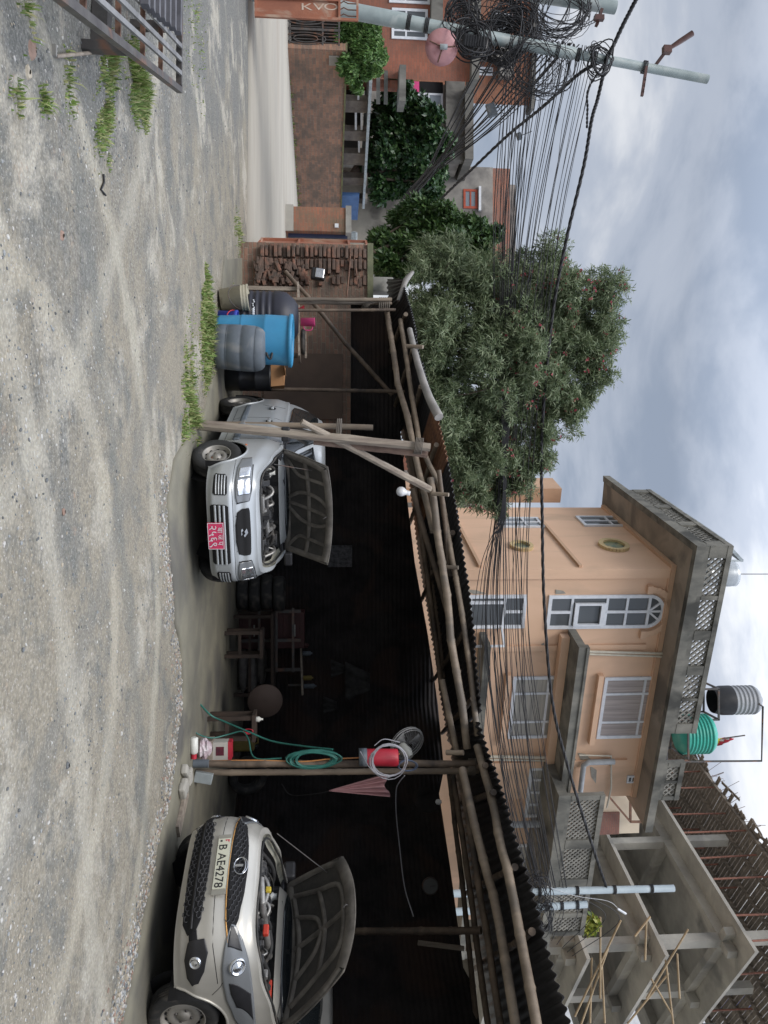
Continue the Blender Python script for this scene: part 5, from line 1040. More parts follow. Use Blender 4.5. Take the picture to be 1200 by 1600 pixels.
sf = T('wall_shelf', 'dim plank shelf with oil cans on the back wall', 'shelf', P(470, 1060, 13.3)); a, b = P(470, 1000, 13.3), P(473, 1085, 13.2); mb = MB(); mb.beam(a, b, .25, .03); mb.build('plank', m_timber, sf)
for i in range(2): q = a.lerp(b, .15+.7*i); mb = MB(); mb.beam(q+Vector((0, .1, -.02)), q+Vector((0, .1, -.25)), .03, .03); mb.build('bracket', m_steel, sf)
for i in (0, 1, 4, 5):
    q = a.lerp(b, .1+.15*i)+Vector((0, 0, .02)); h = .12+.05*((i*7) % 3); mb = MB(); mb.lathe([(.001, 0), (.04, 0), (.04, h*.8), (.015, h*.9), (.015, h), (.001, h)], q, n=12)
    tag(mb.build('oil_can', (m_redcab, m_gdrum, m_bot, m_bb, m_yc, m_gdrum)[i]), ('red oil can at the left end of the dim wall shelf', 'dull metal can second on the dim wall shelf', 'white oil bottle on the dim wall shelf', 'blue oil can on the dim wall shelf', 'yellow oil can on the dim wall shelf', 'dull metal can at the right end of the wall shelf')[i], 'can', 'oil cans on the wall shelf')
# ================================================================ cars
def paint(name, c, c2, metal=.35, rough=.4):
    return M(name, c, c2, 1.1, rough, .04, 5, metal=metal, coat=.18, c3=tuple(x*.72 for x in c), sc3=.9)
m_sil = paint('blue_grey_silver_paint', (.46, .48, .49), (.40, .42, .43)); m_sil2 = paint('warm_silver_paint', (.52, .50, .45), (.45, .435, .395))
m_under = M('dusty_bonnet_underside', (.17, .155, .135), (.08, .072, .063), 5, .75, .2, 20, c3=(.06, .055, .05), sc3=2.2)
m_under_in = M('dark_bonnet_recess', (.06, .055, .05), (.03, .03, .028), 6, .85, .2, 20)
m_lens = glassmat('clear_lamp_lens', (.17, .18, .19), .06); m_refl = M('lamp_reflector', (.8, .82, .85), (.6, .62, .65), 9, .15, .3, 30, metal=.9)
m_rim = M('dusty_steel_rim', (.36, .34, .31), (.25, .24, .22), 6, .5, .1, metal=.4); m_dark = M('dark_void', (.008, .008, .009), (.005, .005, .006), 3, .9, 0)
m_engine = M('engine_black', (.05, .05, .052), (.02, .02, .022), 9, .5, .3, 30, c3=(.16, .15, .14), sc3=6); m_alum = M('dull_aluminium', (.42, .41, .39), (.22, .21, .2), 8, .45, .3, 30, metal=.6)
m_bayedge = M('pale_bay_paint', (.40, .40, .34), (.22, .21, .17), 7, .6, .1, c3=(.08, .08, .07), sc3=5)
m_cglass = glassmat('car_glass', (.015, .018, .02), .05)
def outline(F, Rr, W, nf, nr, xm, N=240):
    """closed plan outline, front at +x; superellipse halves"""
    pts = []
    for i in range(1600):
        t = 2*math.pi*i/1600; c, s = math.cos(t), math.sin(t); n = nf if c > 0 else nr; a = (F-xm) if c > 0 else (xm-Rr)
        pts.append((xm+a*math.copysign(abs(c)**(2/n), c), W*math.copysign(abs(s)**(2/n), s)))
    pts.append(pts[0]); d = [0]
    for a, b in zip(pts[:-1], pts[1:]): d.append(d[-1]+math.hypot(b[0]-a[0], b[1]-a[1]))
    o = []; k = 0
    for i in range(N):
        s = d[-1]*i/N
        while d[k+1] < s: k += 1
        f = (s-d[k])/(d[k+1]-d[k]) if d[k+1] > d[k] else 0; o.append((pts[k][0]+(pts[k+1][0]-pts[k][0])*f, pts[k][1]+(pts[k+1][1]-pts[k][1])*f))
    return o
def lerp_tab(tab, v):
    for (a, x), (b, y) in zip(tab[:-1], tab[1:]):
        if v <= b: f = (v-a)/(b-a); f = f*f*(3-2*f); return x+(y-x)*f
    return tab[-1][1]
def make_car(name, label, spec, mpaint, loc, rotz, steer=0):
    root = T(name, label, 'car', loc, rotz, 'cars with raised bonnets under the shed')
    Bd = lambda mb, nm, mt, par=root, **k: mb.build(nm, mt, par, local=True, **k)
    S_ = spec; NL, N_ = 30, 260; zb = S_['zb']; rows = []
    ztop = lambda x: lerp_tab(S_['ztop'], x)
    for i in range(NL+1):
        v = i/NL; o = outline(lerp_tab(S_['F'], v), S_['R'], lerp_tab(S_['W'], v), S_['nf'], 6, -1.0, N_)
        rows.append([Vector((x, y, zb+v*(ztop(x)-zb))) for x, y in o])
    # wheel arches: snap and drop
    wr = S_['arch']; cs = [(0, S_['wr']+.01), (-S_['wb'], S_['wr']+.01)]; inside = [[False]*N_ for _ in rows]
    for i, r_ in enumerate(rows):
        for j, p in enumerate(r_):
            for cx, cz in cs:
                if abs(p.y) > .5*S_['W'][1][1] and math.hypot(p.x-cx, p.z-cz) < wr: inside[i][j] = (cx, cz)
    mb = MB(); vs = [p.copy() for r_ in rows for p in r_]; fs = []
    for i in range(NL):
        for j in range(N_):
            q = [(i, j), (i, (j+1) % N_), (i+1, (j+1) % N_), (i+1, j)]; ins = [inside[a][b] for a, b in q]
            if all(ins): continue
            for (a, b), s in zip(q, ins):
                if s:
                    p = vs[a*N_+b]; dx, dz = rows[a][b].x-s[0], rows[a][b].z-s[1]; l = math.hypot(dx, dz) or 1
                    p.x = s[0]+dx/l*wr; p.z = s[1]+dz/l*wr
            fs.append(tuple(a*N_+b for a, b in q))
    # body side bulge line (waist crease)
    mb.add(vs, fs, 0, True); top = [Vector(p) for p in vs[NL*N_:]]
    # shoulder strip to the bay edge / belt
    bx0, bx1, bw = S_['bay']
    inner = []
    for p in top:
        if p.x > bx1: x = min(p.x-S_['edge'], bx0)
        else: x = p.x+(0 if p.x > bx1 else 0)
        wy = bw if p.x > bx1 else abs(p.y)-.06
        y = math.copysign(min(abs(p.y)-.03 if abs(p.y) > .05 else abs(p.y), wy), p.y)
        inner.append(Vector((x, y, p.z+S_['crown']*(1-abs(y)/.8)*(1 if p.x > bx1 else .3)+.012)))
    mid_ = [a.lerp(b, .5)+Vector((0, 0, .010)) for a, b in zip(top, inner)]
    mb.grid([top, mid_, inner], closed=True)
    body = Bd(mb, 'body', mpaint)
    bvh = BVHTree.FromPolygons([tuple(v) for v in mb.v], mb.f)
    mb = MB(); lo = [Vector((p.x*.97, p.y*.95, zb+.03)) for p in rows[0]]; mb.add(lo, [tuple(range(N_))]); Bd(mb, 'floor_pan', m_dark)
    # bay walls, floor
    drop = [Vector((p.x, p.y, p.z-.32)) if p.x > bx1 else None for p in inner]; k0 = [j for j in range(N_) if inner[j].x > bx1]
    seq = [j for j in range(-N_//2, N_//2) if inner[j % N_].x > bx1]
    mb = MB(); mb.grid([[inner[j % N_] for j in seq], [inner[j % N_]+Vector((-.015, 0, -.03)) for j in seq], [Vector((inner[j % N_].x-.05, inner[j % N_].y*.93, inner[j % N_].z-.05)) for j in seq]]); Bd(mb, 'bay_flange', m_bayedge)
    mb = MB(); q2 = [Vector((inner[j % N_].x-.05, inner[j % N_].y*.93, inner[j % N_].z-.05)) for j in seq]; q3 = [Vector((p.x, p.y, .30)) for p in q2]; mb.grid([q2, q3]); mb.add(q3, [tuple(range(len(q3)))]); Bd(mb, 'bay_liner', m_dark)
    mb = MB(); zc = ztop(bx1); mb.hexa([(bx1-.02, -bw-.06, zc-.45), (bx1+.03, -bw-.06, zc-.45), (bx1+.03, bw+.06, zc-.45), (bx1-.02, bw+.06, zc-.45), (bx1-.02, -bw-.06, zc+.01), (bx1+.03, -bw-.06, zc-.02), (bx1+.03, bw+.06, zc-.02), (bx1-.02, bw+.06, zc+.01)]); Bd(mb, 'bulkhead', m_engine)
    mb = MB(); mb.hexa([(bx1-.2, -bw-.05, zc-.03), (bx1+.06, -bw-.03, zc-.05), (bx1+.06, bw+.03, zc-.05), (bx1-.2, bw+.05, zc-.03), (bx1-.2, -bw-.05, zc+.045), (bx1+.06, -bw-.03, zc-.01), (bx1+.06, bw+.03, zc-.01), (bx1-.2, bw+.05, zc+.045)]); Bd(mb, 'cowl', m_black, bevel=.01)
    # engine: many small blocks, pipes, caps
    rn = random.Random(len(name)+int(loc[0]*10)); z0 = zc-.20
    en = MB(); en.box((bx1+.28, -.02, z0-.10), (.30, .62, .20)); en.box((bx1+.30, .02, z0+.03), (.22, .48, .07)); en.box((bx1+.12, .05, z0+.05), (.12, .5, .08)); e_ = Bd(en, 'engine', m_engine, bevel=.015)
    mb = MB()
    for i in range(60):
        y = rn.uniform(-bw*.86, bw*.86); x = rn.uniform(bx1+.07, bx0-.17-.32*(y/bw)**2); mb.box((x, y, z0+rn.uniform(-.05, .06)), (rn.uniform(.03, .1), rn.uniform(.03, .12), rn.uniform(.03, .1)), Matrix.Rotation(rn.uniform(-.5, .5), 3, 'XYZ'[i % 3]))
    Bd(mb, 'engine_fittings', m_engine, e_, bevel=.006)['kind'] = 'stuff'
    for i in range(16):
        x0, y0 = rn.uniform(bx1+.08, bx0-.36), rn.uniform(-bw*.8, bw*.8); x1, y1 = rn.uniform(bx1+.08, bx0-.36), y0+rn.uniform(-.5, .5); y1 = max(-bw*.85, min(bw*.85, y1)); mb = MB()
        mb.tube(smooth_pts([(x0, y0, z0-.02), ((2*x0+x1)/3, (2*y0+y1)/3, z0+rn.uniform(.06, .12)), ((x0+2*x1)/3, (y0+2*y1)/3, z0+rn.uniform(.05, .11)), (x1, y1, z0-.02)], 5), rn.uniform(.008, .022), 8); Bd(mb, 'hose', m_rubber if i % 3 else m_alum, e_)
    mb = MB(); mb.box((bx0-.22, -.2, z0+.0), (.08, .22, .08)); mb.tube([(bx0-.22, -.15, z0+.03), (bx0-.25, .12, z0+.06), (bx1+.3, .2, z0+.1)], .032, 10); Bd(mb, 'air_intake', m_alum, e_, bevel=.01)
    mb = MB(); mb.box((bx1+.16, bw*.62, z0+.06), (.17, .14, .15)); Bd(mb, 'battery', S_.get('batmat', m_engine), e_, bevel=.008)
    mb = MB(); mb.lathe([(.01, 0), (.05, 0), (.05, .09), (.03, .11), (.03, .14), (.01, .14)], (bx1+.16, -bw*.65, z0-.01), n=14); Bd(mb, 'fluid_tank', m_bot, e_)
    mb = MB(); mb.tube(smooth_pts([(p.x-.035, p.y*.96, p.z+.005) for p in [inner[j % N_] for j in seq][::6]], 3), .011, 6); Bd(mb, 'rubber_seal', m_rubber)
    if S_.get('accent'):
        for (x, y, sx, sy, mt) in S_['accent']: mb = MB(); mb.box((x, y, z0+.10), (sx, sy, .05)); Bd(mb, 'coloured_cap', mt, e_, bevel=.01)
    # greenhouse
    gh = S_['gh']; rr = []
    for i in range(13):
        v = i/12; k = v; o = outline(gh['F0']+(gh['F1']-gh['F0'])*k, gh['R0']+(gh['R1']-gh['R0'])*(k**1.6), gh['W0']+(gh['W1']-gh['W0'])*(k**1.5), 5, 6, (gh['F1']+gh['R1'])/2, 120)
        rr.append([Vector((x, y, gh['z0']+(gh['z1']-gh['z0'])*v)) for x, y in o])
    zt_ = gh['z1']
    for q, dz in ((.985, .022), (.93, .04), (.8, .055), (.5, .068), (.01, .072)): cxm = (gh['F1']+gh['R1'])/2; rr.append([Vector((cxm+(p.x-cxm)*q, p.y*q, zt_+dz)) for p in rr[12]])
    mb = MB(); mb.grid(rr, closed=True); Bd(mb, 'cabin', mpaint); gb = BVHTree.FromPolygons([tuple(v) for v in mb.v], mb.f)
    def proj(bv, p, d, off):
        h = bv.ray_cast(Vector(p), Vector(d))
        if h[0] is None: return None
        n = h[1]; n = n if n.dot(Vector(d)) < 0 else -n
        return h[0]+n*off
    def nrm_at(bv, p, d):
        h = bv.ray_cast(Vector(p), Vector(d)); n = h[1]; return n if n.dot(Vector(d)) < 0 else -n
    def patch(bv, cols, d, nm, mt, off=.004, rows_=12, par=root, refine=7, solid=.004):
        off += .003
        if d == 'front' and bv is bvh and S_.get('zs'): cols = [(a, .22+(b-.22)*S_['zs'], .22+(c-.22)*S_['zs']) for a, b, c in cols]
        """cols: list of (u, lo, hi); d 'front' (u=y), 'left'/'right' (u=x), 'top' """
        cc = []
        for a, b in zip(cols[:-1], cols[1:]):
            for j in range(refine): f = j/refine; cc.append(tuple(a[k]+(b[k]-a[k])*f for k in range(3)))
        cc.append(cols[-1]); g = []
        for r_ in range(rows_+1):
            row = []
            for u_, lo_, hi_ in cc:
                z = lo_+(hi_-lo_)*r_/rows_
                if d == 'front': h = proj(bv, (3, u_, z), (-1, 0, 0), off)
                elif d == 'left': h = proj(bv, (u_, 3, z), (0, -1, 0), off)
                else: h = proj(bv, (u_, -3, z), (0, 1, 0), off)
                if h is None: h = row[-1] if row else Vector((0, u_, z)) if d == 'front' else Vector((u_, .7 if d == 'left' else -.7, z))
                row.append(h)
            g.append(row)
        mb = MB(); mb.grid(g); return Bd(mb, nm, mt, par, solid=solid)
    def seam(bv, pts, d, r=.0028, nm='seam', mt=m_dark, off=.0):
        if d == 'front' and bv is bvh and S_.get('zs'): pts = [(a, .22+(b-.22)*S_['zs']) for a, b in pts]
        L_ = []
        for a, b in zip(pts[:-1], pts[1:]):
            for j in range(8): f = j/8; L_.append((a[0]+(b[0]-a[0])*f, a[1]+(b[1]-a[1])*f))
        L_.append(pts[-1]); q = []
        for u_, z in L_:
            h = proj(bv, {'front': (3, u_, z), 'left': (u_, 3, z), 'right': (u_, -3, z)}[d], {'front': (-1, 0, 0), 'left': (0, -1, 0), 'right': (0, 1, 0)}[d], off)
            if h is not None: q.append(h)
        if len(q) > 1: mb = MB(); mb.tube(q, r, 5); return Bd(mb, nm, mt)
    # arch lips and liners
    for cx, cz in cs:
        for sd in (1, -1):
            q = []
            for t in np.linspace(-.12, math.pi+.12, 34):
                x, z = cx+math.cos(t)*(wr+.006), cz+math.sin(t)*(wr+.006); h = proj(bvh, (x, 3*sd, z), (0, -sd, 0), .001)
                if h is not None and abs(h.y) > .4 and z > zb: q.append(h)
            if len(q) > 3: mb = MB(); mb.tube(q, .011, 6); Bd(mb, 'arch_lip', mpaint)
            mb = MB(); y0, y1 = sd*(S_['W'][1][1]-.28), sd*(S_['W'][1][1]-.03)
            mb.grid([[Vector((cx+math.cos(t)*wr*.998, y, cz+math.sin(t)*wr*.998)) for t in np.linspace(-.3, math.pi+.3, 24)] for y in (y0, y1)]); mb.add([Vector((cx+math.cos(t)*wr, y0, cz+math.sin(t)*wr)) for t in np.linspace(0, 2*math.pi, 24)[:-1]], [tuple(range(23))]); Bd(mb, 'wheel_well', m_dark)
    # wheels
    wrd = S_['wr']
    def wheel(cx, sd, st):
        w_ = bpy.data.objects.new('wheel', None); COL.objects.link(w_); w_.parent = root; w_.location = (cx, sd*(S_['W'][1][1]-.115), wrd); w_.rotation_euler = (0, 0, st)
        ax = (0, sd, 0); rimr = S_['rim']; mb = MB()
        prof = [(rimr, -.075), (rimr+.02, -.085), (wrd-.025, -.085), (wrd-.006, -.065), (wrd, -.045)]
        for i in range(4): z = -.04+i*.021; prof += [(wrd, z), (wrd, z+.014), (wrd-.007, z+.0145), (wrd-.007, z+.0205)]
        prof += [(wrd, .045), (wrd-.006, .065), (wrd-.025, .082), ((wrd+rimr)/2, .088), (rimr+.012, .082), (rimr, .074), (rimr-.004, .03)]
        mb.lathe(prof, (0, 0, 0), ax, n=48); Bd(mb, 'tyre', m_rubber, w_)
        mb = MB(); mb.lathe([(rimr+.003, .074), (rimr-.004, .079), (rimr-.013, .070), (rimr-.02, .035), (rimr-.035, .02), (rimr*.8, .030), (rimr*.68, .045), (rimr*.52, .052), (rimr*.40, .034), (rimr*.30, .034), (rimr*.27, .052), (.001, .055)], (0, 0, 0), ax, n=48); Bd(mb, 'rim', m_rim, w_)
        mb = MB(); nh = S_['holes']
        for i in range(nh):
            t = 2*math.pi*i/nh; c = Vector((math.cos(t)*rimr*.77, sd*.034, math.sin(t)*rimr*.77)); mb.lathe([(.001, 0), (rimr*.085, 0), (rimr*.09, .004)], c-Vector((0, sd*-.001, 0)), Vector((math.cos(t)*.25, sd, math.sin(t)*.25)), n=12)
        Bd(mb, 'rim_slots', m_dark, w_); mb = MB()
        for i in range(4): t = 2*math.pi*i/4+.4; mb.lathe([(.012, 0), (.012, .012), (.001, .014)], (math.cos(t)*rimr*.36, sd*.034, math.sin(t)*rimr*.36), ax, n=8)
        Bd(mb, 'wheel_nuts', m_steel, w_)
    for cx, st in ((0, steer), (-S_['wb'], 0)):
        for sd in (1, -1): wheel(cx, sd, st)
    mb = MB(); mb.tube([(0, -.6, wrd), (0, .6, wrd)], .03, 8); mb.tube([(-S_['wb'], -.6, wrd), (-S_['wb'], .6, wrd)], .04, 8); Bd(mb, 'axles', m_steel)
    # bonnet
    hb = S_['hood']; hl, hw0, hw1, ang = hb['L'], hb['w0'], hb['w1'], hb['ang']; hx, hz = bx1-.01, zc+.02
    ca_, sa_ = math.cos(ang), math.sin(ang)
    def hp(d, y, n=0):   # d forward from hinge, n above outer skin (negative = underside)
        cr = hb['crown']*(1-(y/hw0)**2)-hb['bend']*(d/hl)**2; z = cr+n; return Vector((hx+d*ca_-z*sa_, y, hz+d*sa_+z*ca_))
    def hwid(f): return hw0+(hw1-hw0)*f**1.5
    def hlen(q): return 1-hb['round']*abs(q)**2.4
    rows_ = [[hp(hl*f*hlen(q), q*hwid(f), 0) for q in np.linspace(-1, 1, 25)] for f in np.linspace(0, 1, 16)]
    mb = MB(); mb.grid(rows_); hood = Bd(mb, 'bonnet', mpaint, solid=.006)
    # lip around the skin
    mb = MB(); ed = [r_[0] for r_ in rows_]+rows_[-1][1:-1]+[r_[-1] for r_ in rows_][::-1]; mb.tube(ed, .009, 6); Bd(mb, 'bonnet_lip', m_under, hood)
    # dark inner skin and pale stiffening frame
    mb = MB(); mb.grid([[hp(hl*f*hlen(q), q*hwid(f)*.98, -.012) for q in np.linspace(-1, 1, 25)] for f in np.linspace(0.0, .985, 14)]); Bd(mb, 'bonnet_lining', m_under_in, hood, solid=.003)
    def rib(pts, w_, t_, par=hood):
        mb = MB(); q = []
        for f, s in smooth2(pts): q.append((f, s))
        L_, R2 = [], []
        P3 = [hp(hl*f*hlen(s), s*hwid(f), -.014) for f, s in q]
        nrm = (hp(.5, 0, -1)-hp(.5, 0, 0)).normalized(); g = [[], [], [], []]
        for i, p in enumerate(P3):
            t = (P3[min(i+1, len(P3)-1)]-P3[max(i-1, 0)]).normalized(); sd = t.cross(nrm).normalized()
            for k, (a, b) in enumerate(((-w_/2, 0), (-w_*.3, t_), (w_*.3, t_), (w_/2, 0))): g[k].append(p+sd*a+nrm*b)
        mb.grid(g); Bd(mb, 'stiffening_rib', m_under, par)
    def smooth2(pts): return [(p.x, p.y) for p in smooth_pts([(a, b, 0) for a, b in pts], 5)]
    for pts, w_ in hb['ribs']: rib(pts, w_, .022)
    mb = MB(); mb.tube([hp(hl*.93, 0, -.02), hp(hl*.93, 0, -.06), hp(hl*.90, .02, -.07)], .008, 6); Bd(mb, 'latch', m_steel, hood)
    mb = MB(); sx_ = hb.get('prop', 1); mb.tube([Vector((bx0-.42, sx_*bw*.95, zc-.06)), hp(hl*.62, sx_*hwid(.6)*.8, -.02)], .005, 6); Bd(mb, 'prop_rod', m_steel)
    make_car.nrm = nrm_at; return root, Bd, patch, seam, bvh, gb, proj
# ---------------------------------------------------------------- small silver hatchback (seen from its front right)
alto = dict(zb=.22, ztop=[(-2.9, .93), (-2.2, .95), (-.34, .955), (.1, .86), (.45, .735), (.66, .685)],
            F=[(0, .60), (.15, .655), (.5, .665), (.62, .63), (.8, .585), (1, .52)], R=-2.83, W=[(0, .69), (.3, .7375), (.75, .735), (1, .69)], nf=5.2, edge=.07, crown=.03,
            zs=.83, bay=(.52, -.34, .63), arch=.315, wr=.27, wb=2.36, rim=.155, holes=10,
            gh=dict(F0=-.16, F1=-.86, R0=-2.76, R1=-2.25, W0=.66, W1=.53, z0=.92, z1=1.38),
            hood=dict(L=.76, w0=.63, w1=.59, ang=R(47), crown=.035, bend=.04, round=.06, prop=-1, ribs=[
                ([(.04, -.93), (.3, -.93), (.7, -.93), (.93, -.9)], .07), ([(.04, .93), (.3, .93), (.7, .93), (.93, .9)], .07), ([(.93, -.93), (.95, -.4), (.95, 0), (.95, .4), (.93, .93)], .09), ([(.06, -.9), (.05, 0), (.06, .9)], .08),
                ([(.5, -.9), (.52, -.45), (.52, 0), (.52, .45), (.5, .9)], .05), ([(.08, -.1), (.3, -.25), (.52, -.30), (.75, -.28), (.93, -.18)], .045), ([(.08, .1), (.3, .25), (.52, .30), (.75, .28), (.93, .18)], .045),
                ([(.1, -.85), (.3, -.62), (.52, -.60), (.9, -.62)], .04), ([(.1, .85), (.3, .62), (.52, .60), (.9, .62)], .04), ([(.08, 0), (.93, 0)], .04)]))
hd = math.atan2(-.928, .373)
wc = G(300, 712, .036); hv = Vector((math.cos(hd), math.sin(hd), 0)); lv = Vector((-hv.y, hv.x, 0)); loc = Vector((wc.x, wc.y, .036))+lv*.66
root, Bd, patch, seam, bv, gb, proj = make_car('silver_hatchback', 'blue grey silver small hatchback with pink number plate and raised bonnet, middle bay', alto, m_sil, loc, hd, steer=R(20))
# front: side grilles, lower grille, upper grille, lamps, plate
lg = patch(bv, [(-.34, .30, .46), (-.32, .275, .50), (.32, .275, .50), (.34, .30, .46)], 'front', 'lower_grille', m_dark, .003)
for z in (.335, .39, .445): o = seam(bv, [(-.335, z), (.335, z)], 'front', .013, 'grille_bar', m_sil, .012)
for s in (-1, 1):
    c = [(s*.44, .33, .47), (s*.46, .31, .49), (s*.60, .32, .485), (s*.62, .34, .46)]; c = c if s > 0 else c[::-1]
    patch(bv, c, 'front', 'side_grille', m_dark, .003)
    for z in (.35, .385, .42, .455): seam(bv, [(s*.45, z), (s*.61, z)], 'front', .009, 'grille_bar', m_sil, .008)
    c = [(s*.345, .60, .74), (s*.40, .585, .76), (s*.55, .58, .775), (s*.66, .60, .775), (s*.70, .64, .765)]; c = c if s > 0 else c[::-1]
    hl_ = patch(bv, c, 'front', 'headlight', m_lens, .006, refine=6, solid=.008)
    c = [(s*.42, .61, .75), (s*.50, .60, .76), (s*.57, .605, .755)]; c = c if s > 0 else c[::-1]; patch(bv, c, 'front', 'lamp_bowl', m_refl, .013, par=hl_)
    c = [(s*.585, .62, .75), (s*.62, .62, .755), (s*.65, .63, .755)]; c = c if s > 0 else c[::-1]; patch(bv, c, 'front', 'lamp_bowl', m_refl, .013, par=hl_)
    seam(bv, [(s*.335, .595), (s*.345, .745), (s*.45, .775), (s*.66, .785)], 'front', .006, 'lamp_surround', m_dark, .004)
patch(bv, [(-.27, .66, .735), (-.24, .60, .745), (-.1, .575, .75), (.1, .575, .75), (.24, .60, .745), (.27, .66, .735)], 'front', 'upper_grille', m_dark, .004)
for y in (-.2, -.1, .1, .2): seam(bv, [(y, .58), (y, .75)], 'front', .003, 'grille_mesh', m_black, .006)
for z in (.625, .665, .705): seam(bv, [(-.23, z), (.23, z)], 'front', .003, 'grille_mesh', m_black, .006)
# angular S emblem
e0 = proj(bv, (3, 0, .588), (-1, 0, 0), .012); em = bpy.data.objects.new('emblem', None); COL.objects.link(em); em.parent = root; em.location = e0; em.rotation_euler = (0, R(-8), 0)
mb = MB()
pl = [(.0, .05), (.05, .015), (.022, -.002), (.05, -.02), (.0, -.052), (-.05, -.02), (-.022, -.0), (-.05, .02)]
for tri in ([(0, .048), (.05, .012), (.03, .002), (.004, .02), (-.012, .010), (-.05, .034)], [(0, -.048), (-.05, -.012), (-.03, -.002), (-.004, -.02), (.012, -.010), (.05, -.034)], [(-.05, .03), (-.03, .018), (.05, -.030), (.03, -.018)]): mb.prism([(0, a, b) for a, b in tri], (.006, 0, 0))
Bd(mb, 'emblem_mark', m_chrome, em)
# plate
pz = .315; p0 = proj(bv, (3, 0, pz), (-1, 0, 0), .03); m_pplate = M('pink_red_plate', (.62, .045, .13), (.55, .04, .11), 5, .4, 0); m_ptxt = M('plate_white', (.75, .72, .74), bump=0)
plt = bpy.data.objects.new('number_plate', None); COL.objects.link(plt); plt.parent = root; plt.location = p0
mb = MB(); mb.box((0, 0, 0), (.012, .30, .165)); Bd(mb, 'plate_panel', m_pplate, plt)
mb = MB()
for z in (-.079, .079): mb.box((.004, 0, z), (.010, .296, .005))
for y in (-.146, .146): mb.box((.004, y, 0), (.010, .005, .153))
Bd(mb, 'plate_border', m_ptxt, plt)
fr_ = (R(90), 0, R(90))
text('बा ज प', .075, 'plate_text', m_ptxt, plt, (.0075, 0, .043), fr_); text('२५६९', .115, 'plate_text', m_ptxt, plt, (.0075, 0, -.03), fr_)
seam(bv, [(-.70, .565), (-.5, .545), (-.34, .55), (.34, .55), (.5, .545), (.70, .565)], 'front', .003)
# side (its right side faces the camera, y negative)
for d, s in (('right', -1), ('left', 1)):
    seam(bv, [(-.42, .30), (-.42, .9)], d); seam(bv, [(-1.35, .30), (-1.35, .9)], d); seam(bv, [(-2.02, .62), (-1.92, .75), (-1.98, .92)], d); seam(bv, [(-.42, .30), (-1.35, .30), (-1.9, .30)], d)
    seam(bv, [(-.42, .44), (-1.9, .44)], d, .016, 'rubbing_strip', m_black, .004) if False else patch(bv, [(-1.95, .41, .47), (-1.35, .40, .475), (-.36, .40, .475)], d, 'rubbing_strip', m_gdrum, .004, rows_=3)
    for x in (-1.22, -1.86): patch(bv, [(x, .745, .775), (x+.13, .74, .78)], d, 'door_handle', m_sil, .018, rows_=3, solid=.02); patch(bv, [(x+.02, .72, .80), (x+.11, .72, .80)], d, 'handle_cup', m_dark, .003, rows_=3)
    patch(gb, [(-1.27, 1.0, 1.34), (-1.0, .99, 1.35), (-.62, .99, 1.13), (-.42, .985, 1.03)], d, 'side_window', m_cglass, .004)
    patch(gb, [(-2.20, 1.03, 1.30), (-2.0, 1.0, 1.35), (-1.38, .99, 1.36)], d, 'side_window', m_cglass, .004)
    patch(bv, [(-.18, .56, .585), (-.14, .555, .59)], d, 'side_repeater', M('amber_lens', (.7, .2, .05), (.6, .15, .04), 9, .3, 0) if s < 0 else bpy.data.materials['amber_lens'], .006, rows_=2)
    mr = MB(); mr.box((-.42, s*.79, 1.0), (.07, .17, .10)); Bd(mr, 'wing_mirror', m_black, bevel=.02)
patch(gb, [(-.50, .99, 1.30), (-.3, .98, 1.34), (0, .98, 1.35), (.3, .98, 1.34), (.50, .99, 1.30)], 'front', 'windscreen', m_cglass, .004)
mb = MB(); mb.tube([(-.24, -.3, .97), (-.36, .15, 1.05)], .008, 5); Bd(mb, 'wiper', m_black)
# ---------------------------------------------------------------- larger warm silver hatchback at the right (its left side faces the camera)
m_bat = M('red_battery_cover', (.62, .06, .03), (.5, .05, .03), 5, .5, 0); m_yel = M('yellow_cap', (.6, .45, .05), bump=0)
tia = dict(zb=.24, ztop=[(-3.0, 1.03), (-2.2, 1.05), (-.46, 1.05), (0, 1.0), (.45, .92), (.78, .855), (.92, .835)],
           F=[(0, .75), (.12, .82), (.3, .88), (.5, .90), (.7, .88), (.85, .84), (1, .77)], R=-2.98, W=[(0, .77), (.3, .825), (.7, .82), (1, .765)], nf=4.0, edge=.05, crown=.02,
           bay=(.80, -.46, .71), arch=.345, wr=.292, wb=2.4, rim=.185, holes=14, batmat=m_bat, accent=[(.42, .3, .05, .09, m_bat), (.45, -.05, .04, .05, m_yel), (.2, .55, .05, .07, m_alum)],
           gh=dict(F0=-.20, F1=-1.0, R0=-2.9, R1=-2.45, W0=.72, W1=.56, z0=1.0, z1=1.46),
           hood=dict(L=1.0, w0=.70, w1=.54, ang=R(43), crown=.06, bend=.10, round=.16, prop=-1, ribs=[
               ([(.03, -.94), (.3, -.94), (.7, -.94), (.92, -.88)], .06), ([(.03, .94), (.3, .94), (.7, .94), (.92, .88)], .06), ([(.93, -.9), (.94, -.4), (.94, 0), (.94, .4), (.93, .9)], .13), ([(.05, -.9), (.05, 0), (.05, .9)], .1),
               ([(.12, -.75), (.5, -.62), (.80, -.5), (.84, 0), (.80, .5), (.5, .62), (.12, .75)], .05), ([(.1, 0), (.5, 0), (.82, 0)], .05), ([(.1, -.45), (.4, -.25), (.5, 0)], .045), ([(.1, .45), (.4, .25), (.5, 0)], .045), ([(.1, -.72), (.16, 0), (.1, .72)], .06), ([(.5, -.6), (.55, 0), (.5, .6)], .05)]))
hd2 = math.atan2(-.515, -.857)
wc = G(231, 1589, .036); hv = Vector((math.cos(hd2), math.sin(hd2), 0)); lv = Vector((-hv.y, hv.x, 0)); loc = Vector((wc.x, wc.y, .036))-lv*.74
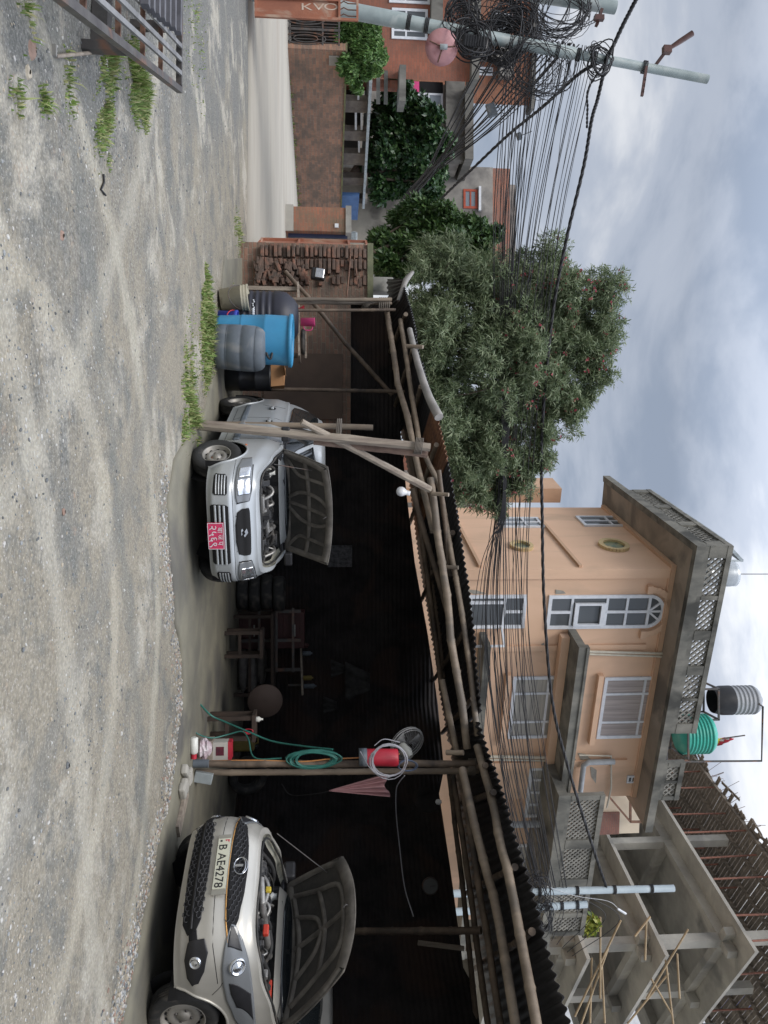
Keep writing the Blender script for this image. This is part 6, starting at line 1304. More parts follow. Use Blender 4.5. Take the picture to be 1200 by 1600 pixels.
root, Bd, patch, seam, bv, gb, proj = make_car('grey_hatchback', 'warm silver larger hatchback with white number plate and raised bonnet, right bay', tia, m_sil2, loc, hd2, steer=R(-9))
patch(bv, [(-.52, .36, .42), (-.44, .31, .46), (0, .295, .475), (.44, .31, .46), (.52, .36, .42)], 'front', 'lower_intake', m_dark, .003)
def hexmesh(y0, y1, zf, dy, dz, r, nm='mesh_grille', mt=None, off=.008):
    mb = MB(); k = 0; y = y0
    while y <= y1:
        lo_, hi_ = zf(y); z = lo_+dz*.5+(dz*.5 if k % 2 else 0)
        while z < hi_-dz*.3:
            h = proj(bv, (3, y, z), (-1, 0, 0), off)
            if h is not None:
                q = [h+Vector((0, math.cos(t)*dy*.52, math.sin(t)*dz*.5)) for t in np.linspace(0, 2*math.pi, 7)]; mb.tube(q, r, 4, caps=False)
            z += dz
        y += dy*.9; k += 1
    return Bd(mb, nm, mt or m_black)
m_gm = M('grey_grille_plastic', (.07, .07, .075), (.04, .04, .045), 5, .35, 0)
for s in (-1, 1): c = [(s*.50, .37, .43), (s*.55, .375, .44), (s*.60, .38, .45)]; patch(bv, c if s > 0 else c[::-1], 'front', 'intake_link', m_dark, .003)
hexmesh(-.44, .44, lambda y: (.30, .375), .045, .038, .004, mt=m_gm); hexmesh(-.44, .44, lambda y: (.40, .47), .045, .038, .004, mt=m_gm)
seam(bv, [(-.49, .39), (0, .385), (.49, .39)], 'front', .012, 'intake_bar', m_black, .006)
patch(bv, [(-.54, .675, .71), (-.42, .66, .755), (-.22, .65, .78), (0, .645, .79), (.22, .65, .78), (.42, .66, .755), (.54, .675, .71)], 'front', 'upper_grille', m_dark, .004)
hexmesh(-.45, .45, lambda y: (.65, .775-.28*y*y*.9), .045, .036, .0035, mt=m_gm)
m_bronze = M('copper_trim', (.62, .34, .12), (.55, .3, .1), 5, .35, 0, metal=.6)
seam(bv, [(-.58, .68), (-.44, .655), (-.22, .64), (0, .635), (.22, .64), (.44, .655), (.58, .68)], 'front', .007, 'copper_strip', m_bronze, .004)
for s in (-1, 1):
    def cc(c): return c if s > 0 else c[::-1]
    patch(bv, cc([(s*.56, .37, .50), (s*.63, .34, .53), (s*.70, .36, .50), (s*.735, .40, .45)]), 'front', 'fog_pocket', m_black, .004)
    h = proj(bv, (3, s*.665, .43), (-1, 0, 0), .014); mb = MB(); mb.lathe([(.001, .010), (.02, .008), (.034, .002), (.036, .010), (.045, .008), (.05, -.02)], h, make_car.nrm(bv, (3, s*.665, .43), (-1, 0, 0)), n=24); Bd(mb, 'fog_lamp', m_refl)
    # swept headlight, projected on the front and wrapping to the side
    hl_ = patch(bv, cc([(s*.47, .70, .735), (s*.54, .675, .79), (s*.62, .65, .835), (s*.69, .635, .86), (s*.74, .64, .872), (s*.775, .66, .878), (s*.80, .71, .88), (s*.815, .78, .878)]), 'front', 'headlight', m_lens, .005, refine=6)
    patch(bv, cc([(s*.48, .70, .715), (s*.54, .69, .76), (s*.60, .68, .79)]), 'front', 'lamp_inner', m_black, .008, par=hl_)
    h = proj(bv, (3, s*.675, .755), (-1, 0, 0), .014); mb = MB(); mb.lathe([(.001, .018), (.025, .014), (.040, .003), (.050, .002), (.056, .012), (.064, .012), (.070, .004), (.074, -.02)], h, make_car.nrm(bv, (3, s*.675, .755), (-1, 0, 0)), n=32); Bd(mb, 'lamp_bowl', m_refl, hl_)
    patch(bv, cc([(s*.735, .69, .85), (s*.76, .70, .855), (s*.785, .74, .86)]), 'front', 'lamp_inner', m_black, .009, par=hl_)
    d = 'left' if s > 0 else 'right'
    seam(bv, [(-.44, .32), (-.44, .93)], d); seam(bv, [(-1.42, .32), (-1.42, .95)], d); seam(bv, [(.34, .55), (.42, .62), (.5, .66)], d); seam(bv, [(-.44, .32), (-1.42, .32), (-1.9, .32)], d)
    for x in (-1.3, -2.0): patch(bv, [(x, .80, .825), (x+.17, .80, .83)], d, 'door_handle', m_sil2, .018, rows_=3, solid=.02)
    patch(gb, [(-1.36, 1.08, 1.42), (-1.1, 1.07, 1.43), (-.7, 1.065, 1.2), (-.46, 1.06, 1.09)], d, 'side_window', m_cglass, .004); patch(gb, [(-2.30, 1.1, 1.36), (-2.1, 1.08, 1.42), (-1.46, 1.07, 1.44)], d, 'side_window', m_cglass, .004)
    mr = MB(); mr.box((-.52, s*.88, 1.08), (.09, .2, .13)); Bd(mr, 'wing_mirror', m_black, bevel=.03)
patch(gb, [(-.55, 1.07, 1.38), (-.3, 1.05, 1.42), (0, 1.05, 1.43), (.3, 1.05, 1.42), (.55, 1.07, 1.38)], 'front', 'windscreen', m_cglass, .004)
mb = MB(); mb.tube([(-.28, -.4, 1.03), (-.38, .2, 1.1)], .009, 5); mb.tube([(-.28, .2, 1.03), (-.36, .62, 1.08)], .009, 5); Bd(mb, 'wiper', m_black)
seam(bv, [(-.74, .60), (-.6, .565), (0, .545), (.6, .565), (.74, .60)], 'front', .003)
# emblem: ring with split T
e0 = proj(bv, (3, 0, .72), (-1, 0, 0), .034); em = bpy.data.objects.new('emblem', None); COL.objects.link(em); em.parent = root; em.location = e0
mb = MB(); mb.tube([(0, math.cos(t)*.078, math.sin(t)*.058) for t in np.linspace(0, 6.2832, 33)], .0055, 6, caps=False); mb.prism([(0, -.01, -.05), (0, .01, -.05), (0, .012, .02), (0, -.012, .02)], (.006, 0, 0))
mb.tube(smooth_pts([(0, -.066, .018), (0, -.035, .036), (0, 0, .04), (0, .035, .036), (0, .066, .018)], 4), .006, 5); Bd(mb, 'emblem_ring', m_chrome, em)
# plate
p0 = proj(bv, (3, 0, .575), (-1, 0, 0), .028); plt = bpy.data.objects.new('number_plate', None); COL.objects.link(plt); plt.parent = root; plt.location = p0; plt.rotation_euler = (0, R(4), 0)
m_wpl = M('cream_plate', (.62, .62, .50), (.55, .55, .45), 4, .4, 0); m_pfr = M('plate_holder', (.30, .29, .25), bump=0); mb = MB(); mb.box((-.006, 0, 0), (.012, .56, .118)); Bd(mb, 'plate_holder', m_pfr, plt, bevel=.003)
mb = MB(); mb.box((.004, .0, 0), (.008, .47, .105)); Bd(mb, 'plate_panel', m_wpl, plt)
text('B AE4278', .10, 'plate_text', m_cable, plt, (.0088, .025, -.008), fr_, sx=1.02)
mb = MB(); mb.prism([(.0085, -.222, .006), (.0085, -.205, .018), (.0085, -.218, .028), (.0085, -.190, .043), (.0085, -.222, .046)], (.001, 0, 0)); Bd(mb, 'plate_flag', m_fr, plt)
mb = MB(); mb.box((.0088, -.212, -.025), (.001, .018, .018)); Bd(mb, 'plate_mark', m_cable, plt)
# ================================================================ foliage
def leaves(blobs, n, ll, lw, per=7, shell=.75, up=.3, droop=.2, seed=1, tips=None):
    """leaf whorls through the volume of the blobs [(centre, (rx,ry,rz))]; returns verts, faces, tip list"""
    rg = np.random.RandomState(seed); vol = np.array([b[1][0]*b[1][1]+b[1][0]*b[1][2] for b in blobs]); pr = vol/vol.sum(); V = []; F = []; T_ = []
    idx = rg.choice(len(blobs), n, p=pr)
    for i in idx:
        c, r = blobs[i]; d = rg.normal(size=3); d /= np.linalg.norm(d); q = 1-abs(rg.normal())*(1-shell)*.9; q = max(.15, q)
        lump = 1+.22*mn.noise(Vector((d[0]*2.3+i, d[1]*2.3, d[2]*2.3)))+.12*mn.noise(Vector((d[0]*6, d[1]*6+i, d[2]*6)))
        p = np.array(c)+d*np.array(r)*q*lump; ax = d*.6+np.array([0, 0, up])+rg.normal(size=3)*.35; ax /= np.linalg.norm(ax); T_.append((p, ax, i, q))
        a = np.cross(ax, [.3, .5, .8]); a /= np.linalg.norm(a); b = np.cross(ax, a); k0 = rg.rand()*6.28
        for k in range(per):
            t = k0+k*6.283/per+rg.normal()*.25; e = a*math.cos(t)+b*math.sin(t); el = rg.uniform(.15, 1.1); ld = ax*el+e*(1.1-el*.4); ld /= np.linalg.norm(ld); s = np.cross(ld, ax); s /= (np.linalg.norm(s)+1e-6)
            L_ = ll*rg.uniform(.65, 1.25); w_ = lw*rg.uniform(.8, 1.2); base = p+ax*rg.uniform(-.5, .3)*ll; g = np.array([0, 0, -droop*L_])
            m_ = base+ld*L_*.5; tip = base+ld*L_+g; j = len(V); V += [tuple(base), tuple(m_+s*w_), tuple(tip), tuple(m_-s*w_)]; F.append((j, j+1, j+2, j+3))
    return V, F, T_
def clumps(blobs, k, fr, seed):
    rg = random.Random(seed); o = []
    for c, r in blobs:
        for i in range(k):
            d = Vector((rg.gauss(0, 1), rg.gauss(0, 1), rg.gauss(0, 1))).normalized(); q = rg.uniform(.45, 1.0)*(1 if i else 0); f = fr*rg.uniform(.7, 1.35)
            o.append(((c[0]+d.x*r[0]*q, c[1]+d.y*r[1]*q, c[2]+d.z*r[2]*q), tuple(x*f for x in r)))
    return o
def add_tree(name, label, base, blobs, n, ll, lw, mat_, trunk_r, seed=1, per=7, up=.3, droop=.2, stems=1, extra=None, cat='tree', group=None, barkm=None, shell=.75, ck=9, cf=.36):
    root = T(name, label, cat, base, group=group); V, F, T_ = leaves(clumps(blobs, ck, cf, seed) if ck else blobs, n, ll, lw, per, seed=seed, up=up, droop=droop, shell=shell)
    mb = MB(); mb.v = V; mb.f = F; mb.m = [0]*len(F); mb.sm = [False]*len(F); me = bpy.data.meshes.new('crown'); v = np.array(V)-np.array(base); me.from_pydata(v.tolist(), [], F); me.materials.append(mat_)
    o = bpy.data.objects.new('crown', me); COL.objects.link(o); o.parent = root
    rg = random.Random(seed); mb = MB(); base = Vector(base)
    tops = sorted([Vector(b[0]) for b in blobs], key=lambda q: q.z)
    for k in range(stems):
        b0 = base+Vector((rg.uniform(-.2, .2), rg.uniform(-.15, .15), 0))*(stems > 1); fork = base.lerp(tops[0], .6)+Vector((rg.uniform(-.2, .2), 0, 0)); mb.tube(smooth_pts([b0, b0.lerp(fork, .5)+Vector((.06, 0, 0)), fork], 4), [trunk_r*(1-.04*i) for i in range(9)], 8)
        for q in tops[k::stems]:
            mid_ = fork.lerp(q, .5)+Vector((rg.uniform(-.2, .2), rg.uniform(-.2, .2), .1)); tp = smooth_pts([fork, mid_, q], 5); mb.tube(tp, [trunk_r*.6*(1-.08*i) for i in range(len(tp))], 6)
    mb.build('trunk', barkm or m_bark, root)
    mb = MB(); step = max(1, len(T_)//260)
    for p, ax, i, q in T_[::step]:
        p = Vector(p); c = min((Vector(b[0]) for b in blobs), key=lambda q_: (q_-p).length); mb.tube([c.lerp(p, .05), c.lerp(p, .6)+Vector((0, 0, -.05)), p+Vector(ax)*.1], [.022, .014, .006], 4, caps=False)
    mb.build('branches', barkm or m_bark, root)['kind'] = 'stuff'
    if extra:
        fm, cnt, sz, cond = extra; V, F = [], []; rg2 = np.random.RandomState(seed+5); cand = [t for t in T_ if cond(t)]
        for j in rg2.choice(len(cand), min(cnt, len(cand)), replace=False):
            p, ax, i, q = cand[j]
            for u_ in range(3):
                cc = Vector(p)+Vector(ax)*sz*1.2+Vector(rg2.normal(size=3))*sz*1.2
                for t in range(5):
                    a = Vector(rg2.normal(size=3)).normalized()*sz; b = a.orthogonal().normalized()*sz*.6; k = len(V); V += [tuple(cc), tuple(cc+a*.6+b), tuple(cc+a), tuple(cc+a*.6-b)]; F.append((k, k+1, k+2, k+3))
        mb = MB(); mb.v, mb.f = V, F; mb.m = [0]*len(F); mb.sm = [False]*len(F); mb.build('flowers', fm, root)['kind'] = 'stuff'
    return root
m_bark = M('grey_brown_bark', (.16, .12, .09), (.08, .06, .05), 8, .9, .4, 30)
m_ole = leafmat('oleander_leaves', [(.09, .135, .07), (.15, .20, .10), (.22, .27, .15), (.32, .37, .23), (.12, .17, .09)], .35, .5)
m_dkl = leafmat('dark_glossy_leaves', [(.018, .05, .022), (.035, .085, .03), (.06, .12, .035), (.025, .06, .03)], .12, .35)
m_midl = leafmat('mid_green_leaves', [(.03, .07, .025), (.055, .11, .035), (.10, .17, .05), (.04, .085, .03)], .15, .4)
m_vine = leafmat('bright_vine_leaves', [(.06, .14, .035), (.09, .19, .05), (.15, .26, .07), (.05, .11, .03)], .2, .5)
m_flower = leafmat('crimson_flowers', [(.35, .05, .08), (.5, .10, .14), (.28, .05, .06)], .2, .7)
def PB(x, y, Y, hx, hy, dy=None):
    """blob whose outline covers x+-hx, y+-hy pixels at depth Y"""
    k = Y/1200; return (tuple(P(x, y, Y)), (hy*k, (dy or (hx+hy)/2*k), hx*k))
Yo = 17.5
ob = [PB(900, 480, Yo, 72, 68), PB(880, 560, Yo, 62, 62), PB(850, 430, Yo+.4, 60, 48), PB(800, 500, Yo, 80, 80), PB(760, 440, Yo-.3, 70, 60), PB(760, 560, Yo-.4, 75, 75), PB(700, 520, Yo-.6, 70, 80), PB(690, 620, Yo-.7, 62, 66), PB(850, 610, Yo+.2, 52, 50), PB(780, 650, Yo, 56, 58),
      PB(735, 705, Yo-.3, 48, 60), PB(690, 440, Yo-.6, 55, 60), PB(740, 760, Yo, 40, 34), PB(932, 520, Yo, 40, 62), PB(800, 705, Yo, 34, 34), PB(660, 560, Yo-.8, 45, 80), PB(830, 545, Yo-.8, 60, 80), PB(775, 790, Yo+.2, 20, 22), PB(715, 745, Yo, 34, 36), PB(852, 672, Yo, 34, 34), PB(925, 572, Yo, 34, 36), PB(870, 610, Yo-.1, 40, 36), PB(885, 650, Yo+.1, 30, 28), PB(812, 752, Yo, 26, 28), PB(840, 720, Yo, 24, 24), PB(790, 740, Yo, 30, 34), PB(760, 720, Yo-.2, 50, 40), PB(700, 665, Yo-.4, 45, 45), PB(905, 620, Yo+.1, 24, 22)]
add_tree('oleander_tree', 'tall spreading grey green oleander with small crimson flowers behind the shed', P(500, 560, Yo+.2).to_2d().to_3d(), ob, 27000, .165, .0135, m_ole, .07, seed=3, per=8, stems=4, up=.5, extra=(m_flower, 620, .035, lambda t: t[3] > .84 and (t[0][2] > 5.2 or t[0][0] > -1)), cat='tree', shell=.62, ck=15, cf=.43)
Yd = 20.0
add_tree('broadleaf_tree', 'dark leafy tree behind the brick wall left of the oleander', P(520, 425, Yd).to_2d().to_3d(), [PB(640, 345, Yd, 50, 32), PB(690, 350, Yd, 45, 36), PB(730, 360, Yd+.3, 42, 30), PB(620, 385, Yd, 42, 30), PB(670, 400, Yd-.4, 55, 34), PB(750, 385, Yd+.5, 30, 24), PB(610, 425, Yd-.6, 35, 30)], 4600, .17, .04, m_midl, .12, seed=8, per=6)
Y1 = 42
add_tree('dense_round_tree', 'very dark dense round tree beyond the far brick wall', P(500, 235, Y1).to_2d().to_3d(), [PB(620, 175, Y1, 45, 34), PB(640, 220, Y1, 62, 42), PB(610, 265, Y1, 38, 42), PB(660, 255, Y1, 42, 42), PB(672, 205, Y1, 36, 36), PB(605, 215, Y1, 36, 50), PB(620, 150, Y1+1, 28, 20), PB(678, 285, Y1-.5, 26, 30), PB(600, 298, Y1, 22, 20)], 6500, .34, .10, m_dkl, .22, seed=12, per=6)
# ================================================================ far brick wall, gate pillar, metalwork
WA, WB = G(450, 78, .07), G(466, 326, .07); Fwl = Face(WA.to_2d(), (WB-WA).to_2d()); Lw_ = (WB-WA).to_2d().length
ang_w = math.atan2((WB-WA).y, (WB-WA).x)
m_fwall = brickmat('old_red_brown_brick', ang_w, (.37, .20, .13), (.18, .125, .10), (.34, .29, .22), bump=1., stain=(.12, .10, .08), stain_amt=.85, sscale=1.1, w=.34, h=.13)
zw = Fwl.hit(536, 200)[1]
fw = T('far_brick_wall', 'long weathered red brown brick wall across the road with mossy top', 'wall', WA)
mb = MB(); mb.fbox(Fwl, -.1, Lw_+1.0, .06, zw, -.3, 0); mb.build('brickwork', m_fwall, fw); mb = MB(); mb.fbox(Fwl, -.1, Lw_+1.0, zw, zw+.07, -.34, .04); mb.build('mossy_coping', M('green_moss_cap', (.16, .17, .07), (.10, .09, .06), 3, .95, .5), fw)
mb = MB(); s0, s1, z0, z1 = Fwl.rect(514, 530, 87, 101); mb.fbox(Fwl, s0, s1, z0, z1, .001, .05); mb.build('patched_socket', m_conc_new, fw)
# brick piers and frames of the yard behind
m_pier = M('grey_brown_pier', (.22, .19, .16), (.13, .11, .1), 3, .9, .3)
Fb2 = Face((WA.x-.5, WA.y+2.2), (WB-WA).to_2d()+Vector((.03, 0)))
rk_ = T('open_outbuilding', 'row of grey posts and open bays behind the far brick wall', 'building', (WA.x, WA.y+2.2, 0))
for (y0, y1) in ((158, 176), (205, 220), (240, 258), (278, 290), (310, 318)):
    s0 = Fb2.hit(555, y0)[0]; s1 = Fb2.hit(555, y1)[0]; zt2 = Fb2.hit(574, y0)[1]; mb = MB(); mb.fbox(Fb2, s0, s1, 0, zt2, -.3, 0); mb.build('pier', m_pier, rk_)
s0, s1 = Fb2.hit(560, 118)[0], Fb2.hit(560, 318)[0]; mb = MB(); mb.hexa([Fb2.pt(s0, Fb2.hit(577, 118)[1], .3), Fb2.pt(s1, Fb2.hit(566, 318)[1], .3), Fb2.pt(s1, Fb2.hit(566, 318)[1], -3), Fb2.pt(s0, Fb2.hit(577, 118)[1], -3)]+[q+Vector((0, 0, .12)) for q in (Fb2.pt(s0, Fb2.hit(577, 118)[1], .3), Fb2.pt(s1, Fb2.hit(566, 318)[1], .3), Fb2.pt(s1, Fb2.hit(566, 318)[1], -3), Fb2.pt(s0, Fb2.hit(577, 118)[1], -3))]); mb.build('roof_edge', m_galv, rk_)
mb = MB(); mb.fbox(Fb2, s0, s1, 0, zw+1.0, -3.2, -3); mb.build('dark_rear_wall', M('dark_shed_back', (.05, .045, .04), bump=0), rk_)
for (x, y0, y1) in ((560, 140, 158), (565, 176, 205), (556, 176, 205), (561, 222, 240)):
    mb = MB(); mb.beam(Fb2.pt(*Fb2.hit(x, y0), -.1), Fb2.pt(*Fb2.hit(x, y1), -.1), .09, .09); mb.build('frame_bar', m_white, rk_)
m_blued = M('blue_painted_panel', (.07, .15, .33), (.05, .11, .25), 3, .6, .1)
mb = MB(); s0, s1, z0, z1 = Fb2.rect(536, 560, 292, 330); mb.fbox(Fb2, s0, s1, z0-1.0, z1, .3, .5); tag(mb.build('blue_screen', m_blued), 'blue painted screen showing above the right end of the far wall', 'screen')
# ornamental iron gate at the left end of the wall
gA, gB = G(449, 10, .07), G(450, 74, .07); Fgt = Face(gA.to_2d(), (gB-gA).to_2d()); Lg = (gB-gA).to_2d().length; zg = Fgt.hit(532, 40)[1]
gt = T('iron_gate', 'dark ornamental iron gate at the left end of the far wall', 'gate', gA); mb = MB()
for s in (0, Lg*.5, Lg-.08): mb.fbox(Fgt, s, s+.08, .08, zg, -.04, .04)
for z in (.1, zg-.08, zg*.66): mb.fbox(Fgt, .08, Lg-.08, z, z+.06, -.032, .032)
mb.build('frame', m_steel, gt); mb = MB()
for i in range(12): s = .1+(Lg-.2)*i/11; mb.tube([Fgt.pt(s, .15, 0), Fgt.pt(s, zg-.05, 0)], .018, 5)
mb.build('bars', m_steel, gt); mb = MB()
for c in (Lg*.27, Lg*.76):
    for r1_ in (.5, .3): mb.tube([Fgt.pt(c+math.cos(t)*r1_*Lg*.3, zg*.36+math.sin(t)*r1_*1.5, .03) for t in np.linspace(0, 6.283, 25)], .02, 5)
mb.build('scrollwork', m_steel, gt)
# gate pillar with blue metal door
pA = G(446, 322, .07); Yp2 = pA.y; m_pbrick = brickmat('orange_pillar_brick', 0, (.34, .14, .085), (.24, .11, .075), (.26, .20, .14), bump=.8, stain=(.14, .13, .09), stain_amt=.85, sscale=1.3, h=.1, w=.28)
Fp = Face((pA.x, Yp2), (1, 0)); s1 = Fp.hit(500, 361)[0]; zt3 = P(549, 340, Yp2).z
pr_ = T('brick_gate_pillar', 'stout orange brick gate pillar with cement cap beside the blue metal door', 'pillar', pA); mb = MB(); mb.fbox(Fp, 0, s1, .06, zt3-.2, -.8, 0); mb.build('brickwork', m_pbrick, pr_); mb = MB(); mb.fbox(Fp, -.06, s1+.05, zt3-.2, zt3, -.86, .06); mb.build('cap', m_conc, pr_); mb = MB(); mb.fbox(Fp, -.05, s1+.03, .05, .35, .001, .05); mb.build('plinth', m_conc_new, pr_)
mb = MB(); a_, b_2, c_, d_2 = Fp.rect(523, 529, 350, 356); mb.fbox(Fp, a_, b_2, c_, d_2, .002, .05); mb.build('white_switch', m_white, pr_)
Fd = Face((pA.x, Yp2+.3), (1, 0)); s2, s3 = Fd.hit(500, 361)[0]+.02, Fd.hit(500, 395)[0]; zd_ = P(543, 365, Yp2+.3).z
dr = T('blue_metal_door', 'dark blue metal door with lattice strip next to the brick gate pillar', 'door', Fd.pt(s2, 0)); mb = MB(); mb.fbox(Fd, s2, s3, .15, zd_, -.03, 0); mb.build('sheet', M('dark_blue_metal', (.035, .05, .11), (.025, .035, .08), 4, .5, .1), dr); mb = MB()
for i in range(14): z = .3+i*.16; mb.tube([Fd.pt(s2+.3, z, .01), Fd.pt(s2+.38, z+.07, .02), Fd.pt(s2+.3, z+.14, .01)], .014, 5)
for s in (s2, s2+.24, s2+.42): mb.fbox(Fd, s, s+.05, .15, zd_, .001, .03)
mb.build('lattice_strip', m_steel, dr)
m_wirem = m_galv; mb = MB(); q0 = P(552, 366, Yp2+.3)
for i in range(6): q = P(548+i*0, 364+i*1.8, Yp2+.3); mb.tube([q+Vector((.04*math.cos(t), 0, .12+.1*math.sin(t))) for t in np.linspace(0, 6.283, 12)], .02, 4)
tag(mb.build('razor_wire', m_wirem), 'short coil of pale wire on top of the blue metal door', 'wire')
# cream yard wall + fence pipe beyond
m_beige = M('stained_beige_plaster', (.42, .39, .33), (.30, .28, .24), .8, .9, .2, c3=(.16, .15, .13), sc3=.6)
def block(name, label, cat, x0, x1, y0, y1, Y, dep, mat_, base=0, tilt=.0, part='wall'):
    F_ = Face(P(500, y0, Y).to_2d(), (1, tilt)); s0, s1, z0, z1 = F_.rect(x0, x1, y0, y1); root = T(name, label, cat, F_.pt(s0, 0)); mb = MB(); mb.fbox(F_, s0, s1, base if base is not None else z0, z1, -dep, 0); mb.build(part, mat_, root); return root, F_, s0, s1, z0, z1
block('beige_yard_wall', 'plain stained beige wall behind the gate pillar and trees', 'wall', 500, 603, 262, 420, 44, .4, m_beige)
# grey house with red framed window and brick top
m_greyp = M('stained_grey_plaster', (.33, .31, .28), (.17, .16, .15), .7, .9, .3, 8, c3=(.09, .085, .08), sc3=.5)
m_brick2 = brickmat('dull_orange_brick', 0, (.40, .16, .10), (.3, .13, .09), (.22, .18, .15), w=.3, h=.1, stain=(.15, .13, .12), stain_amt=.7)
hg, F_, s0, s1, z0, z1 = block('grey_house', 'stained grey plaster house with one small red framed window', 'house', 560, 770, 258, 382, 48, 7, m_greyp)
a_, b_2, c_, d_2 = F_.rect(770, 797, 262, 382); mb = MB(); mb.fbox(F_, a_, b_2+3, z1+.003, d_2, -6.5, -.1); mb.build('brick_top', m_brick2, hg); mb = MB(); a2, b3, c2_, d3 = F_.rect(800, 812, 278, 400); mb.fbox(F_, a2, b3+2, d_2+.003, d3, -5, -1.0); mb.build('upper_storey', m_greyp, hg)
a_, b_2, c_, d_2 = F_.rect(724, 746, 296, 326); f = window(F_, hg, a_, b_2, c_, d_2, vs_=(), hs_=(.5,), fw=.14, back='pale', col=M('red_window_frame', (.42, .09, .05), bump=.05)); mb = MB(); mb.fbox(F_, a_-.15, b_2+.15, d_2+.05, d_2+.2, .001, .2)
mb.build('lintel', m_white, f)
m_sky_sheet = M('pale_blue_sheet', (.35, .45, .55), bump=.05); mb = MB(); a_, b_2, c_, d_2 = F_.rect(716, 726, 238, 258); mb.fbox(F_, a_, b_2, c_-8, d_2, -3, -.5); tag(mb.build('blue_lean_to', m_sky_sheet), 'narrow pale blue sheet wall between grey house and concrete block', 'wall')
# concrete framed house with white windows (behind the round tree)
m_dcon = M('dark_streaked_concrete', (.22, .21, .19), (.10, .10, .09), .8, .9, .3, 8, stretch=(1, 1, .5), c3=(.06, .055, .05), sc3=.8)
Yc = 46
hc, F_, s0, s1, z0, z1 = block('concrete_house', 'grey concrete trimmed house with white windows and pink cloth behind the dark tree', 'house', 560, 718, 130, 252, Yc, 6, m_greyp)
a_, b_2, c_, d_2 = F_.rect(695, 724, 118, 256); mb = MB(); mb.fbox(F_, a_, b_2, c_, d_2, .003, .5); mb.build('roof_beam', m_dcon, hc); a_, b_2, c_, d_2 = F_.rect(722, 735, 148, 260); mb = MB(); mb.fbox(F_, a_, b_2, c_+.01, d_2, -5, 1.0); mb.build('roof_canopy', m_dcon, hc)
for (x0, x1, y0, y1, bk) in ((652, 692, 146, 192, 'pale'), (603, 632, 128, 160, 'glass'), (652, 676, 196, 225, 'pale')): a_, b_2, c_, d_2 = F_.rect(x0, x1, y0, y1); window(F_, hc, a_, b_2, c_, d_2, vs_=(.5,), hs_=(.45,), fw=.12, back=bk)
a_, b_2, c_, d_2 = F_.rect(655, 692, 128, 146); mb = MB(); mb.fbox(F_, a_, b_2, c_, d_2, .003, .02); mb.build('dark_opening', m_dark, hc)
a_, b_2, c_, d_2 = F_.rect(645, 654, 132, 148); mb = MB(); mb.fbox(F_, a_, b_2, c_, d_2, .3, .33); tag(mb.build('hanging_cloth', m_pink), 'bright pink cloth hung beside a white window of the concrete house', 'cloth')
# red brick house at the left
angb = math.atan(.12); m_redb = brickmat('red_house_brick', angb, (.33, .12, .075), (.25, .095, .06), (.20, .12, .09), w=.30, h=.12, bump=.6, stain=(.16, .09, .07), stain_amt=.7)
Yb = 34
hb_ = T('red_brick_house', 'tall red brick house with white framed windows at the upper left', 'house', P(500, 60, Yb).to_2d().to_3d()); Fb_ = Face(P(500, 118, Yb).to_2d(), (-1, -.12)); 
sA, zA = Fb_.hit(590, 115); zB = Fb_.hit(735, 60)[1]
def ray_block(F_, s0, s1, z1, dep, name, mt, root):
    p0, p1 = F_.pt(s0, 0), F_.pt(s1, 0); rd_ = Vector((p0.x, p0.y, 0)).normalized()*dep; mb = MB(); mb.prism([p0, p1, p1+rd_, p0+rd_], (0, 0, z1)); return mb.build(name, mt, root)
ray_block(Fb_, 0, 9, zB, 6, 'wall', m_redb, hb_)
# lower wing stepping back to the right, with cement band
Fb3 = Face(P(500, 160, Yb+1).to_2d(), (-1, -.12)); z3 = Fb3.hit(664, 130)[1]; mb = MB(); mb.fbox(Fb3, .0, 1.6, Fb3.hit(585, 130)[1]-6, Fb3.hit(700, 130)[1], -5, 0) if False else mb.fbox(Fb_, -.35, -.003, 0, Fb_.hit(622, 125)[1], -.5, -.1); mb.build('wing', m_redb, hb_)
mb = MB()
for q in ((588, 594), (600, 606)):
    z0_, z1_ = Fb_.hit(q[0], 125)[1], Fb_.hit(q[1], 125)[1]; mb.fbox(Fb_, -1.1, .3, z0_, z1_, .001, .06)
zz0, zz1 = Fb_.hit(622, 120)[1], Fb_.hit(632, 120)[1]; mb.hexa([Fb_.pt(-1.2, zz0, -.5), Fb_.pt(.3, zz0, -.5), Fb_.pt(.3, zz0, .7), Fb_.pt(-1.2, zz0, .7), Fb_.pt(-1.2, zz1, -.5), Fb_.pt(.3, zz1, -.5), Fb_.pt(.3, zz1, .7), Fb_.pt(-1.2, zz1, .7)]); mb.build('cement_band', m_dcon, hb_)
for (x0, x1, y0, y1) in ((612, 668, 14, 62), (608, 672, -40, 6)): a_, b_2, c_, d_2 = Fb_.rect(x0, x1, y0, y1); window(Fb_, hb_, a_, b_2, c_, d_2, vs_=(.28, .6), hs_=(.4,), fw=.11)
a_, b_2, c_, d_2 = Fb_.rect(672, 690, -60, 60); mb = MB(); mb.fbox(Fb_, a_, b_2, c_, d_2, .003, .5); mb.build('cement_lintel', m_dcon, hb_)
a_, b_2, c_, d_2 = Fb_.rect(725, 735, -60, 118); mb = MB(); mb.fbox(Fb_, -.1, 9, zB, zB+.35, -1, .5); mb.build('roof_slab', m_dcon, hb_)
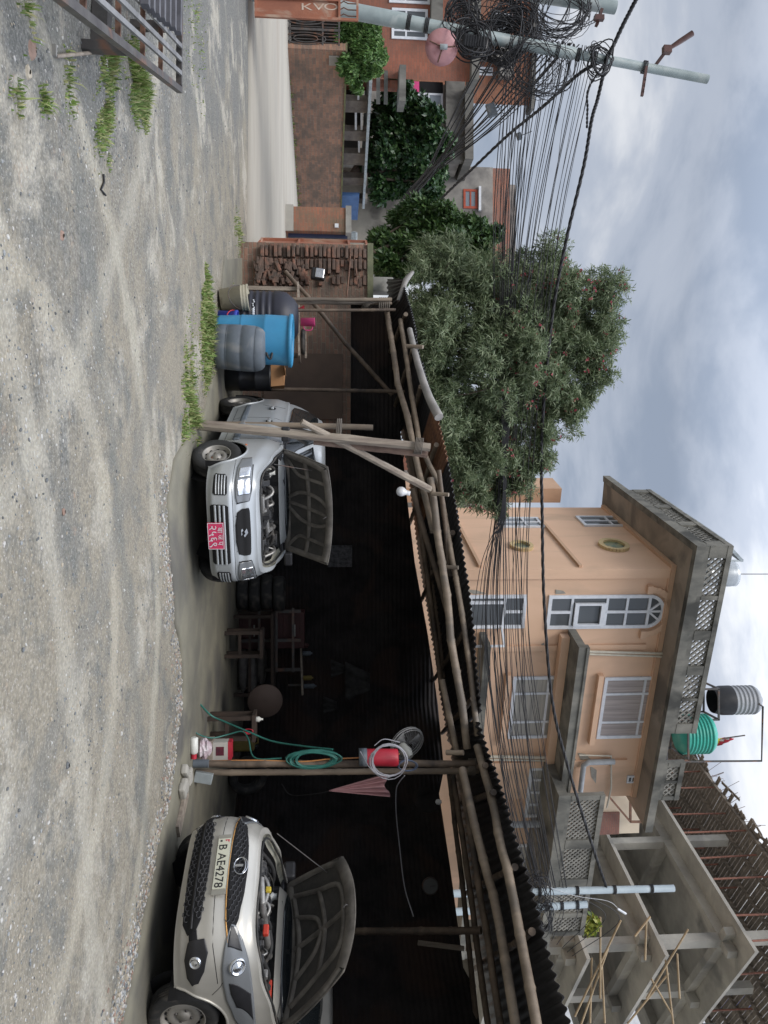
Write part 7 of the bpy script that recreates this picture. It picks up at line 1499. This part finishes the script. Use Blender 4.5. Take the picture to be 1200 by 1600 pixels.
# farther orange brick house
Yf = 54; Ff = Face(P(500, 152, Yf).to_2d(), (-1, -.15)); ho = T('orange_brick_house', 'farther orange brick house seen through the cable tangle', 'house', P(500, 120, Yf).to_2d().to_3d())
ray_block(Ff, 0, 12, Ff.hit(828, 148)[1], 6, 'wall', m_orange_brick, ho)
mb = MB(); mb.fbox(Ff, -.3, 12, Ff.hit(828, 148)[1], Ff.hit(834, 148)[1], -1, .4); mb.build('roof_slab', m_dcon, ho)
for (x0, x1, y0, y1) in ((742, 770, 105, 118), (741, 765, 60, 78), (770, 800, 20, 50)): a_, b_2, c_, d_2 = Ff.rect(x0, x1, y0, y1); window(Ff, ho, a_, b_2, c_, d_2, vs_=(.5,), hs_=(), fw=.12)
mb = MB(); a_, b_2, c_, d_2 = Ff.rect(724, 800, 92, 97); mb.fbox(Ff, a_, b_2, c_, d_2, .003, .9); a_, b_2, c_, d_2 = Ff.rect(778, 800, 80, 125); mb.fbox(Ff, a_, b_2, c_, d_2, .003, .7); mb.build('balcony', m_greyp, ho)
# beige bits behind the oleander: a brick gabled house
ho2 = T('red_and_white_house', 'red brick and white wall glimpsed through the right side of the oleander', 'house', P(500, 740, 30).to_2d().to_3d()); Fx = Face(P(500, 690, 30).to_2d(), (1, 0)); a_, b_2, c_, d_2 = Fx.rect(600, 770, 690, 735); mb = MB(); mb.fbox(Fx, a_, b_2, 0, d_2, -5, 0); mb.build('brick_wall', m_redb, ho2); a_, b_2, c_, d_2 = Fx.rect(600, 745, 735, 800); mb = MB(); mb.fbox(Fx, a_, b_2+3, 0, d_2, -5, .05); mb.build('white_wall', m_greyp, ho2)
mb = MB(); Fy = Face(FL.pt(sL, 0).to_2d(), FR.d); mb.fbox(Fy, -.5, -.02, 0, FL.hit(885, 797)[1], -1.5, -.4); tag(mb.build('brown_annex', m_peach_d), 'low peach brown annex just left of the peach house', 'building')
# vine heap over the wall by the pole
Yv = 29.3
vb = [PB(560, 75, Yv, 30, 40), PB(545, 50, Yv, 22, 25), PB(575, 45, Yv, 26, 22), PB(585, 90, Yv, 22, 28), PB(548, 105, Yv, 18, 22), PB(575, 112, Yv+.5, 14, 22), PB(555, 132, Yv+1, 14, 12)]
add_tree('vine_bush', 'bright green creeper heaped over the iron gate and wall beside the pole', P(528, 80, Yv), vb, 5200, .13, .045, m_vine, .03, seed=21, per=5, stems=3, cat='bush', up=-.2, droop=.5)
for i, (x, y, hx, hy) in enumerate(((918, 1453, 12, 14),)):
    add_tree('sprouting_plant', 'small yellow green plant sprouting at the concrete slab corner', P(905, y, 24.3), [PB(x, y, 24.3, hx, hy), PB(x+10, y-12, 24.3, 6, 8)], 160, .2, .06, m_weed, .015, seed=4, per=6, cat='plant')
# ================================================================ poles and cables
m_pole = M('painted_steel_pole', (.33, .39, .39), (.25, .30, .30), 3, .5, .1, 15, c3=(.40, .44, .43), sc3=2); m_pole_w = M('pale_steel_pole', (.50, .58, .63), (.42, .50, .55), 3, .5, .1)
YP = 15.0
pb_, pt_ = P(385, -14, YP), P(1106, 124, YP); pb_ = pb_+(pb_-pt_)*((pb_.z)/(pt_.z-pb_.z))
pole_ = T('leaning_power_pole', 'tall leaning grey steel pole loaded with cables at the left', 'pole', pb_, group=None); mb = MB(); mb.tube([pb_, pb_.lerp(pt_, .33), pb_.lerp(pt_, .335), pb_.lerp(pt_, .7), pb_.lerp(pt_, .703), pt_], [.15, .145, .125, .115, .09, .085], 20); mb.build('shaft', m_pole, pole_)
def pp(x): f = (P(x, 100, YP).z-pb_.z)/(pt_.z-pb_.z); return pb_.lerp(pt_, f)
pax = (pt_-pb_).normalized()
m_insul = M('brown_insulator', (.12, .06, .05), (.08, .04, .035), 5, .3, 0)
q = pp(1010); mb = MB(); mb.beam(q+Vector((-.02, -.1, -.25)), q+Vector((.1, -.1, -.55)), .05, .05); mb.lathe([(.01, 0), (.05, 0), (.03, .05), (.06, .08), (.03, .12), (.05, .18), (.01, .2)], q+Vector((.1, -.1, -.45)), (.1, 0, -.4), n=10); 
mb = MB(); a = P(1010, 104, YP-.15); b = P(1003, 150, YP-.15); mb.beam(a, b, .05, .05); c0 = b
for k in range(3): mb.lathe([(.01, 0), (.05, .01), (.02, .03)], a.lerp(b, .45+k*.2), (0, 0, 1), n=10)
mb.build('side_bracket', m_insul, pole_)
mb = MB(); a, b, c = P(1024, 102, YP), P(1042, 78, YP-.2), P(1082, 52, YP-.3); mb.beam(a, b, .05, .05); mb.box(b, (.14, .12, .16)); mb.tube([b, b.lerp(c, .5), c], [.035, .055, .06], 10); mb.build('insulator_arm', m_insul, pole_)
for x in (640, 668, 745, 800, 815, 872, 905, 930, 1008): mb = MB(); wrap(mb, pp(x), pax, .135 if x < 770 else .115, 3, .03, .012); mb.build('cable_tie', m_cable, pole_)
# second pole at the top edge
pb2, pt2 = P(690, -30, YP+1), P(962, 12, YP+1); d2 = pt2-pb2; pb2 = pb2-d2*((pb2.z)/d2.z)
p2_ = T('second_power_pole', 'second grey pole crowded with cables at the extreme left edge', 'pole', pb2); mb = MB(); mb.tube([pb2, pt2], [.16, .13], 18); mb.build('shaft', m_pole, p2_); mb = MB(); q = P(940, 15, YP+.8); mb.beam(q, P(932, 40, YP+.8), .1, .06); mb.box(P(936, 28, YP+.7), (.1, .1, .2)); mb.build('bracket', m_insul, p2_)
# dish
q = P(690, 74, YP-.35); ds = T('satellite_dish', 'faded pink red satellite dish clamped on the leaning pole', 'satellite dish', q); ax = Vector((.5, -1, .12)).normalized(); rd = .31
m_dish = M('faded_pink_dish', (.46, .24, .24), (.38, .19, .2), 3, .6, .1, c3=(.30, .12, .12), sc3=3); mb = MB(); mb.lathe([(.001, -.06), (rd*.35, -.05), (rd*.7, -.025), (rd, .01), (rd*1.03, .012), (rd*1.03, 0), (rd*.7, -.035), (rd*.35, -.06), (.001, -.07)], q, -ax, n=40, sx=1, sy=1); mb.build('reflector', m_dish, ds)
mb = MB()
for t in (.5, 2.2, 4.1): u = ax.orthogonal().normalized(); v = ax.cross(u); d = u*math.cos(t)+v*math.sin(t); mb.tube([q+ax*.075, q+d*rd*.55+ax*.055, q+d*rd*.85+ax*.02], .012, 5)
mb.build('rear_stays', m_rust, ds); mb = MB(); mb.beam(q+ax*.08, pp(690), .07, .07); mb.tube([q+ax*.12+Vector((0, 0, -.06)), q+ax*.12+Vector((0, 0, .08))], .05, 10); mb.build('mount', m_galv, ds)
# cable box and coils on the pole
q = P(742, 68, YP-.3); cb = T('junction_box', 'black finned junction box strapped on the leaning pole', 'box', q); mb = MB(); mb.box(q, (.26, .16, .50), Matrix.Rotation(R(8), 3, 'Y')); mb.build('case', m_black, cb, bevel=.03); mb = MB()
for i in range(9): mb.box(q+Vector((0, -.09, -.2+i*.05)), (.22, .03, .015), Matrix.Rotation(R(8), 3, 'Y'))
mb.build('fins', m_black, cb)
def tangle(name, label, x, y, Y, rx, rz, n, r, seed, loops=1.0, cat='cable coil'):
    """loops of spare cable"""
    rg = random.Random(seed); mb = MB()
    for i in range(n):
        c = P(x+rg.uniform(-1, 1)*rz*18, y+rg.uniform(-1, 1)*rx*18, Y+rg.uniform(-.25, .2)); a, b = rx*rg.uniform(.5, 1.1), rz*rg.uniform(.5, 1.1); ph = rg.uniform(0, 6.28); tl = rg.uniform(-.6, .6); dz = rg.uniform(-.2, .2)
        mb.tube([c+Vector((math.cos(t+ph)*a*(1+.1*math.sin(2*t)), dz*math.sin(t), math.sin(t+ph)*b*(1+.12*math.cos(3*t+ph))+tl*math.cos(t+ph)*a*.4)) for t in np.linspace(0, 6.283*rg.uniform(.7, 1.3), 22)], r*rg.uniform(.6, 1.2), 4, caps=False)
    return tag(mb.build(name, m_cable), label, cat)
tangle('cable_coil', 'thick black coils of spare cable round the junction box', 738, 62, YP-.2, .42, .36, 22, .013, 1)
tangle('cable_coil', 'thick black cable coils hung just above the satellite dish pole clamp', 722, 28, YP+.1, .38, .32, 16, .013, 2)
tangle('cable_coil', 'loose wire loops between the two left poles', 800, 40, YP+.2, .6, .6, 26, .009, 3)
tangle('cable_coil', 'wide thin wire loops hanging right of the leaning pole', 840, 105, YP-.1, .6, .7, 26, .007, 4)
tangle('cable_coil', 'small dark wire loops at the top cable clamp of the leaning pole', 935, 90, YP-.1, .32, .26, 14, .011, 5)
tangle('cable_coil', 'dense dark wire nest on the edge pole at the far left', 870, 12, YP+.6, .55, .8, 30, .009, 6)
tangle('cable_coil', 'darkest wire knot where the cables cross above the junction box', 790, 62, YP+.1, .5, .55, 34, .012, 9)
tangle('cable_coil', 'heavy wire snarl between the junction box and the edge pole', 770, 20, YP+.4, .6, .7, 34, .012, 10)
tangle('cable_coil', 'messy wire loops low on the pale right poles', 838, 1398, 18.6, .45, .35, 16, .010, 7)
tangle('cable_coil', 'twisted wire bunch under the balcony by the right poles', 850, 1432, 18.8, .5, .3, 16, .010, 8)
# right poles
YR = 19.0
for (x0, y0, x1, y1, lb) in ((820, 1393.5, 1053, 1388, 'taller pale blue grey steel pole before the balcony at the right'), (820, 1418.5, 917, 1413, 'shorter pale steel pole just right of the taller one')):
    a, b = P(x0, y0, YR), P(x1, y1, YR); d = b-a; g0 = a-d*(a.z/d.z); rt = T('steel_pole', lb, 'pole', g0, group='pale steel poles before the balcony'); mb = MB(); mb.tube([g0, a, b], [.095, .09, .085], 16); mb.build('shaft', m_pole_w, rt); mb = MB()
    for f in (.1, .35, .6, .85): wrap(mb, a.lerp(b, f), d, .1, 3, .03, .012)
    mb.build('cable_tie', m_cable, rt)
q = P(975, 1424, YR-.2)
mb = MB(); mb.tube([P(965, 1420, YR-.2), P(978, 1428, YR-.2)], .03, 8); mb.tube(smooth_pts([P(855, 1385, YR-.1), P(900, 1400, YR-.1), P(950, 1408, YR-.15), P(968, 1422, YR-.2)], 4), .006, 5); tag(mb.build('wire_bracket', m_white), 'small white bracket with wire fixed near the top of the right poles', 'lamp')  # bracket stub with a thin wire, not a light source
# cables from the left pole to the right poles
def cable(pts, r, label, group=None, name='power_cable', k=10, n=5, wob=0):
    q = smooth_pts([P(*p) for p in pts], k)
    mb = MB(); mb.tube(q, r, n); return tag(mb.build(name, m_cable), label, 'cable', group)
def twist(pts, r, label, strands=3):
    q = smooth_pts([P(*p) for p in pts], 16); mb = MB()
    for s in range(strands):
        L_ = []
        for i, p in enumerate(q): t = (q[min(i+1, len(q)-1)]-q[max(i-1, 0)]).normalized(); u = t.orthogonal().normalized(); v = t.cross(u); a = i*.9+s*6.283/strands; L_.append(p+(u*math.cos(a)+v*math.sin(a))*r*.9)
        mb.tube(L_, r, 5)
    return tag(mb.build('thick_cable', m_cable), label, 'cable')
twist([(948, 92, 14.9), (935, 150, 15.2), (924, 190, 15.3), (912, 260, 15.6), (886, 370, 16.0), (865, 480, 16.4), (852, 600, 16.8), (846, 700, 17.2), (847, 800, 17.5), (850, 940, 17.8), (862, 1090, 18.2), (885, 1190, 18.5), (925, 1320, 18.8), (948, 1388, 19.0)], .022, 'thickest twisted black cable sagging across the whole view from pole to pole')
twist([(1000, -12, 14.3), (978, 30, 14.6), (955, 78, 14.85), (948, 92, 14.9)], .024, 'thick twisted cable entering from the top left corner to the leaning pole')
twist([(948, 92, 14.9), (905, 115, 15.6), (850, 165, 17), (795, 210, 19), (740, 262, 21), (700, 300, 23), (665, 335, 25)], .022, 'thick twisted cable descending from the leaning pole toward the dark trees')
twist([(948, 95, 14.9), (920, 138, 15.0), (918, 170, 15.1), (917, 200, 15.3)], .014, 'short slack cable loop hanging by the pole top clamp', 2)
rw = random.Random(31); gA_ = 'thin cables spanning from the leaning pole to the right poles'
ends = []
for i in range(30):
    x0 = 800+i*4.6+rw.uniform(-6, 6); f = i/29; Y0 = 15.0; xm = 782+f*20+rw.uniform(-3, 3) if i < 20 else 800+(i-20)*4+rw.uniform(-3, 3); xe = 812+f*70+rw.uniform(-8, 8); y0 = pp(x0); yy0 = 800+1200*(y0.x/y0.y)
    xq = x0+(xm-x0)*.42-10-rw.uniform(0, 8)
    far_ = (xe, 1391+rw.uniform(-3, 3), 19.0)
    xs_ = (xm+xe)/2-14-rw.uniform(0, 30)*(1-f)
    cable([(x0, yy0, 15.0), (xq, 330+rw.uniform(-20, 20), 15.8), ((xq+xm)/2-4, 520, 16.5), (xm, 720+rw.uniform(-15, 15), 17.2), (xs_-rw.uniform(4, 26), 960, 17.9), (xs_+6, 1180, 18.4), far_], rw.choice((.006, .008, .010)), 'one of the thin black cables slung between the leaning pole and the right poles', gA_)
for i in range(9):   # tight bundle pinched behind the oleander front
    o_ = (i-4)*1.1
    cable([(815+o_*5, 80, 15.0), (800+o_*4, 300, 15.8), (792+o_*2.4, 520, 16.4), (789+o_, 700, 17.0), (786+o_*.8, 800, 17.3), (770+o_*5, 900, 17.6), (768+o_*8, 1100, 18.2), (800+o_*8, 1280, 18.7), (835+o_*3, 1392, 19)], .009, 'cable of the tight dark bundle crossing before the peach house windows', 'tight cable bundle in the middle of the span')
for i in range(16):  # fan from the pole down to the trees at the left
    x0 = 770+i*9+rw.uniform(-5, 5); q = pp(x0); yy0 = 800+1200*(q.x/q.y); a = (x0, yy0, 15.0); bx, by = 640+rw.uniform(-8, 12), 305+rw.uniform(-8, 8)
    cable([a, (x0*.55+bx*.45-8, yy0*.5+by*.5+8, 19), (bx+30, by-35, 23), (bx, by, 25), (bx-22, by+30, 27)], rw.choice((.012, .016, .02)), 'one of the black wires fanning down from the leaning pole into the dark trees', 'wires fanning down to the trees at the left')
for i in range(14):  # short runs between the two left poles
    x0 = 780+i*12+rw.uniform(-8, 8); q = pp(x0*.93+20); yy = 800+1200*(q.x/q.y)
    cable([(x0, -10, 16), (x0-14+rw.uniform(-10, 10), yy*.5, 15.6), (x0*.93+20, yy, 15.0)], rw.choice((.008, .012, .016)), 'one of the short wires joining the edge pole and the leaning pole', 'short wires between the two left poles')
for i in range(5):
    cable([(838+i*16, 1392, 19), (880+i*22, 1420+i*4, 19.5), (862+i*8, 1470+i*6, 19.8)], .009, 'one of the slack wires looping right from the pale poles', 'slack wires right of the pale poles')
cable([(905, 85, 15), (880, 190, 15.3), (868, 280, 15.4), (845, 380, 15.8), (812, 470, 16)], .006, 'lone thin wire curving below the thick span near the leaning pole')
for (x, y, Y, s_, lb) in ((768, 172, 16.5, .2, 'dark flat square junction box hanging among wires'), (811, 213, 16, .1, 'tiny dark box on a wire above the grey house')):
    root = T('hanging_box', lb, 'box', P(x, y, Y)); mb = MB(); mb.box(P(x, y, Y), (s_*1.4, .08, s_), Matrix.Rotation(R(-18), 3, 'Y')); mb.build('case', m_gdrum, root, bevel=.008); mb = MB(); mb.tube([P(x, y, Y), P(x+20, y-8, Y)], .008, 5); mb.build('hanger', m_cable, root)
cable([(768, 150, 16.5), (779, 168, 16.5), (790, 182, 16.5)], .008, 'short wire above the square hanging box')
